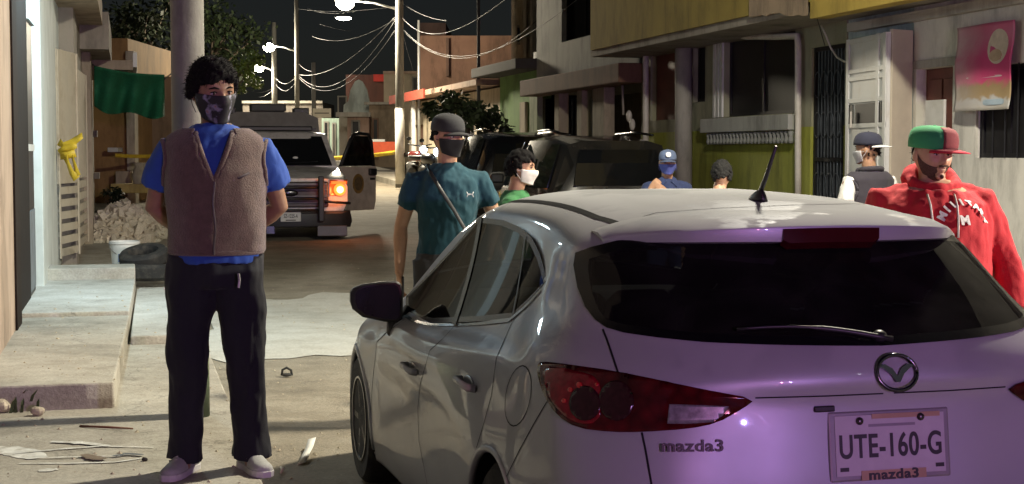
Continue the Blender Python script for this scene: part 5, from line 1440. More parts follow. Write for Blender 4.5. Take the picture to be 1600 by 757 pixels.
# ochre wall with white column and ledge further on
l4 = house('ochre_house', 'ochre house wall with white column beyond the green shade cloth', atd(200, 300, 31))
def facing(root, pxa, pxb, pyt, pyb, D, deep, mat, nm):
    a, b = atd(pxa, 240, D), atd(pxb, 240, D); d = (b - a); T = Matrix.Translation((a.x, a.y, 0)) @ Matrix.Rotation(math.atan2(d.y, d.x), 4, 'Z')
    MB().box(0, d.length, 0, deep, atd(pxa, pyb, D).z, atd(pxa, pyt, D).z, T).obj(nm, mat, root, world=True, bevel=.01)
facing(l4, 120, 202, 60, 330, 31, 4, PL_('ochre_wall', (.36, .22, .09)), 'wall'); facing(l4, 198, 211, 80, 330, 30.8, .3, PL_('white_column', (.50, .45, .36)), 'column')
facing(l4, 212, 300, 120, 330, 33, 1, PL_('dim_tan', (.27, .20, .12)), 'wall_beyond'); facing(l4, 226, 232, 130, 285, 32.8, .15, PVC, 'downpipe')
facing(l4, 180, 206, 268, 290, 30.4, .3, BEIGE, 'plinth'); facing(l4, 172, 238, 288, 302, 29.6, .8, PL_('ledge_yellow', (.48, .37, .14)), 'ledge'); facing(l4, 168, 184, 231, 238, 30.5, .4, WHM, 'meter_shelf')
mb = MB(); c = atd(219, 285, 29.9); mb.rings([(c.x, c.y, c.z - .1, .12, .12), (c.x, c.y, c.z + .12, .16, .16), (c.x, c.y, c.z + .3, .10, .10), (c.x, c.y, c.z + .38, .13, .13)], 16)
tag(mb.obj('flower_pot', PL_('pot_white', (.5, .46, .38)), smooth=True), 'pale urn standing on the yellow ledge, far left', 'pot')
# police tape across the street
def across(label, a, b, sag, w=.10):
    tape_ribbon('police_tape', [a.lerp(b, k / 24) - Vector((0, 0, sag * 4 * (k / 24) * (1 - k / 24))) for k in range(25)], w, label, .25)
across('yellow police tape across the street from the whitewashed pole behind the truck door', atd(621, 238, 41), atd(395, 246, 37), .10, .11)
across('yellow police tape stretched by the ochre wall on the left', atd(180, 243, 29.4), atd(262, 243, 30.5), .02, .07)
# ================================================================ vehicles and street things
def sect(y, pts):    # pts right half from bottom to top [(x,z)...] -> closed ring
    return [(x, y, z) for x, z in pts] + [(-x, y, z) for x, z in reversed(pts)]
def wheel_simple(root, x, y, r, w, rimm):
    sd = 1 if x > 0 else -1
    T = Matrix.Translation((x, y, r)) @ Matrix.Rotation(PI / 2 * sd, 4, 'Y')
    o = MB().lathe([(r * .62, -w / 2), (r * .93, -w / 2), (r, -w * .36), (r, w * .36), (r * .93, w / 2), (r * .62, w / 2)], 28, T).obj('wheel', RUB, root, smooth='auto')
    MB().lathe([(r * .64, w * .2), (r * .62, w * .52), (r * .5, w * .40), (r * .15, w * .44), (.001, w * .45)], 22, T, cap=False).obj('rim', rimm, o, smooth='auto')
DARKRIM = M('dull_rim', (.18, .18, .18), .4, .8)
# ---------------- police pickup, front towards us, driver's side door open
TRX, TRY = 2.50, 24.6
def build_truck():
    R = thing('police_pickup', 'police pickup facing us with lit orange headlamp and open door', 'pickup truck', (TRX, TRY, gzc(TRY)), rad(0))
    TP = M('truck_white_paint', (.72, .70, .66), .4, .0, var=.15, scale=3, coat=.5, dirt=(.14, .12, .09), dirt_amt=.5, dirt_scale=4)
    TD = M('truck_dark_paint', (.045, .03, .026), .4, var=.2, coat=.4)
    rings = [sect(.06, [(.86, .45), (.93, .60), (.93, .85), (.86, .96), (.4, .98)]), sect(.30, [(.92, .40), (.985, .60), (.985, .90), (.92, 1.02), (.45, 1.05)]),
             sect(.9, [(.95, .40), (1.0, .6), (1.0, .95), (.94, 1.08), (.5, 1.12)]), sect(1.35, [(.96, .4), (1.01, .6), (1.01, 1.0), (.96, 1.14), (.5, 1.17)])]
    MB().loft(rings).obj('bonnet', TP, R, smooth='auto', bevel=0)
    MB().loft([sect(1.351, [(.96, .4), (1.0, .6), (1.0, .95), (.97, 1.15), (.5, 1.16)]), sect(3.1, [(.96, .4), (1.0, .6), (1.0, .95), (.97, 1.15), (.5, 1.16)])]).obj('cab_lower', TP, R, smooth='auto')
    cabr = [sect(1.36, [(.95, 1.151), (.94, 1.17), (.5, 1.18)]), sect(1.95, [(.93, 1.151), (.84, 1.68), (.5, 1.72)]), sect(2.1, [(.93, 1.151), (.83, 1.72), (.5, 1.76)]), sect(3.0, [(.93, 1.151), (.83, 1.73), (.5, 1.77)]), sect(3.12, [(.93, 1.151), (.84, 1.62), (.5, 1.65)])]
    MB().loft(cabr).obj('cab_roof', TP, R, smooth='auto')
    # windscreen proud of cab
    w = MB(); a = [(-.85, 1.33, 1.19), (.85, 1.33, 1.19), (.745, 1.905, 1.675), (-.745, 1.905, 1.675)]
    w.add(a, [(0, 1, 2, 3)]); o = w.obj('windscreen', M('truck_glass', (.010, .011, .012), .06, var=.1), R); o.modifiers.new('s', 'SOLIDIFY').thickness = .02
    for x, z in ((-.3, 1.35), (.25, 1.3)): MB().ell((x, 1.47, z), (.05, .02, .03)).obj('sticker', WHM, o, smooth=True)
    MB().tube([(-.7, 1.36, 1.2), (.0, 1.40, 1.24)], .012, 6).obj('wiper', BLK, R); MB().tube([(-.05, 1.36, 1.2), (.62, 1.40, 1.24)], .012, 6).obj('wiper', BLK, R)
    # grille and bars
    g = MB().box(-.62, .62, .0, .07, .52, .93).obj('grille', TD, R, bevel=.02)
    for z in (.60, .70, .80, .89): MB().box(-.60, .60, -.03, -.002, z - .018, z + .018).obj('grille_bar', M('dull_chrome', (.10, .095, .09), .4, .8), g, bevel=.006)
    MB().ell((0, -.04, .75), (.13, .02, .055)).obj('oval_emblem', M('emblem_dark', (.05, .05, .055), .2, .8), g, smooth=True)
    # bumper, valance, plate
    MB().loft([sect(-.10, [(.80, .22), (.84, .30), (.80, .42)]), sect(.02, [(.97, .20), (1.0, .30), (.97, .46)]), sect(.35, [(.98, .20), (1.01, .30), (.99, .46)])]).obj('bumper', BLK, R, smooth='auto')
    MB().box(-.9, -.25, -.13, -.102, .10, .24).obj('step_plate', CHROME, R, bevel=.01); MB().box(.42, .90, -.13, -.102, .06, .23).obj('step_plate', MATS['dull_chrome'], R, bevel=.01)
    p = MB().box(-.16, .16, -.135, -.125, .30, .46).obj('number_plate', M('plate_white', (.62, .62, .60), .5), R, bevel=.004)
    text('plate_lettering', 'SZ-1225-A', .082, INK, p, Matrix.Translation((0, -.137, .385)) @ Matrix.Rotation(PI / 2, 4, 'X'), .001, .001, 1, .62)
    MB().box(-.08, .08, -.137, -.1355, .315, .33).obj('plate_line', INK, p)
    # push guard
    for x in (-.48, .48): MB().box(x - .045, x + .045, -.22, -.14, .30, 1.02).obj('guard_upright', BLK, R, bevel=.015)
    for z in (.48, .66, .84): MB().tube([(-.46, -.18, z), (.46, -.18, z)], .022, 8).obj('guard_bar', BLK, R, smooth=True)
    for sd in (-1, 1):
        MB().tube([(sd * .48, -.17, .62), (sd * .75, -.13, .60), (sd * .97, .05, .58)], .022, 8).obj('guard_bar', BLK, R, smooth=True)
        hl = MB().loft([[(sd * x, y, z) for x, y, z in r] for r in ([(.64, .03, .70), (.92, .10, .70), (.95, .14, .96), (.64, .04, .96)], [(.64, .01, .71), (.91, .07, .71), (.94, .11, .95), (.64, .02, .95)])]).obj('headlamp', M('lamp_amber', (.55, .16, .05), .2, coat=1), R)
        if sd > 0:
            MB().ell((sd * .80, .0, .80), (.10, .05, .10)).obj('lit_bulb', EM('lit_amber', (1.0, .16, .025), 3.0), hl, smooth=True)
            MB().ell((sd * .80, -.045, .80), (.055, .02, .055)).obj('hot_spot', EM('lit_hot', (1.0, .55, .22), 6), hl, smooth=True)
            MB().box(.66, .90, -.012, .0, .89, .935).obj('turn_lens', EM('turn_lens', (1.0, .20, .03), .5), hl)
        wheel_simple(R, sd * .86, .95, .37, .24, DARKRIM); wheel_simple(R, sd * .86, 4.2, .37, .24, DARKRIM)
    ld = bpy.data.lights.new('headlamp_light', 'POINT'); ld.energy = 9; ld.color = (1, .25, .06); ld.shadow_soft_size = .08
    lo = bpy.data.objects.new('headlamp_light', ld); COL.objects.link(lo); lo.parent = R; lo.location = (.80, -.25, .80)
    # bed with raised box and roof rack lamps
    MB().loft([sect(3.121, [(.96, .45), (1.0, .6), (1.0, 1.0), (.98, 1.12), (.5, 1.12)]), sect(5.3, [(.96, .45), (1.0, .6), (1.0, 1.0), (.98, 1.12), (.5, 1.12)])]).obj('bed', TP, R, smooth='auto')
    MB().loft([sect(3.2, [(.94, 1.121), (.84, 2.02), (.6, 2.12)]), sect(5.25, [(.94, 1.121), (.84, 2.02), (.6, 2.12)])]).obj('bed_canopy', M('canopy_grey', (.17, .165, .145), .6, var=.15, dirt=(.09, .08, .06), dirt_amt=.4), R, smooth='auto')
    MB().box(-.62, .62, 2.15, 2.4, 1.765, 1.85).obj('light_bar', BLK, R, bevel=.02)
    for x in (-.75, .55): MB().box(x - .14, x + .14, 3.25, 3.5, 2.08, 2.2).obj('roof_speaker', BLK, R, bevel=.02)
    MB().box(-.35, .28, 3.25, 3.6, 2.125, 2.27).obj('roof_vent', M('roof_box', (.07, .07, .065), .6), R, bevel=.03)
    MB().box(-.80, .80, 3.17, 3.199, 1.80, 1.84).obj('rack_bar', BLK, R)
    # open door on the right as we see it
    H = Vector((.985, 1.40, 0)); ang = rad(47)
    T = Matrix.Translation(H) @ Matrix.Rotation(ang, 4, 'Z')
    dr = thing_child = None
    MB().loft([[(.0, -.035, .42), (1.02, -.035, .40), (1.05, -.035, .75), (1.05, -.035, 1.16), (0, -.035, 1.16)], [(.0, .035, .42), (1.02, .035, .40), (1.05, .035, .75), (1.05, .035, 1.16), (0, .035, 1.16)]], T)
    d = MB().prism([(.0, .45), (.12, .40), (1.0, .40), (1.05, .55), (1.06, 1.16), (0, 1.16)], -.035, .035, T).obj('open_door', M('door_tan_paint', (.46, .40, .33), .4, var=.12, coat=.4, dirt=(.16, .13, .1), dirt_amt=.4), R, bevel=.012)
    MB().tube([T @ Vector(q) for q in ((.02, 0, 1.15), (.33, 0, 1.62), (.42, 0, 1.70), (.56, 0, 1.73), (.86, 0, 1.71), (.95, 0, 1.60), (1.03, 0, 1.15))], [(.03, .03)] * 7, 8).obj('window_frame', BLK, d, smooth=True)
    g = MB().prism([(.06, 1.165), (.36, 1.61), (.45, 1.68), (.84, 1.68), (.92, 1.57), (.99, 1.165)], -.004, .004, T).obj('door_glass', CGLASS, d)
    # round gilt badge on the door face
    T2 = T @ Matrix.Translation((.50, -.037, .86)) @ Matrix.Rotation(PI / 2, 4, 'X')
    b = MB().lathe([(.17, 0), (.17, .004), (.001, .005)], 24, T2).obj('door_badge', M('gilt_badge', (.28, .17, .05), .4, .3, var=.35, scale=22), d)
    MB().lathe([(.12, .0051), (.12, .007), (.001, .008)], 24, T2).obj('badge_centre', M('badge_centre', (.12, .08, .04), .5, var=.4, scale=25), b)
    MB().box(.80, 1.0, -.10, -.037, 1.0, 1.12, T).obj('door_mirror', BLK, d, bevel=.02)
    MB().box(.86, 1.0, -.05, -.036, .92, .96, T).obj('door_handle', BLK, d, bevel=.005)
    return R
truck = build_truck()
# a second patrol pickup stands behind the viewpoint: its blue and red beacons tint everything near
truck2 = copy_tree(truck)
tag(truck2, 'second police pickup behind the viewpoint with red and blue beacons', 'pickup truck')
truck2.location = (2.6, -7.2, 0); truck2.rotation_euler = (0, 0, PI)
for o in list(truck2.children):
    if o.type == 'LIGHT': bpy.data.objects.remove(o)
for x, c, e in ((-.45, (.42, .34, 1.0), 1.1), (.45, (1.0, .27, .50), .74)):
    MB().box(x - .2, x + .2, 2.14, 2.41, 1.851, 1.93).obj('beacon', EM('beacon_%d' % (x > 0), c, 20), truck2, bevel=.02)
    ld = bpy.data.lights.new('beacon_light', 'POINT'); ld.energy = 1450 * e; ld.color = c; ld.shadow_soft_size = .07
    lo = bpy.data.objects.new('beacon_light', ld); COL.objects.link(lo); lo.parent = truck2; lo.location = (x, 2.0, 2.1)

# ---------------- dark parked vehicles on the right
def suv(name, label, x, y, h, mat, cat='car', length=4.5, hw=.89):
    R = thing(name, label, cat, (x, y, gzc(y)))
    k = h / 1.8
    st = [(0.0, .78, .80, .55, .5, .95, 1.05), (.10, .86, .84, .62, .35, 1.02, 1.45), (.32, .89, .86, .66, .3, 1.05, 1.72), (1.2, .9, .87, .68, .3, 1.05, 1.80), (2.2, .9, .87, .67, .3, 1.04, 1.79), (2.75, .9, .86, .62, .3, 1.03, 1.62), (3.3, .89, .84, .6, .3, 1.0, 1.12), (4.2, .86, .8, .55, .35, .9, .98), (length, .74, .7, .5, .45, .75, .8)]
    rr = []
    for (yy, w0, w1, w2, z0, z1, z2) in st:
        rr.append(sect(yy, [(w0 * .9 * hw / .89, z0 * k), (w0 * hw / .89, z0 * k + .12), (w0 * hw / .89, (z0 + z1) / 2 * k), (w1 * hw / .89, z1 * k), (w2 * hw / .89 * .98 + .02, (z2 - .06) * k), (w2 * .7, z2 * k)]))
    MB().loft(rr).obj('body', mat, R, smooth='auto')
    DG = M('suv_glass', (.008, .009, .010), .05, var=.1)
    for sd in (-1, 1):
        for (ya, yb) in ((.55, 1.35), (1.45, 2.2), (2.28, 2.9)):
            zt_a, zt_b = 1.68 * k, (1.68 if yb < 2.5 else 1.46) * k
            xo = .882 * hw / .89
            v = [(sd * xo, ya, 1.07 * k), (sd * xo, yb + (.12 if yb > 2.5 else 0), 1.06 * k), (sd * (xo - .19 * (zt_b - 1.06 * k) / (.62 * k)), yb, zt_b), (sd * (xo - .19), ya, zt_a)]
            o = MB().add(v, [(0, 1, 2, 3)]).obj('side_window', DG, R); o.modifiers.new('s', 'SOLIDIFY').thickness = .01
        MB().tube([(sd * .58, .45, 1.80 * k), (sd * .6, 1.3, 1.85 * k), (sd * .58, 2.1, 1.83 * k)], .018, 6).obj('roof_rail', CHROME, R, smooth=True)
        MB().tube([(sd * .83, 2.98, 1.08 * k), (sd * .70, 2.75, 1.5 * k), (sd * .66, 2.55, 1.72 * k)], .016, 6).obj('pillar_glint', M('glint_metal', (.6, .6, .58), .15, 1), R, smooth=True)  # bright metal line added for the reflection along the pillar
        MB().loft([[(sd * .86, -.005, .78 * k), (sd * .70, -.03, .78 * k), (sd * .70, -.0, 1.0 * k), (sd * .86, .06, 1.0 * k)], [(sd * .88, .12, .78 * k), (sd * .7, .05, .78 * k), (sd * .7, .1, 1.0 * k), (sd * .88, .16, 1.0 * k)]]).obj('tail_lamp', REDREF, R)
        wheel_simple(R, sd * .80, .85, .35, .22, DARKRIM); wheel_simple(R, sd * .80, length - .85, .35, .22, DARKRIM)
        MB().box(sd * 1.0 - .1, sd * 1.0 + .1, 2.85, 2.95, 1.1 * k, 1.25 * k).obj('mirror', BLK, R, bevel=.03)
    v = [(-.66, -.004, 1.12 * k), (.66, -.004, 1.12 * k), (.60, .072, 1.42 * k), (-.60, .072, 1.42 * k), (.53, .19, 1.60 * k), (-.53, .19, 1.60 * k)]
    o = MB().add(v, [(0, 1, 2, 3), (3, 2, 4, 5)]).obj('rear_window', DG, R); o.modifiers.new('s', 'SOLIDIFY').thickness = .02
    MB().loft([sect(-.09, [(.8, .42), (.84, .5), (.8, .62)]), sect(.15, [(.88, .40), (.91, .5), (.88, .64)])]).obj('rear_bumper', BLK, R, smooth='auto')
    MB().box(-.16, .16, -.03, .0, .78 * k, .93 * k).obj('number_plate', M('plate_white', (.62, .62, .60)), R, bevel=.004)
    return R
suv('parked_suv', 'dark sport utility car parked at the right kerb behind the police officer', 6.32, 19.3, 1.77, M('dark_suv_paint', (.022, .022, .02), .25, .2, var=.2, coat=.7, dirt=(.06, .052, .04), dirt_amt=.5))
suv('parked_van', 'black car parked ahead of the dark sport utility car, behind the teal shirt', 6.5, 24.7, 1.74, M('black_paint', (.006, .006, .007), .25, .1, var=.2, coat=.8)).scale = (1, .8, 1)

# ---------------- far motorcycles and stall
def moto(label, px, D, lit, mat):
    p = atd(px, 240, D); z = gzc(p.y) + .15
    R = thing('motorcycle', label, 'motorcycle', (p.x, p.y, z), rad(20))
    for y in (-.62, .62):
        T = Matrix.Translation((0, y, .3)) @ Matrix.Rotation(PI / 2, 4, 'Y')
        w = MB().lathe([(.22, -.05), (.28, -.055), (.30, 0), (.28, .055), (.22, .05)], 22, T).obj('wheel', RUB, R, smooth=True); MB().lathe([(.06, -.04), (.22, -.02), (.22, .02), (.06, .04)], 16, T).obj('hub', DARKRIM, w)
    MB().tube([(0, -.62, .3), (0, -.42, .85), (0, -.38, .98)], .035, 8).obj('fork', DARKRIM, R, smooth=True)
    MB().tube([(-.36, -.32, 1.06), (-.15, -.40, 1.02), (.15, -.40, 1.02), (.36, -.32, 1.06)], .018, 8).obj('handlebar', BLK, R, smooth=True)
    MB().rings([(0, -.1, .62, .12, .3), (0, -.1, .78, .15, .32), (0, -.08, .88, .09, .22)], 16).obj('tank', mat, R, smooth=True)
    MB().rings([(0, .42, .72, .13, .4), (0, .42, .80, .15, .42), (0, .44, .84, .11, .38)], 16).obj('seat', BLK, R, smooth=True)
    MB().rings([(0, 0, .25, .14, .28), (0, 0, .5, .16, .3), (0, 0, .6, .1, .25)], 14).obj('engine', DARKRIM, R, smooth=True)
    MB().rings([(0, -.6, .58, .07, .22), (0, -.62, .64, .09, .26)], 12).obj('mudguard', mat, R, smooth=True)
    MB().ell((0, -.52, .92), (.10, .08, .10)).obj('headlamp', LAMP2 if lit else CHROME, R, smooth=True)
    for sd in (-1, 1): MB().ell((sd * .34, -.36, 1.2), (.07, .02, .05)).obj('mirror', BLK, R, smooth=True)
LAMP2 = EM('moto_lamp', (.85, .95, 1.0), 9)
moto('motorcycle with a bright white headlamp parked beside the whitewashed pole', 666, 38, True, M('moto_dark', (.03, .03, .035), .3, coat=.6))
moto('red motorcycle with dull lamp between the whitewashed pole and the bright headlamp', 646, 40.5, True, M('moto_red', (.14, .015, .012), .3, coat=.6))
p = atd(592, 240, 48); st_ = thing('street_stall', 'small street stall with an orange-red front left of the whitewashed pole', 'stall', (p.x, p.y, gzc(p.y) + .1), -PSI)
MB().box(-.75, .62, -.25, -.22, .62, 1.02).obj('front_banner', M('orange_red_banner', (.50, .07, .02), .7, var=.15), st_); MB().box(-.75, .62, -.22, .35, .98, 1.02).obj('top', WHM, st_)
for x in (-.72, .58):
    for y in (-.2, .32): MB().box(x - .02, x + .02, y - .02, y + .02, 0, .98).obj('leg', IRON, st_)
MB().box(-.3, .2, -.15, .2, 1.021, 1.10).obj('tray', M('tray_white', (.5, .5, .48), .6), st_, bevel=.01)

# ---------------- rubble heap, bucket, tyres
def rubble():
    rnd = random.Random(11); root = thing('rubble_pile', 'heap of pale broken masonry rubble on the left pavement', 'rubble', (-.02, 21.6, .3))
    c0 = atd(192, 388, 21.8); cx, cy = c0.x, c0.y + .7; zb = gzc(21.5) + .14
    def hgt(x, y):
        d = math.hypot((x - cx) / .72, (y - cy) / .95); return max(0, 1 - d) ** .75 * .60
    mb = MB(); n = 26; V = []; F = []
    for i in range(n + 1):
        for j in range(n + 1):
            x = cx - .8 + 1.6 * i / n; y = cy - 1.0 + 2.0 * j / n; V.append((x, y, zb + hgt(x, y) - .03 + .05 * noise.noise(Vector((x * 5, y * 5, 0)))))
    for i in range(n):
        for j in range(n): F.append((i * (n + 1) + j, (i + 1) * (n + 1) + j, (i + 1) * (n + 1) + j + 1, i * (n + 1) + j + 1))
    mb.add(V, F); mb.obj('mound', M('rubble_dust', (.52, .46, .36), .95, var=.3, scale=14, bump=.5, bscale=50), root, world=True)
    RM = M('broken_masonry', (.66, .60, .49), .9, var=.35, scale=9, bump=.5, bscale=70)
    shapes = []
    for s_ in range(6):
        m = MB(); m.box(-1, 1, -.8, .8, -.5, .5); bm = bmesh.new(); tmp = m.mesh(); bm.from_mesh(tmp); bmesh.ops.subdivide_edges(bm, edges=bm.edges, cuts=1)
        for v in bm.verts: v.co *= 1 + .45 * noise.noise(v.co * .9 + Vector((s_ * 5, 0, 0)))
        shapes.append(([tuple(v.co) for v in bm.verts], [tuple(x.index for x in f.verts) for f in bm.faces])); bm.free()
    big = MB(); cnt = 0
    meshes = []
    for vs, fs in shapes:
        m = MB().add(vs, fs); me = m.mesh('masonry_chunk'); me.materials.append(RM); meshes.append(me)
    for k in range(900):
        a = rnd.uniform(0, 2 * PI); q = math.sqrt(rnd.random()); x, y = cx + .72 * q * math.cos(a), cy + .95 * q * math.sin(a)
        r = rnd.choice([.016, .022, .03, .04, .052, .075]) * rnd.uniform(.7, 1.2)
        T = Matrix.Translation((x, y, zb + hgt(x, y) + r * .1)) @ Euler((rnd.uniform(0, 6), rnd.uniform(0, 6), rnd.uniform(0, 6))).to_matrix().to_4x4() @ Matrix.Scale(r, 4)
        if r > .048 and y < cy + .2 and cnt < 150:
            o = bpy.data.objects.new('masonry_chunk', rnd.choice(meshes)); COL.objects.link(o); o.parent = root; o.matrix_parent_inverse = pinv(root); o.matrix_world = T
            o.matrix_parent_inverse = pinv(root); o.matrix_basis = T; cnt += 1
        else:
            vs, fs = rnd.choice(shapes); big.add(vs, fs, T)
    o = big.obj('small_rubble', RM, root, world=True, fix=False); o['kind'] = 'stuff'
rubble()
def bucket():
    p = atd(195, 400, 16.95); R = thing('bucket', 'white plastic bucket with blue marks between landing and rubble', 'bucket', (p.x, p.y, .27 + gzc(p.y))); R.scale = (1.12, 1.12, 1.12)
    WP = M('white_plastic', (.66, .68, .68), .4, var=.05, dirt=(.3, .28, .22), dirt_amt=.3, dirt_scale=6)
    MB().lathe([(.118, 0), (.14, .27), (.15, .275), (.15, .30), (.142, .30), (.14, .275), (.135, .27), (.115, .01)], 28, cap=False).obj('pail', WP, R, smooth='auto')
    MB().lathe([(.117, .0), (.001, .004)], 20, cap=False).obj('base', WP, R)
    MB().tube([(.15 * math.cos(a * PI / 10), -.02 - .10 * math.sin(a * PI / 10), .28 - .12 * math.sin(a * PI / 10)) for a in range(11)], .004, 5).obj('handle', STEEL, R)
    for k, a in enumerate((-1.95, -1.65, -1.4)):
        MB().box(-.012, .012, -.003, .003, .10, .18, Matrix.Rotation(a + PI / 2, 4, 'Z') @ Matrix.Translation((0, -.133, 0))).obj('blue_mark', M('bucket_blue', (.03, .08, .25), .5), R)
bucket()
def tyre(label, c, r, w, T):
    prof = [(r * .62, -w / 2), (r * .9, -w / 2), (r, -w * .3), (r, w * .3), (r * .9, w / 2), (r * .62, w / 2), (r * .58, w * .3), (r * .58, -w * .3)]
    mb = MB(); n = 36; R = []
    for i in range(n + 1):
        a = 2 * PI * i / n; R.append([(q * math.cos(a), q * math.sin(a), z) for q, z in prof])
    mb.loft(R, T, cap=False); o = mb.obj('tyre', RUB, smooth='auto'); tag(o, label, 'tyre', 'old tyres by the landing')
    return o
c = atd(232, 420, 16.0)
tyre('old tyre lying flat beside the concrete landing, under the leaning one', c, .30, .17, Matrix.Translation((c.x + .03, c.y + .25, .26 + .09 + gzc(c.y) * 0)))
tyre('old tyre leaning on top of the flat one behind the man', c, .26, .15, Matrix.Translation((c.x - .04, c.y + .34, .50)) @ Matrix.Rotation(rad(14), 4, 'X') @ Matrix.Rotation(rad(-8), 4, 'Y'))

# ---------------- trees and plants
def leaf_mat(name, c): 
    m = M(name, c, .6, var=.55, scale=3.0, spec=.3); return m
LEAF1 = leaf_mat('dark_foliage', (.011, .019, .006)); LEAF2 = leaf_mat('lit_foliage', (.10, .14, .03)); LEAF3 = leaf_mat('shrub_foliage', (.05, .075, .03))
BARK = M('bark', (.09, .07, .05), .9, var=.3, scale=9, bump=.4)
def tree(name, label, base, crown_c, crown_r, nleaf, leaf, mat, seed, trunk_r=.14, clumps=26, cat='tree', droop=.3):
    rnd = random.Random(seed); R = thing(name, label, cat, base)
    b = Vector(base); c = Vector(crown_c)
    MB().tube([b - Vector((0, 0, .1)), b.lerp(c, .35) + Vector((.05, .05, 0)), b.lerp(c, .7), c], [trunk_r, trunk_r * .8, trunk_r * .6, trunk_r * .3], 10).obj('trunk', BARK, R, smooth=True, world=True)
    cl = []
    for k in range(clumps):
        while True:
            v = Vector((rnd.uniform(-1, 1), rnd.uniform(-1, 1), rnd.uniform(-1, 1)))
            if .2 < v.length < 1: break
        q = c + Vector((v.x * crown_r[0], v.y * crown_r[1], v.z * crown_r[2])); cl.append(q)
        if k % 2 == 0:
            s_ = b.lerp(c, rnd.uniform(.55, .95)); MB().tube([s_, s_.lerp(q, .5) + Vector((0, 0, .08)), q], [trunk_r * .35, trunk_r * .22, trunk_r * .08], 6).obj('limb', BARK, R, smooth=True, world=True)
    V = []; F = []
    cr = min(crown_r) * .42
    for i in range(nleaf):
        q = cl[i % clumps]; g = Vector((rnd.gauss(0, 1), rnd.gauss(0, 1), rnd.gauss(0, .7))) * cr * .55
        p = q + g; a = rnd.uniform(0, 2 * PI); t = rnd.uniform(-.9, .5) - droop; s_ = leaf * rnd.uniform(.6, 1.3)
        d = Vector((math.cos(a) * math.cos(t), math.sin(a) * math.cos(t), math.sin(t))); w = d.cross(Vector((rnd.uniform(-1, 1), rnd.uniform(-1, 1), 1))).normalized() * s_ * .28
        n = len(V); V += [tuple(p), tuple(p + d * s_ * .5 + w), tuple(p + d * s_), tuple(p + d * s_ * .5 - w)]; F.append((n, n + 1, n + 2, n + 3))
    o = MB().add(V, F).obj('crown', mat, R, world=True, fix=False); o['kind'] = 'stuff'
    return R
P = atd
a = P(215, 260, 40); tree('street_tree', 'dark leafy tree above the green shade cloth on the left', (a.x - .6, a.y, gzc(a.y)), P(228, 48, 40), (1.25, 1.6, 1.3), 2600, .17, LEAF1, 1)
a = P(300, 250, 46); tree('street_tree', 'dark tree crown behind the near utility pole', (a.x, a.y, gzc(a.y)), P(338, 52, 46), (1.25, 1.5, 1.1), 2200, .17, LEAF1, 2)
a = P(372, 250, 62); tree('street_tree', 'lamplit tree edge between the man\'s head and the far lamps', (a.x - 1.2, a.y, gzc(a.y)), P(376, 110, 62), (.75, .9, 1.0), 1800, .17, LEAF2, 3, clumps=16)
a = P(738, 262, 30.5); tree('leafy_shrub', 'leafy shrub in front of the low cream house above the teal shirt man', (a.x, a.y, gzc(a.y) + .15), P(728, 168, 30.5), (.72, .5, .42), 900, .15, LEAF3, 4, .05, 16, 'shrub')
a = P(770, 262, 29.5); tree('leafy_shrub', 'dense dark shrub right of the tall one, over the black car', (a.x, a.y, gzc(a.y) + .15), P(768, 200, 29.5), (.35, .4, .32), 700, .11, LEAF1, 5, .04, 14, 'shrub')
a = P(173, 318, 27); tree('low_bush', 'small dark bush behind the rubble heap', (a.x, a.y, gzc(a.y) + .18), P(175, 306, 27), (.22, .3, .16), 500, .07, LEAF1, 6, .02, 10, 'bush')
a = P(700, 262, 33); tree('leafy_shrub', 'sparse shrub with hanging leaves left of the tall shrub', (a.x, a.y, gzc(a.y) + .15), P(690, 160, 33), (.45, .4, .30), 260, .17, LEAF3, 8, .035, 9, 'shrub')
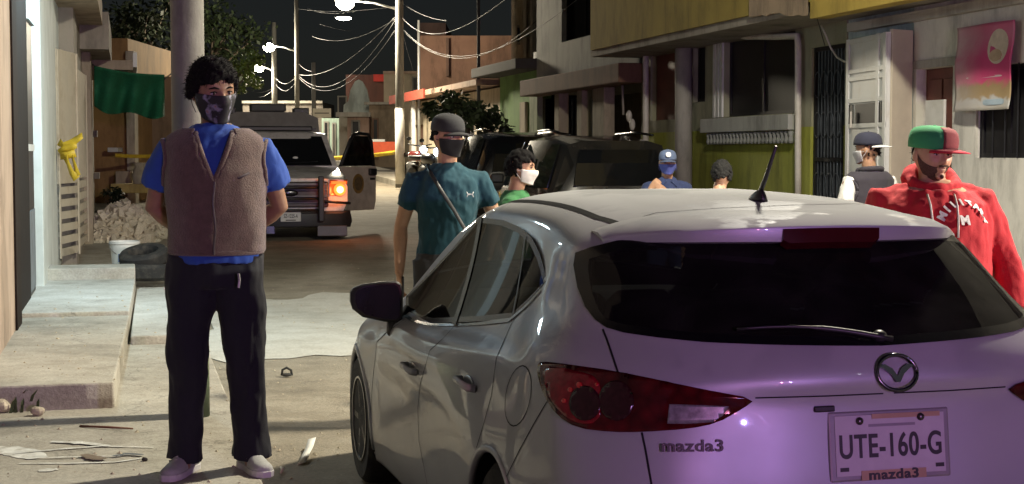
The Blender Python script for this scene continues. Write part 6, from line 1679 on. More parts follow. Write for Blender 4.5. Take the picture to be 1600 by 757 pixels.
# ================================================================ people
def skin_m(name, c): return M(name, c, .5, var=.10, scale=30, bump=.05, bscale=180, spec=.4, sub=.04)
SK1 = skin_m('skin_tan', (.34, .19, .12)); SK2 = skin_m('skin_brown', (.27, .15, .09)); SK3 = skin_m('skin_warm', (.42, .24, .15))
HAIRM = M('black_hair', (.006, .0055, .0055), .9, spec=.15, var=.3, scale=60, bump=.3, bscale=120)
def cloth_m(name, c, bump=.15): return M(name, c, .9, var=.10, scale=12, bump=bump, bscale=160, sheen=.04)
def head_prims(mb, T, s=1.0, wide=1.0):
    """head with jaw, brow, sockets, nose, lips, ears; origin at head centre, facing -y"""
    nu, nv = 40, 30; V = []; F = []
    for j in range(nv + 1):
        b = -PI / 2 + PI * j / nv
        for i in range(nu):
            a = 2 * PI * i / nu
            x, y, z = .077 * wide * math.cos(b) * math.cos(a), .098 * math.cos(b) * math.sin(a), .118 * math.sin(b)
            if z < -.01:
                t = (-.01 - z) / .108; x *= 1 - .30 * t * t; y *= (1 - .05 * t) if y < 0 else (1 - .5 * t)
                if y < 0: x *= 1 + .12 * t * (1 - t)
            if y < -.07: y = -.07 + (y + .07) * .75
            for sx in (-1, 1):
                d = ((x - sx * .032) / .019) ** 2 + ((z - .006) / .014) ** 2
                if y < 0: y += .012 * math.exp(-d)
                d = ((x - sx * .045) / .02) ** 2 + ((z + .028) / .02) ** 2
                if y < 0: y -= .004 * math.exp(-d)
            if y < 0: y -= .006 * math.exp(-((z - .027) / .010) ** 2) * math.exp(-(x / .05) ** 2)
            V.append((x * s, y * s, z * s))
    for j in range(nv):
        for i in range(nu): F.append((j * nu + i, j * nu + (i + 1) % nu, (j + 1) * nu + (i + 1) % nu, (j + 1) * nu + i))
    mb.add(V, F, T)
    def sc(p): return tuple(c * s for c in p)
    mb.tube([sc((0, -.082, .018)), sc((0, -.094, -.005)), sc((0, -.106, -.026)), sc((0, -.098, -.036))], [.008 * s, .010 * s, .0145 * s, .010 * s], 10, T)
    for sx in (-1, 1):
        mb.ell(sc((sx * .013, -.094, -.032)), sc((.010, .010, .008)), T, 10, 8)
        mb.ell(sc((sx * .079 * wide, .012, -.006)), sc((.009, .019, .031)), T, 10, 8)
    mb.ell(sc((0, -.087, -.060)), sc((.025, .011, .006)), T, 12, 8); mb.ell(sc((0, -.086, -.071)), sc((.021, .011, .007)), T, 12, 8)
    mb.ell(sc((0, -.074, -.098)), sc((.026, .020, .017)), T, 12, 8)
def head_T(c, yaw=0, pitch=0, roll=0):
    return Matrix.Translation(c) @ Matrix.Rotation(yaw, 4, 'Z') @ Matrix.Rotation(pitch, 4, 'X') @ Matrix.Rotation(roll, 4, 'Y')
def eyes(root, T, s=1.0, open_=1.0):
    for sx in (-1, 1):
        e = MB().ell((sx * .032 * s, -.070 * s, .006 * s), (.0125 * s, .0115 * s, .0095 * s * open_), T, 14, 10).obj('eye', M('eye_white', (.5, .48, .45), .25), root, smooth=True)
        MB().ell((sx * .032 * s, -.0795 * s, .006 * s), (.0056 * s, .003 * s, .0056 * s), T, 12, 8).obj('iris', M('iris_dark', (.02, .012, .008), .2), e, smooth=True)
        MB().tube([(sx * .050 * s, -.074 * s, .024 * s), (sx * .033 * s, -.086 * s, .030 * s), (sx * .014 * s, -.088 * s, .025 * s)], [.002 * s, .0042 * s, .003 * s], 6, T).obj('eyebrow', HAIRM, root, smooth=True)
        MB().tube([(sx * .046 * s, -.0775 * s, .009 * s), (sx * .032 * s, -.0845 * s, .0145 * s), (sx * .019 * s, -.081 * s, .009 * s)], .0022 * s, 6, T).obj('eyelid', HAIRM, e, smooth=True)
def mask(root, T, mat, s=1.0, z0=-.108, z1=-.008, name='face_mask', ear=True):
    V = []; F = []; nu, nv = 26, 14
    for i in range(nu + 1):
        a = rad(-78 + 156 * i / nu)
        for j in range(nv + 1):
            v = j / nv; z = z0 + (z1 - z0) * v; z += -.012 * abs(math.sin(a)) * (1 - v) * 0 + .018 * (abs(a) / 1.36) ** 2 * (1 - v)
            cb = math.sqrt(max(.05, 1 - (z / .130) ** 2)); tj = max(0, (-.01 - z) / .108)
            rx, ry = .083 * max(cb, .74) * (1 - .20 * tj * tj), .099 * max(cb, .93)
            bul = .026 * math.exp(-(a / .35) ** 2) * math.exp(-((z + .03) / .045) ** 2)
            V.append((math.sin(a) * rx * s, -(math.cos(a) * ry + bul) * s, z * s))
    for i in range(nu):
        for j in range(nv): F.append((i * (nv + 1) + j, (i + 1) * (nv + 1) + j, (i + 1) * (nv + 1) + j + 1, i * (nv + 1) + j + 1))
    o = MB().add(V, F, T).obj(name, mat, root, smooth=True, fix=False); so = o.modifiers.new('s', 'SOLIDIFY'); so.thickness = .004; so.offset = 1
    if ear:
        for sx in (-1, 1):
            for zz in (-.02, -.075): MB().tube([(sx * .080 * s, -.022 * s, zz * s), (sx * .085 * s, 0, (zz * .6 - .005) * s), (sx * .084 * s, .03 * s, (-.005 + .1 * zz) * s)], .0018, 5, T).obj('ear_loop', mat, o)
    return o
def cap(root, T, crown_m, brim_m, s=1.0, brim_yaw=0.0, front_m=None, flat=True, name='cap', tilt=0.0, tall=False):
    A = T @ Matrix.Translation((0, .004 * s, .030 * s)) @ Matrix.Rotation(tilt, 4, 'X') @ Matrix.Rotation(brim_yaw, 4, 'Z')
    prof = [(1.0, 0), (1.015, .02), (1.01, .045), (.95, .070), (.82, .086), (.55, .096), (.25, .100), (.02, .101)]
    if not tall: prof = [(1.0, 0), (1.0, .02), (.975, .042), (.89, .066), (.73, .083), (.48, .095), (.22, .100), (.02, .101)]
    R = [[(.088 * s * r * math.cos(2 * PI * i / 32), .108 * s * r * math.sin(2 * PI * i / 32), z * s) for i in range(32)] for r, z in prof]
    c = MB().loft(R, A, cap=False).obj(name, crown_m, root, smooth=True); so = c.modifiers.new('s', 'SOLIDIFY'); so.thickness = .003
    if front_m:
        V = []; F = []
        for i in range(9):
            a = -PI / 2 - .52 + 1.04 * i / 8
            for j, (r, z) in enumerate(prof[:6]): V.append((.0895 * s * r * math.cos(a) * 1.004, .1095 * s * r * math.sin(a) * 1.004, z * s * 1.005 + .001))
        for i in range(8):
            for j in range(5): F.append((i * 6 + j, (i + 1) * 6 + j, (i + 1) * 6 + j + 1, i * 6 + j + 1))
        MB().add(V, F, A).obj('front_panel', front_m, c, smooth=True, fix=False).modifiers.new('s', 'SOLIDIFY').thickness = .002
    V = []; F = []
    n = 18
    for i in range(n + 1):
        a = -PI / 2 - 1.05 + 2.1 * i / n; u = (i / n - .5) * 2; ext = .078 * s * (1 - abs(u) ** 2.6)
        dz = -.010 * s * u * u - (.0 if flat else .010 * s * u * u)
        x, y = .088 * s * math.cos(a), .108 * s * math.sin(a)
        for t in (0, .5, 1): V.append((x + u * .004 * t, y - ext * t, .004 * s + dz - .010 * s * t))
    for i in range(n):
        for j in range(2): F.append((i * 3 + j, (i + 1) * 3 + j, (i + 1) * 3 + j + 1, i * 3 + j + 1))
    b = MB().add(V, F, A).obj('brim', brim_m, c, smooth=True, fix=False); so = b.modifiers.new('s', 'SOLIDIFY'); so.thickness = .004; so.offset = 0
    MB().ell((0, 0, .101 * s), (.007, .007, .004), A, 8, 6).obj('button', crown_m, c, smooth=True)
    return c
def hair(root, T, s=1.0, curly=True, seed=1, low=-.02, mat=None, n=240, puff=1.0, front=.055):
    rnd = random.Random(seed); mb = MB()
    for k in range(n):
        a = rnd.uniform(0, 2 * PI); z = rnd.uniform(low, .118)
        cb = math.sqrt(max(0.02, 1 - (z / .122) ** 2)); x, y = .078 * cb * math.cos(a), .100 * cb * math.sin(a)
        if y < -.02 and z < front + .012 * math.cos(x * 50): continue
        if y < .01 and z < .0 : continue
        r = (rnd.uniform(.012, .021) if curly else rnd.uniform(.012, .016)) * puff
        mb.ell((x * s * 1.02, y * s * 1.02, z * s * 1.0), (r * s, r * s, r * s * .9), T, 8, 6)
    mb.rings([(0, .012 * s, .045 * s, .070 * s, .086 * s), (0, .010 * s, .08 * s, .062 * s, .078 * s), (0, .008 * s, .108 * s, .038 * s, .046 * s)], 16, T)
    ho = remeshed('hair', mb, mat or HAIRM, root, .0055 * s, 1 if curly else 4, .006 if curly else .002, 80, seed)
    vs = ho.data.vertices; st = MB()
    for k in range(1500 if curly else 700):
        v = vs[rnd.randrange(len(vs))]; p = v.co.copy(); nn = v.normal.copy()
        if p.z < (T @ Vector((0, 0, low * s))).z: continue
        d = (nn * (1.0 if curly else .35) + Vector((rnd.uniform(-1, 1), rnd.uniform(-1, 1), rnd.uniform(-1, .6))) * .8).normalized(); L_ = rnd.uniform(.008, .020) * s; w_ = d.cross(nn); w_ = (w_.normalized() if w_.length > 1e-6 else Vector((1, 0, 0))) * .0013
        q = p + d * L_ * .6; e_ = p + d * L_ + Vector((rnd.uniform(-1, 1), rnd.uniform(-1, 1), -.5)) * L_ * .4
        st.add([p - w_, p + w_, q + w_ * .8, q - w_ * .8, e_], [(0, 1, 2, 3), (3, 2, 4)])
    so_ = st.obj('hair_strands', mat or HAIRM, ho, fix=False); so_['kind'] = 'stuff'
    return ho
def hand(mb, w, d, n, s=1.0, curl=.5, thumb=1):
    """palm and five fingers; d = direction of the hand, n = back-of-hand normal"""
    w = Vector(w); d = Vector(d).normalized(); n = (Vector(n) - d * Vector(n).dot(d)).normalized(); q = d.cross(n)
    R = []
    for t, a, b in ((-.01, .026, .019), (.02, .034, .017), (.05, .041, .015), (.083, .040, .012), (.092, .034, .008)):
        c = w + d * (t * s); R.append([c + q * (a * s * math.cos(2 * PI * i / 14)) + n * (b * s * math.sin(2 * PI * i / 14)) for i in range(14)])
    mb.loft(R)
    for k, (o, L) in enumerate(((-.030, .060), (-.010, .072), (.010, .076), (.030, .068))):
        p = w + d * (.082 * s) + q * (o * s); pts = [p - d * .01]; a = curl * .5; dd = d
        for seg in (.42, .33, .25):
            dd = d * math.cos(a) - n * math.sin(a); p = p + dd * (L * seg * s); pts.append(p.copy()); a += curl
        mb.tube(pts, [.0088 * s, .0085 * s, .0078 * s, .0062 * s], 8)
    p = w + d * (.028 * s) + q * (.032 * s * thumb) - n * .004; d1 = (d * .62 + q * (.72 * thumb) - n * .35).normalized(); d2 = (d * .85 + q * (.25 * thumb) - n * (.4 * curl + .2)).normalized()
    mb.tube([p - q * (.012 * thumb * s), p + d1 * (.028 * s), p + d1 * (.046 * s) + d2 * (.012 * s), p + d1 * (.046 * s) + d2 * (.036 * s)], [.013 * s, .011 * s, .0095 * s, .007 * s], 8)
def lerp3(a, b, t): return Vector(a).lerp(Vector(b), t)

class Person:
    def __init__(P, label, px, D, H, rz=0.0, z=0.0, width=1.0, xoff=0.0, lean=(0, 0)):
        p = atd(px, 240, D); P.k = H / 1.76
        P.root = thing('person', label, 'person', (p.x, p.y, z), -PSI + rz)
        k = P.k; P.w = width
        P.j = {'ankleL': (-.11, .02, .08), 'kneeL': (-.11, -.015, .49), 'hipL': (-.095, 0, .90), 'ankleR': (.11, .02, .08), 'kneeR': (.11, -.015, .49), 'hipR': (.095, 0, .90),
               'shL': (-.185 * width, .01, 1.38), 'elL': (-.25 * width, .04, 1.13), 'wrL': (-.27 * width, -.01, .87), 'shR': (.185 * width, .01, 1.38), 'elR': (.25 * width, .04, 1.13), 'wrR': (.27 * width, -.01, .87),
               'neck': (0, .015, 1.47), 'head': (0, -.012, 1.635)}
        P.lean = lean; P.hy = (0, 0, 0); P.handL = ((0, 0, -1), (-1, 0, 0), .35, -1); P.handR = ((0, 0, -1), (1, 0, 0), .35, 1)
        P.torso = [(0, .0, .86, .155, .105), (0, 0, .95, .165, .11), (0, -.005, 1.05, .150, .105), (0, -.005, 1.15, .155, .11), (0, 0, 1.28, .175, .12), (0, .005, 1.38, .170, .11), (0, .01, 1.44, .120, .085), (0, .015, 1.48, .065, .06)]
        P.headw = 1.0; P.hs = 1.0
    def pt(P, q):
        x, y, z = q; k = P.k
        f = max(0, z - .9); return Vector((x * k + P.lean[0] * f, y * k + P.lean[1] * f, z * k))
    def J(P, n): return P.pt(P.j[n])
    def rg(P, lst, g=0.0):
        out = []
        for (x, y, z, rx, ry) in lst:
            c = P.pt((x, y, z)); out.append((c.x, c.y, c.z, (rx * P.w + g) * P.k, (ry * P.w + g) * P.k))
        return out
    def HT(P): return head_T(P.J('head'), *P.hy)
    def body(P, skin, voxel=.0065, hands=True, feet=True):
        mb = MB(); k = P.k
        mb.rings(P.rg(P.torso, -.012), 24)
        mb.tube([P.pt((0, .02, 1.42)), P.J('neck'), P.J('head') - Vector((0, -.008, .06 * k))], [.062 * k, .056 * k * P.headw, .056 * k * P.headw], 14)
        head_prims(mb, P.HT(), k * P.hs, P.headw)
        for sd in 'LR':
            s, e, w = P.J('sh' + sd), P.J('el' + sd), P.J('wr' + sd)
            mb.tube([s, s.lerp(e, .3), s.lerp(e, .7), e, e.lerp(w, .25), e.lerp(w, .7), w], [.050 * k, .050 * k, .043 * k, .039 * k, .042 * k, .033 * k, .026 * k], 12)
            hd = getattr(P, 'hand' + sd); hand(mb, w, hd[0], hd[1], k, hd[2], hd[3])
            h, n, a = P.J('hip' + sd), P.J('knee' + sd), P.J('ankle' + sd)
            mb.tube([h, h.lerp(n, .4), n, n.lerp(a, .3), a], [.085 * k, .075 * k, .055 * k, .055 * k, .037 * k], 12)
            mb.tube([a, a + Vector((0, -.03 * k, -.035 * k)), a + Vector((0, -.07 * k, -.045 * k))], [.034 * k, .030 * k, .022 * k], 10)
        return remeshed('body', mb, skin, P.root, voxel * k, 3)
    def shirt(P, mat, sleeve=.55, g=.012, amp=.010, hem=.86, name='shirt', loose=.0, voxel=.009, seed=1, cuff=.058, neck=1.48, long=False):
        mb = MB(); k = P.k
        T = [r for r in P.torso if r[2] >= hem - .001 and r[2] <= neck]
        T = [(T[0][0], T[0][1], hem, T[0][3] + loose, T[0][4] + loose)] + [(x, y, z, rx + loose * (1 if z < 1.3 else .5), ry + loose * (1 if z < 1.3 else .5)) for x, y, z, rx, ry in T if z > hem + .01]
        mb.rings(P.rg(T, g), 28)
        for sd in 'LR':
            s, e, w = P.J('sh' + sd), P.J('el' + sd), P.J('wr' + sd); c = P.pt((P.j['sh' + sd][0] * .5, .012, P.j['sh' + sd][2] + .012))
            if long:
                mb.tube([c, s, s.lerp(e, .5), e, e.lerp(w, .5), w.lerp(e, .03)], [(.060 + g) * k, (.060 + g) * k, (.060 + g) * k, (.054 + g) * k, (.046 + g) * k, (.036 + g) * k], 16)
            else: mb.tube([c, s, s.lerp(e, sleeve * .5), s.lerp(e, sleeve)], [(.054 + g) * k, (.054 + g) * k, (cuff + .0 + g) * k, (cuff + .004 + g) * k], 16)
        return remeshed(name, mb, mat, P.root, voxel * k, 3, amp * 1.25 * k, 12, seed)
    def trousers(P, mat, g=.018, amp=.012, top=.98, baggy=0.0, name='trousers', seed=2, voxel=.010):
        mb = MB(); k = P.k
        mb.rings(P.rg([(0, 0, .80, .15, .105), (0, 0, .88, .168, .115), (0, 0, top, .162, .112)], g), 24)
        for sd in 'LR':
            h, n, a = P.J('hip' + sd), P.J('knee' + sd), P.J('ankle' + sd)
            b = a + Vector((0, .0, -.025 * k))
            mb.tube([h + Vector((0, 0, .03)), h.lerp(n, .35), h.lerp(n, .7), n, n.lerp(b, .4), n.lerp(b, .8), b], [(.095 + g) * k, (.088 + g + baggy) * k, (.072 + g + baggy) * k, (.064 + g + baggy) * k, (.060 + g + baggy) * k, (.056 + g + baggy) * k, (.066 + g + baggy * 1.3) * k], 16)
        return remeshed(name, mb, mat, P.root, voxel * k, 2, amp * k, 7, seed)
    def shoes(P, mat, sole, out=(.25, .25)):
        k = P.k
        for i, sd in enumerate('LR'):
            a = P.J('ankle' + sd); A = Matrix.Translation((a.x, a.y, 0)) @ Matrix.Rotation((-out[0] if sd == 'L' else out[1]), 4, 'Z') @ Matrix.Scale(k, 4)
            mb = MB(); R = []
            for y, w, h in ((.088, .022, .045), (.078, .034, .075), (.04, .038, .088), (-.01, .037, .086), (-.05, .039, .070), (-.09, .043, .054), (-.135, .045, .042), (-.172, .040, .036), (-.192, .026, .028), (-.198, .012, .020)):
                R.append([(w * math.copysign(abs(math.cos(2 * PI * q / 20)) ** .8, math.cos(2 * PI * q / 20)), y, .020 + h * max(0, math.sin(2 * PI * q / 20)) ** .8) for q in range(20)])
            mb.loft(R, A); o = mb.obj('shoe', mat, P.root, smooth=True)
            mb = MB(); R = []
            for y, w in ((.094, .020), (.085, .036), (.05, .041), (-.01, .039), (-.06, .043), (-.11, .048), (-.15, .047), (-.182, .038), (-.203, .018)):
                R.append([(-w, y, .0), (w, y, .0), (w * 1.02, y, .027), (-w * 1.02, y, .027)])
            mb.loft(R, A); mb.obj('sole', sole, o, bevel=.003)
            for q in range(4):
                y = -.045 - .022 * q; h = .095 - .011 * q
                MB().tube([(-.026, y, h - .014), (0, y - .004, h), (.026, y, h - .014)], .0035, 6, A).obj('lace', sole, o, smooth=True)
            MB().tube([(-.043, .03, .035), (-.044, -.03, .055), (-.040, -.07, .062)], .004, 6, A).obj('side_stripe', sole, o, smooth=True)
SOLE = M('shoe_sole', (.55, .55, .52), .8); SHOE = M('grey_shoe', (.36, .37, .35), .8, var=.2, bump=.2, bscale=80); DSHOE = M('dark_shoe', (.03, .03, .03), .6)
NAVY = cloth_m('dark_navy_trousers', (.006, .007, .011)); JEAN = cloth_m('dark_jeans', (.02, .025, .04)); SHADEP = cloth_m('dark_grey_trousers', (.03, .03, .032))

# ---- 1. man in the brown fleece vest, hands behind his back
p1 = Person('man in brown sleeveless vest over blue T-shirt, masked, hands behind his back', 336, 6.78, 1.84, rad(9), .18, 1.04)
p1.torso = [(0, .0, .86, .150, .115), (0, 0, .95, .154, .122), (0, -.012, 1.05, .160, .135), (0, -.012, 1.15, .166, .14), (0, -.005, 1.28, .180, .138), (0, .005, 1.38, .178, .12), (0, .01, 1.44, .125, .09), (0, .015, 1.48, .068, .062)]
p1.j.update(ankleL=(-.14, .02, .08), kneeL=(-.125, -.02, .49), hipL=(-.095, 0, .90), ankleR=(.135, .04, .08), kneeR=(.115, -.015, .49), shL=(-.195, .015, 1.365), elL=(-.262, .09, 1.13), wrL=(-.09, .20, .98), shR=(.195, .015, 1.365), elR=(.268, .09, 1.13), wrR=(.10, .20, 1.0), head=(-.005, -.03, 1.618))
p1.hs = 1.07; p1.hy = (rad(27), rad(12), rad(-4)); p1.handL = ((.9, .1, -.2), (0, 1, .2), .5, 1); p1.handR = ((-.9, .1, -.25), (0, 1, .2), .5, -1)
p1.body(SK2)
BLUE = cloth_m('blue_jersey', (.018, .065, .30), .1); VESTM = M('brown_fleece', (.10, .064, .050), .95, var=.22, scale=26, bump=.5, bscale=130, sheen=.3)
p1.shirt(BLUE, .62, .010, .008, .90, 'shirt', .014, .009, 3, .068)
def vest(P, mat, zt, vz, name='vest', g=.026, hem=.94, vw=.105):
    """sleeveless front-opening vest: V neck at the front, arm holes at the sides"""
    rows = [(0, 0, hem, .156, .126)] + [r for r in P.torso if hem + .03 < r[2] < 1.40] + [(0, .006, 1.405, .178, .108), (0, .01, 1.435, .142, .092), (0, .013, 1.465, .095, .078)]
    rows = P.rg(rows, g); n = 72; V = []; F = []
    # densify rows
    dense = []
    for a, b in zip(rows[:-1], rows[1:]):
        m = max(1, int((b[2] - a[2]) / .018))
        dense += [tuple(a[i] + (b[i] - a[i]) * t / m for i in range(5)) for t in range(m)]
    dense.append(rows[-1])
    for r in dense:
        for i in range(n):
            a = 2 * PI * i / n - PI / 2
            x, y = r[3] * math.cos(a), r[4] * math.sin(a); c = Vector((r[0] + x, r[1] + y, r[2]))
            w = noise.fractal(Vector((c.x * 7, c.y * 7, c.z * 4)), .9, 2, 3) * .012 + .010 * math.sin(c.z * 46 + 3 * math.sin(a * 2 + c.z * 9)) * max(0, 1.12 - c.z) * 1.5 * (.5 + .5 * math.sin(a * 3 + 1)); l = math.hypot(x, y); c += Vector((x / l, y / l, 0)) * w
            V.append(tuple(c))
    for j in range(len(dense) - 1):
        for i in range(n):
            ids = (j * n + i, j * n + (i + 1) % n, (j + 1) * n + (i + 1) % n, (j + 1) * n + i)
            c = sum((Vector(V[q]) for q in ids), Vector()) / 4
            if c.y < 0 and c.z > vz and abs(c.x) < vw * P.k * ((c.z - vz) / (zt - vz)) ** .8: continue
            e = ((c.y - P.k * .012) / (.078 * P.k)) ** 2 + ((c.z - 1.315 * P.k) / (.098 * P.k)) ** 2
            if abs(c.x) > .16 * P.k and e < 1: continue
            F.append(ids)
    o = MB().add(V, F).obj(name, mat, P.root, smooth=True, fix=False)
    bm = bmesh.new(); bm.from_mesh(o.data); bmesh.ops.delete(bm, geom=[v for v in bm.verts if not v.link_faces], context='VERTS'); bmesh.ops.smooth_vert(bm, verts=[v for v in bm.verts if v.is_boundary], factor=.5, use_axis_x=True, use_axis_y=True, use_axis_z=True); bm.to_mesh(o.data); bm.free()
    s = o.modifiers.new('s', 'SOLIDIFY'); s.thickness = .012; s.offset = 1; b = o.modifiers.new('d', 'SUBSURF'); b.levels = 1; b.render_levels = 1
    for sx in (-1, 1):
        pts = []
        for r in dense:
            if vz - .01 < r[2] < zt:
                x = sx * vw * P.k * max(0, (r[2] - vz) / (zt - vz)) ** .8; y = r[1] - r[4] * math.sqrt(max(.05, 1 - (x / r[3]) ** 2)); pts.append((x, y - .004, r[2]))
        pts.append((sx * .062 * P.k, .045 * P.k, dense[-1][2] + .012)); pts.append((0, .095 * P.k, dense[-1][2] + .016))
        MB().tube(pts, [(.013, .011)] * len(pts), 8).obj('collar_edge', mat, o, smooth=True)
        hp = []
        for a_ in range(25):
            t = a_ * 2 * PI / 24; yy = P.k * .012 + .078 * P.k * math.cos(t); zz = 1.315 * P.k + .098 * P.k * math.sin(t)
            r = min(dense, key=lambda q: abs(q[2] - zz)); xx = r[3] * math.sqrt(max(.02, 1 - ((yy - r[1]) / r[4]) ** 2)) if abs(yy - r[1]) < r[4] else .16 * P.k
            hp.append((sx * (max(xx, .16 * P.k) + .006), yy, zz))
        MB().tube(hp, .011, 8).obj('armhole_edge', mat, o, smooth=True)
    pts = [(r[0] + .004 * math.sin(r[2] * 30), r[1] - r[4] - .015, r[2]) for r in dense if r[2] < vz]
    MB().tube(pts, .005, 6).obj('zip', M('zip_dark', (.05, .04, .035), .5), o)
    return o
ve = vest(p1, VESTM, 1.53, 1.30, vw=.085)
hm = p1.rg([(0, 0, .945, .156, .126)], .030)[0]
MB().tube([(hm[0] + hm[3] * math.cos(a * PI / 24), hm[1] + hm[4] * math.sin(a * PI / 24), hm[2]) for a in range(49)], .012, 8).obj('hem', VESTM, ve, smooth=True)
pk = p1.pt((.10, 0, 1.26)); MB().tube([(pk.x - .045, pk.y - .165, pk.z + .02), (pk.x, pk.y - .172, pk.z - .004), (pk.x + .045, pk.y - .160, pk.z + .018)], .006, 6).obj('chest_logo', M('logo_dark', (.05, .035, .04), .8), ve, smooth=True)
p1.trousers(NAVY, .012, .018, .935, .006, 'trousers', 5)
p1.shoes(SHOE, SOLE, (.35, .35))
T1_ = p1.HT(); hair(p1.root, T1_, p1.k * 1.08, True, 3, -.03, None, 420, 1.25, .062)
mm = bpy.data.materials.new('patterned_mask'); mm.use_nodes = True; t = mm.node_tree; b = t.nodes['Principled BSDF']; b.inputs['Roughness'].default_value = .7
n1 = t.nodes.new('ShaderNodeTexNoise'); n1.inputs['Scale'].default_value = 22; n1.inputs['Detail'].default_value = 3; tc = t.nodes.new('ShaderNodeTexCoord'); t.links.new(tc.outputs['Object'], n1.inputs['Vector'])
cr = t.nodes.new('ShaderNodeValToRGB'); e = cr.color_ramp.elements; e[0].position = .55; e[0].color = (.012, .011, .014, 1); e[1].position = .66; e[1].color = (.22, .22, .30, 1); k_ = e.new(.74); k_.color = (.24, .10, .06, 1)
t.links.new(n1.outputs['Fac'], cr.inputs[0]); t.links.new(cr.outputs[0], b.inputs['Base Color'])
mask(p1.root, T1_, mm, p1.k * 1.07, -.113, .002); eyes(p1.root, T1_, p1.k * 1.07, .8)
kp = p1.pt((.095, -.155, .86)); key = MB().tube([kp, kp + Vector((.004, -.012, -.03)), kp + Vector((0, -.014, -.06))], .006, 6).obj('keys', STEEL, p1.root)

# ---- 2. man in the teal T-shirt
p2 = Person('man in teal T-shirt, black cap and black mask with a strap across his chest', 699, 9.1, 1.835, rad(8), 0, 1.02)
p2.j.update(shL=(-.19, .01, 1.375), elL=(-.262, .05, 1.12), wrL=(-.275, .0, .85), shR=(.19, .01, 1.375), elR=(.285, .04, 1.15), wrR=(.22, -.15, .98), head=(.0, -.02, 1.63))
p2.hy = (rad(38), rad(6), 0); p2.handL = ((.05, -.05, -1), (-.9, -.3, 0), .55, 1)
p2.body(SK3)
TEAL = cloth_m('teal_jersey', (.004, .043, .062), .08)
s2 = p2.shirt(TEAL, .58, .007, .010, .88, 'shirt', .002, .008, 7, .052)
p2.trousers(SHADEP, .014, .010, .97)
p2.shoes(DSHOE, SOLE)
T2_ = p2.HT(); cap(p2.root, T2_, cloth_m('charcoal_cap', (.022, .023, .025)), cloth_m('charcoal_brim', (.015, .015, .017)), p2.k, 0, None, False)
mask(p2.root, T2_, cloth_m('black_mask', (.010, .010, .011)), p2.k); eyes(p2.root, T2_, p2.k)
hair(p2.root, T2_, p2.k * .99, False, 5, -.03, None, 160, .8, .07)
st2 = [p2.pt(q) for q in ((-.11, .02, 1.475), (-.10, -.085, 1.42), (-.05, -.145, 1.33), (.02, -.152, 1.22), (.09, -.145, 1.10), (.15, -.10, 1.0), (.165, .0, .96))]
MB().tube(st2, [(.012, .003)] * 7, 8).obj('shoulder_strap', BLK, p2.root, smooth=True)
q = p2.pt((.165, -.06, .96)); MB().rings([(q.x, q.y, q.z - .07, .05, .03), (q.x, q.y, q.z, .055, .035), (q.x, q.y, q.z + .04, .045, .028)], 14, p=4).obj('pouch', BLK, p2.root, smooth=True)
# small white chest mark: two interlocking arcs
cm = p2.pt((.112, -.146, 1.305))
for sg in (1, -1):
    MB().tube([cm + Vector((dx, -.002 - .35 * abs(dx), sg * dz)) for dx, dz in ((-.020, .015), (-.014, .003), (0, -.002), (.014, .003), (.020, .015))], [(.003, .004)] * 5, 6).obj('chest_mark', WHM, s2, smooth=True)
w = p2.J('wrL'); ph = tag(MB().box(-.006, .006, -.036, .036, -.075, .075, Matrix.Translation(p2.root.location) @ Matrix.Rotation(p2.root.rotation_euler.z, 4, 'Z') @ Matrix.Translation((w.x + .018, w.y - .02, w.z - .085))).obj('phone', GLOSSBLK, bevel=.004), 'black phone held down in the hand of the man in teal', 'phone')

# ---- 3. man passing behind the car, profile to the right
p3 = Person('man with white mask and green top in profile beside the dark parked car', 800, 9.7, 1.625, rad(80), 0, 1.0, lean=(0, -.06))
p3.hy = (0, rad(6), 0); p3.j.update(elL=(-.26, .08, 1.13), elR=(.26, -.04, 1.13))
p3.body(SK3, .008); p3.shirt(cloth_m('green_top', (.02, .12, .035)), .6); p3.trousers(JEAN); p3.shoes(DSHOE, SOLE)
T3_ = p3.HT(); hair(p3.root, T3_, p3.k * 1.02, False, 8, -.06, None, 420, 1.0, .045); mask(p3.root, T3_, cloth_m('white_mask', (.72, .70, .66)), p3.k); eyes(p3.root, T3_, p3.k)

# ---- 4. police officer in blue
p4 = Person('police officer in navy uniform, blue cap and blue mask, hands raised', 1043, 14.0, 1.63, rad(4), 0, 1.0)
p4.j.update(elL=(-.27, -.02, 1.17), wrL=(-.19, -.17, 1.39), elR=(.25, -.03, 1.13), wrR=(-.04, -.2, 1.35)); p4.hy = (rad(-6), rad(4), 0)
p4.handL = ((.55, -.15, .6), (-.2, -.9, .2), 1.1, 1); p4.handR = ((-.75, -.1, .5), (.1, -.9, .2), 1.1, -1)
UNI = cloth_m('navy_uniform', (.025, .04, .11))
p4.body(SK3, .008); sh = p4.shirt(UNI, g=.014, long=True, hem=.86); p4.trousers(UNI); p4.shoes(DSHOE, SOLE)
T4_ = p4.HT(); c4 = cap(p4.root, T4_, cloth_m('blue_cap', (.10, .14, .24)), cloth_m('blue_cap_brim', (.07, .10, .18)), p4.k, 0, None, False)
MB().lathe([(.024, 0), (.024, .004), (.001, .006)], 20, T4_ @ Matrix.Translation((0, -.106 * p4.k, .088 * p4.k)) @ Matrix.Rotation(rad(72), 4, 'X')).obj('cap_badge', M('badge_white', (.75, .75, .74), .5), c4)
mask(p4.root, T4_, cloth_m('blue_mask', (.075, .10, .36)), p4.k); eyes(p4.root, T4_, p4.k); hair(p4.root, T4_, p4.k * .98, False, 6, -.03, None, 120, .8, .08)
for sg in (-1, 1):
    a = p4.pt((sg * .02, -.085, 1.45)); b_ = p4.pt((sg * .075, -.10, 1.40)); c_ = p4.pt((sg * .085, -.02, 1.475))
    MB().add([a, b_, c_, p4.pt((sg * .05, -.02, 1.50))], [(0, 1, 2, 3)]).obj('collar', UNI, sh).modifiers.new('s', 'SOLIDIFY').thickness = .006

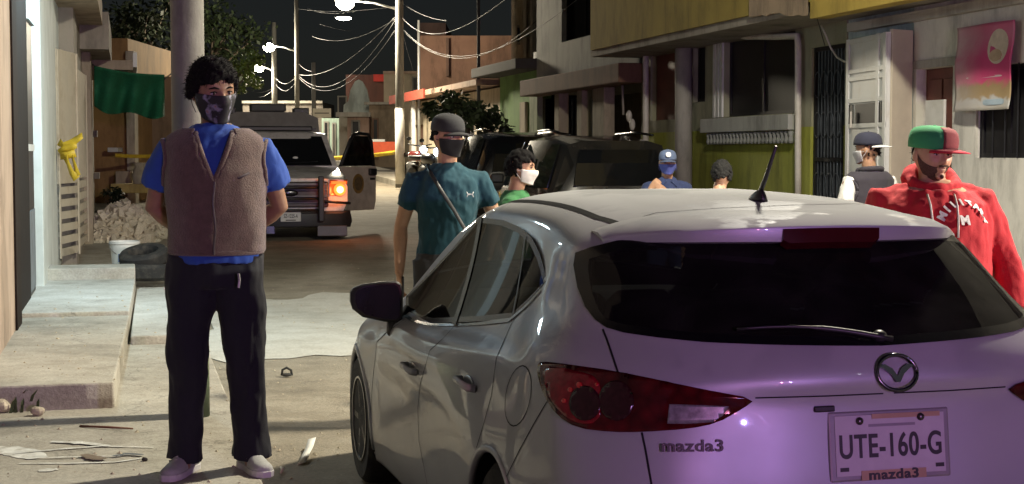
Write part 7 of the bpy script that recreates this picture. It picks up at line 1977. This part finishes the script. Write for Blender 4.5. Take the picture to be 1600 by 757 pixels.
# ---- 5. bent head with dark hair
p5 = Person('dark-haired person with bowed head beside the police officer', 1112, 11.6, 1.55, rad(150), 0, .95, lean=(.0, -.26))
p5.hy = (rad(25), rad(30), 0)
p5.body(SK3, .008); p5.shirt(cloth_m('pale_grey_top', (.34, .34, .32)), .6); p5.trousers(SHADEP); p5.shoes(DSHOE, SOLE)
T5_ = p5.HT(); hair(p5.root, T5_, p5.k * 1.03, False, 9, -.075, M('grey_black_hair', (.010, .010, .010), .8, spec=.25, var=.3, scale=60, bump=.4, bscale=140), 420, 1.1, .03)

# ---- 6. man in navy cap and vest, back to us
p6 = Person('man seen from behind in backwards navy cap and dark vest over white sleeves', 1357, 12.0, 1.755, rad(205), 0, 1.05)
p6.hy = (rad(30), rad(3), 0)
p6.body(SK2, .008); p6.shirt(cloth_m('white_shirt', (.52, .52, .50)), .62, .006); p6.trousers(JEAN); p6.shoes(DSHOE, SOLE)
v6 = vest(p6, cloth_m('dark_plum_vest', (.022, .019, .028)), 1.46, 1.25, g=.024)
T6_ = p6.HT(); cap(p6.root, T6_, cloth_m('navy_cap', (.012, .014, .030)), M('white_brim', (.5, .5, .5), .8), p6.k * 1.06, rad(185), None, True, tilt=rad(-4))
mask(p6.root, T6_, cloth_m('grey_mask', (.45, .46, .48)), p6.k); hair(p6.root, T6_, p6.k * .98, False, 12, -.05, None, 150, .8, .07); eyes(p6.root, T6_, p6.k)
rr = [p6.pt((.095 * math.cos(a * PI / 8), .02 + .085 * math.sin(a * PI / 8), 1.475 + .012 * math.sin(a * PI / 8))) for a in range(17)]
MB().tube(rr, [.022] * 17, 10).obj('collar_roll', MATS['dark_plum_vest'], v6, smooth=True)

# ---- 7. bearded man in red hoodie
p7 = Person('bearded man in red hoodie and green cap with red brim, right of the car', 1458, 7.3, 1.735, rad(2), 0, 1.32)
p7.torso = [(0, .0, .86, .175, .13), (0, -.01, .95, .190, .15), (0, -.02, 1.05, .195, .165), (0, -.02, 1.15, .195, .165), (0, -.01, 1.28, .195, .155), (0, .0, 1.38, .185, .135), (0, .01, 1.45, .135, .10), (0, .015, 1.495, .075, .07)]
p7.j.update(shL=(-.235, .015, 1.39), elL=(-.33, .06, 1.10), wrL=(-.33, -.08, .87), shR=(.235, .015, 1.39), elR=(.365, .03, 1.10), wrR=(.40, -.07, .86), head=(-.012, -.03, 1.615), neck=(0, .01, 1.46))
p7.hy = (rad(17), rad(3), rad(2)); p7.headw = 1.14
p7.body(SK3, .0065)
RED = cloth_m('red_fleece', (.42, .012, .020), .2)
s7 = p7.shirt(RED, g=.022, amp=.010, long=True, hem=.84, voxel=.009, seed=4); p7.trousers(JEAN); p7.shoes(DSHOE, SOLE)
rr = [];
for a in range(25):
    t = a * 2 * PI / 24; back = max(0, math.sin(t)); rr.append(p7.pt((.108 * math.cos(t), .012 + .104 * math.sin(t), 1.484 + .036 * back - .034 * max(0, -math.sin(t)))))
mb = MB(); mb.tube(rr, [(.030 + .022 * max(0, math.sin(a * 2 * PI / 24)), .034 + .03 * max(0, math.sin(a * 2 * PI / 24))) for a in range(25)], 12)
b0 = p7.pt((0, .12, 1.42)); mb.ell(b0, (.13, .06, .10)); hood = remeshed('hood', mb, RED, s7, .008, 3, .012, 10, 6)
def onshirt(x, z, o, off=.004):
    bv = o._bv if hasattr(o, '_bv') else None
    return None
bv7 = BVHTree.FromPolygons([v.co.copy() for v in s7.data.vertices], [tuple(f.vertices) for f in s7.data.polygons])
def chest(x, z, off=.004):
    h = bv7.ray_cast(Vector((x, -1, z)), Vector((0, 1, 0))); return (h[0] + Vector((0, -off, 0))) if h[0] is not None else Vector((x, -.2, z))
CORD = M('cord_white', (.60, .57, .50), .8)
for sx, zt_ in ((-.075, 1.43), (.055, 1.43)):
    pts = [chest(sx * p7.k * (1 - .15 * t), (zt_ - .20 * t) * p7.k, .010) for t in (0, .25, .5, .75, 1)]
    MB().tube(pts, .005, 8).obj('drawstring', CORD, s7, smooth=True)
def chest_text(ch, x, z, size, rot=0.0, mat=None):
    me = text_mesh(ch, size, .0015, .003); h = chest(x, z, .006)
    hx = chest(x + .03, z, .006); yaw = math.atan2(hx.y - h.y, .03); hz = chest(x, z + .03, .006); pit = math.atan2(hz.y - h.y, .03)
    me.transform(Matrix.Translation(h) @ Matrix.Rotation(yaw, 4, 'Z') @ Matrix.Rotation(-pit, 4, 'X') @ Matrix.Rotation(PI / 2, 4, 'X') @ Matrix.Rotation(rot, 4, 'Z'))
    me.materials.clear(); me.materials.append(mat or M('print_offwhite', (.62, .60, .56), .8)); return link('print_letter', me, s7)
cxx, czz, rr_ = .085, 1.255, .118
for i, ch in enumerate('MILITARY'):
    a = rad(152 - i * 19.5); chest_text(ch, cxx + rr_ * math.cos(a), czz + rr_ * math.sin(a), .050, a - PI / 2)
chest_text('M', .085, 1.29, .062)
T7_ = p7.HT(); k7 = p7.k
cap(p7.root, T7_ @ Matrix.Diagonal((1.10, 1.02, 1.0, 1)), cloth_m('green_cap', (.025, .22, .085)), cloth_m('red_brim', (.45, .012, .035)), k7 * 1.08, rad(16), cloth_m('dark_red_panel', (.16, .025, .03)), True, tilt=rad(2), tall=True)
eyes(p7.root, T7_, k7, .62)
def beard(P, T, s, wide):
    """short beard as a close shell over jaw and chin, open at the mouth"""
    V = []; F = []; nu, nv = 60, 26; ok = []
    for i in range(nu + 1):
        a = rad(-84 + 168 * i / nu)
        zt = -.055 + .058 * (abs(a) / 1.466) ** 3
        for j in range(nv + 1):
            v = j / nv; z = -.120 + (zt + .120) * v
            cb = math.sqrt(max(.03, 1 - (z / .1245) ** 2)); tj = max(0, (-.01 - z) / .108)
            x = .0785 * wide * cb * (1 - .29 * tj * tj) * math.sin(a); y = -max(.094 * cb * math.cos(a), .0985 * math.exp(-((z + .098) / .030) ** 2) * math.exp(-(x / .032) ** 2))
            w = 1 + .012 * noise.noise(Vector((x * 300, y * 300, z * 300)))
            V.append((x * s * w * 1.012, y * s * w * 1.02, z * s)); ok.append(((x / .023) ** 2 + ((z + .066) / .006) ** 2) > 1 + .3 * noise.noise(Vector((x * 200, z * 200, 0))))
    for i in range(nu):
        for j in range(nv):
            q = (i * (nv + 1) + j, (i + 1) * (nv + 1) + j, (i + 1) * (nv + 1) + j + 1, i * (nv + 1) + j + 1)
            F.append(q)
    return MB().add(V, F, T).obj('beard', M('short_beard', (.095, .056, .042), .9, var=.5, scale=160, bump=.6, bscale=260, spec=.2), P.root, smooth=True, fix=False)
beard(p7, T7_, k7, 1.14)
MB().tube([(-.026, -.0985, -.050), (-.012, -.104, -.045), (0, -.105, -.046), (.012, -.104, -.045), (.026, -.0985, -.050)], .0055, 6, T7_).obj('moustache', MATS['short_beard'], p7.root, smooth=True)
hair(p7.root, T7_ @ Matrix.Diagonal((1.1, 1, 1, 1)), k7 * .98, False, 14, -.03, None, 130, .8, .08)
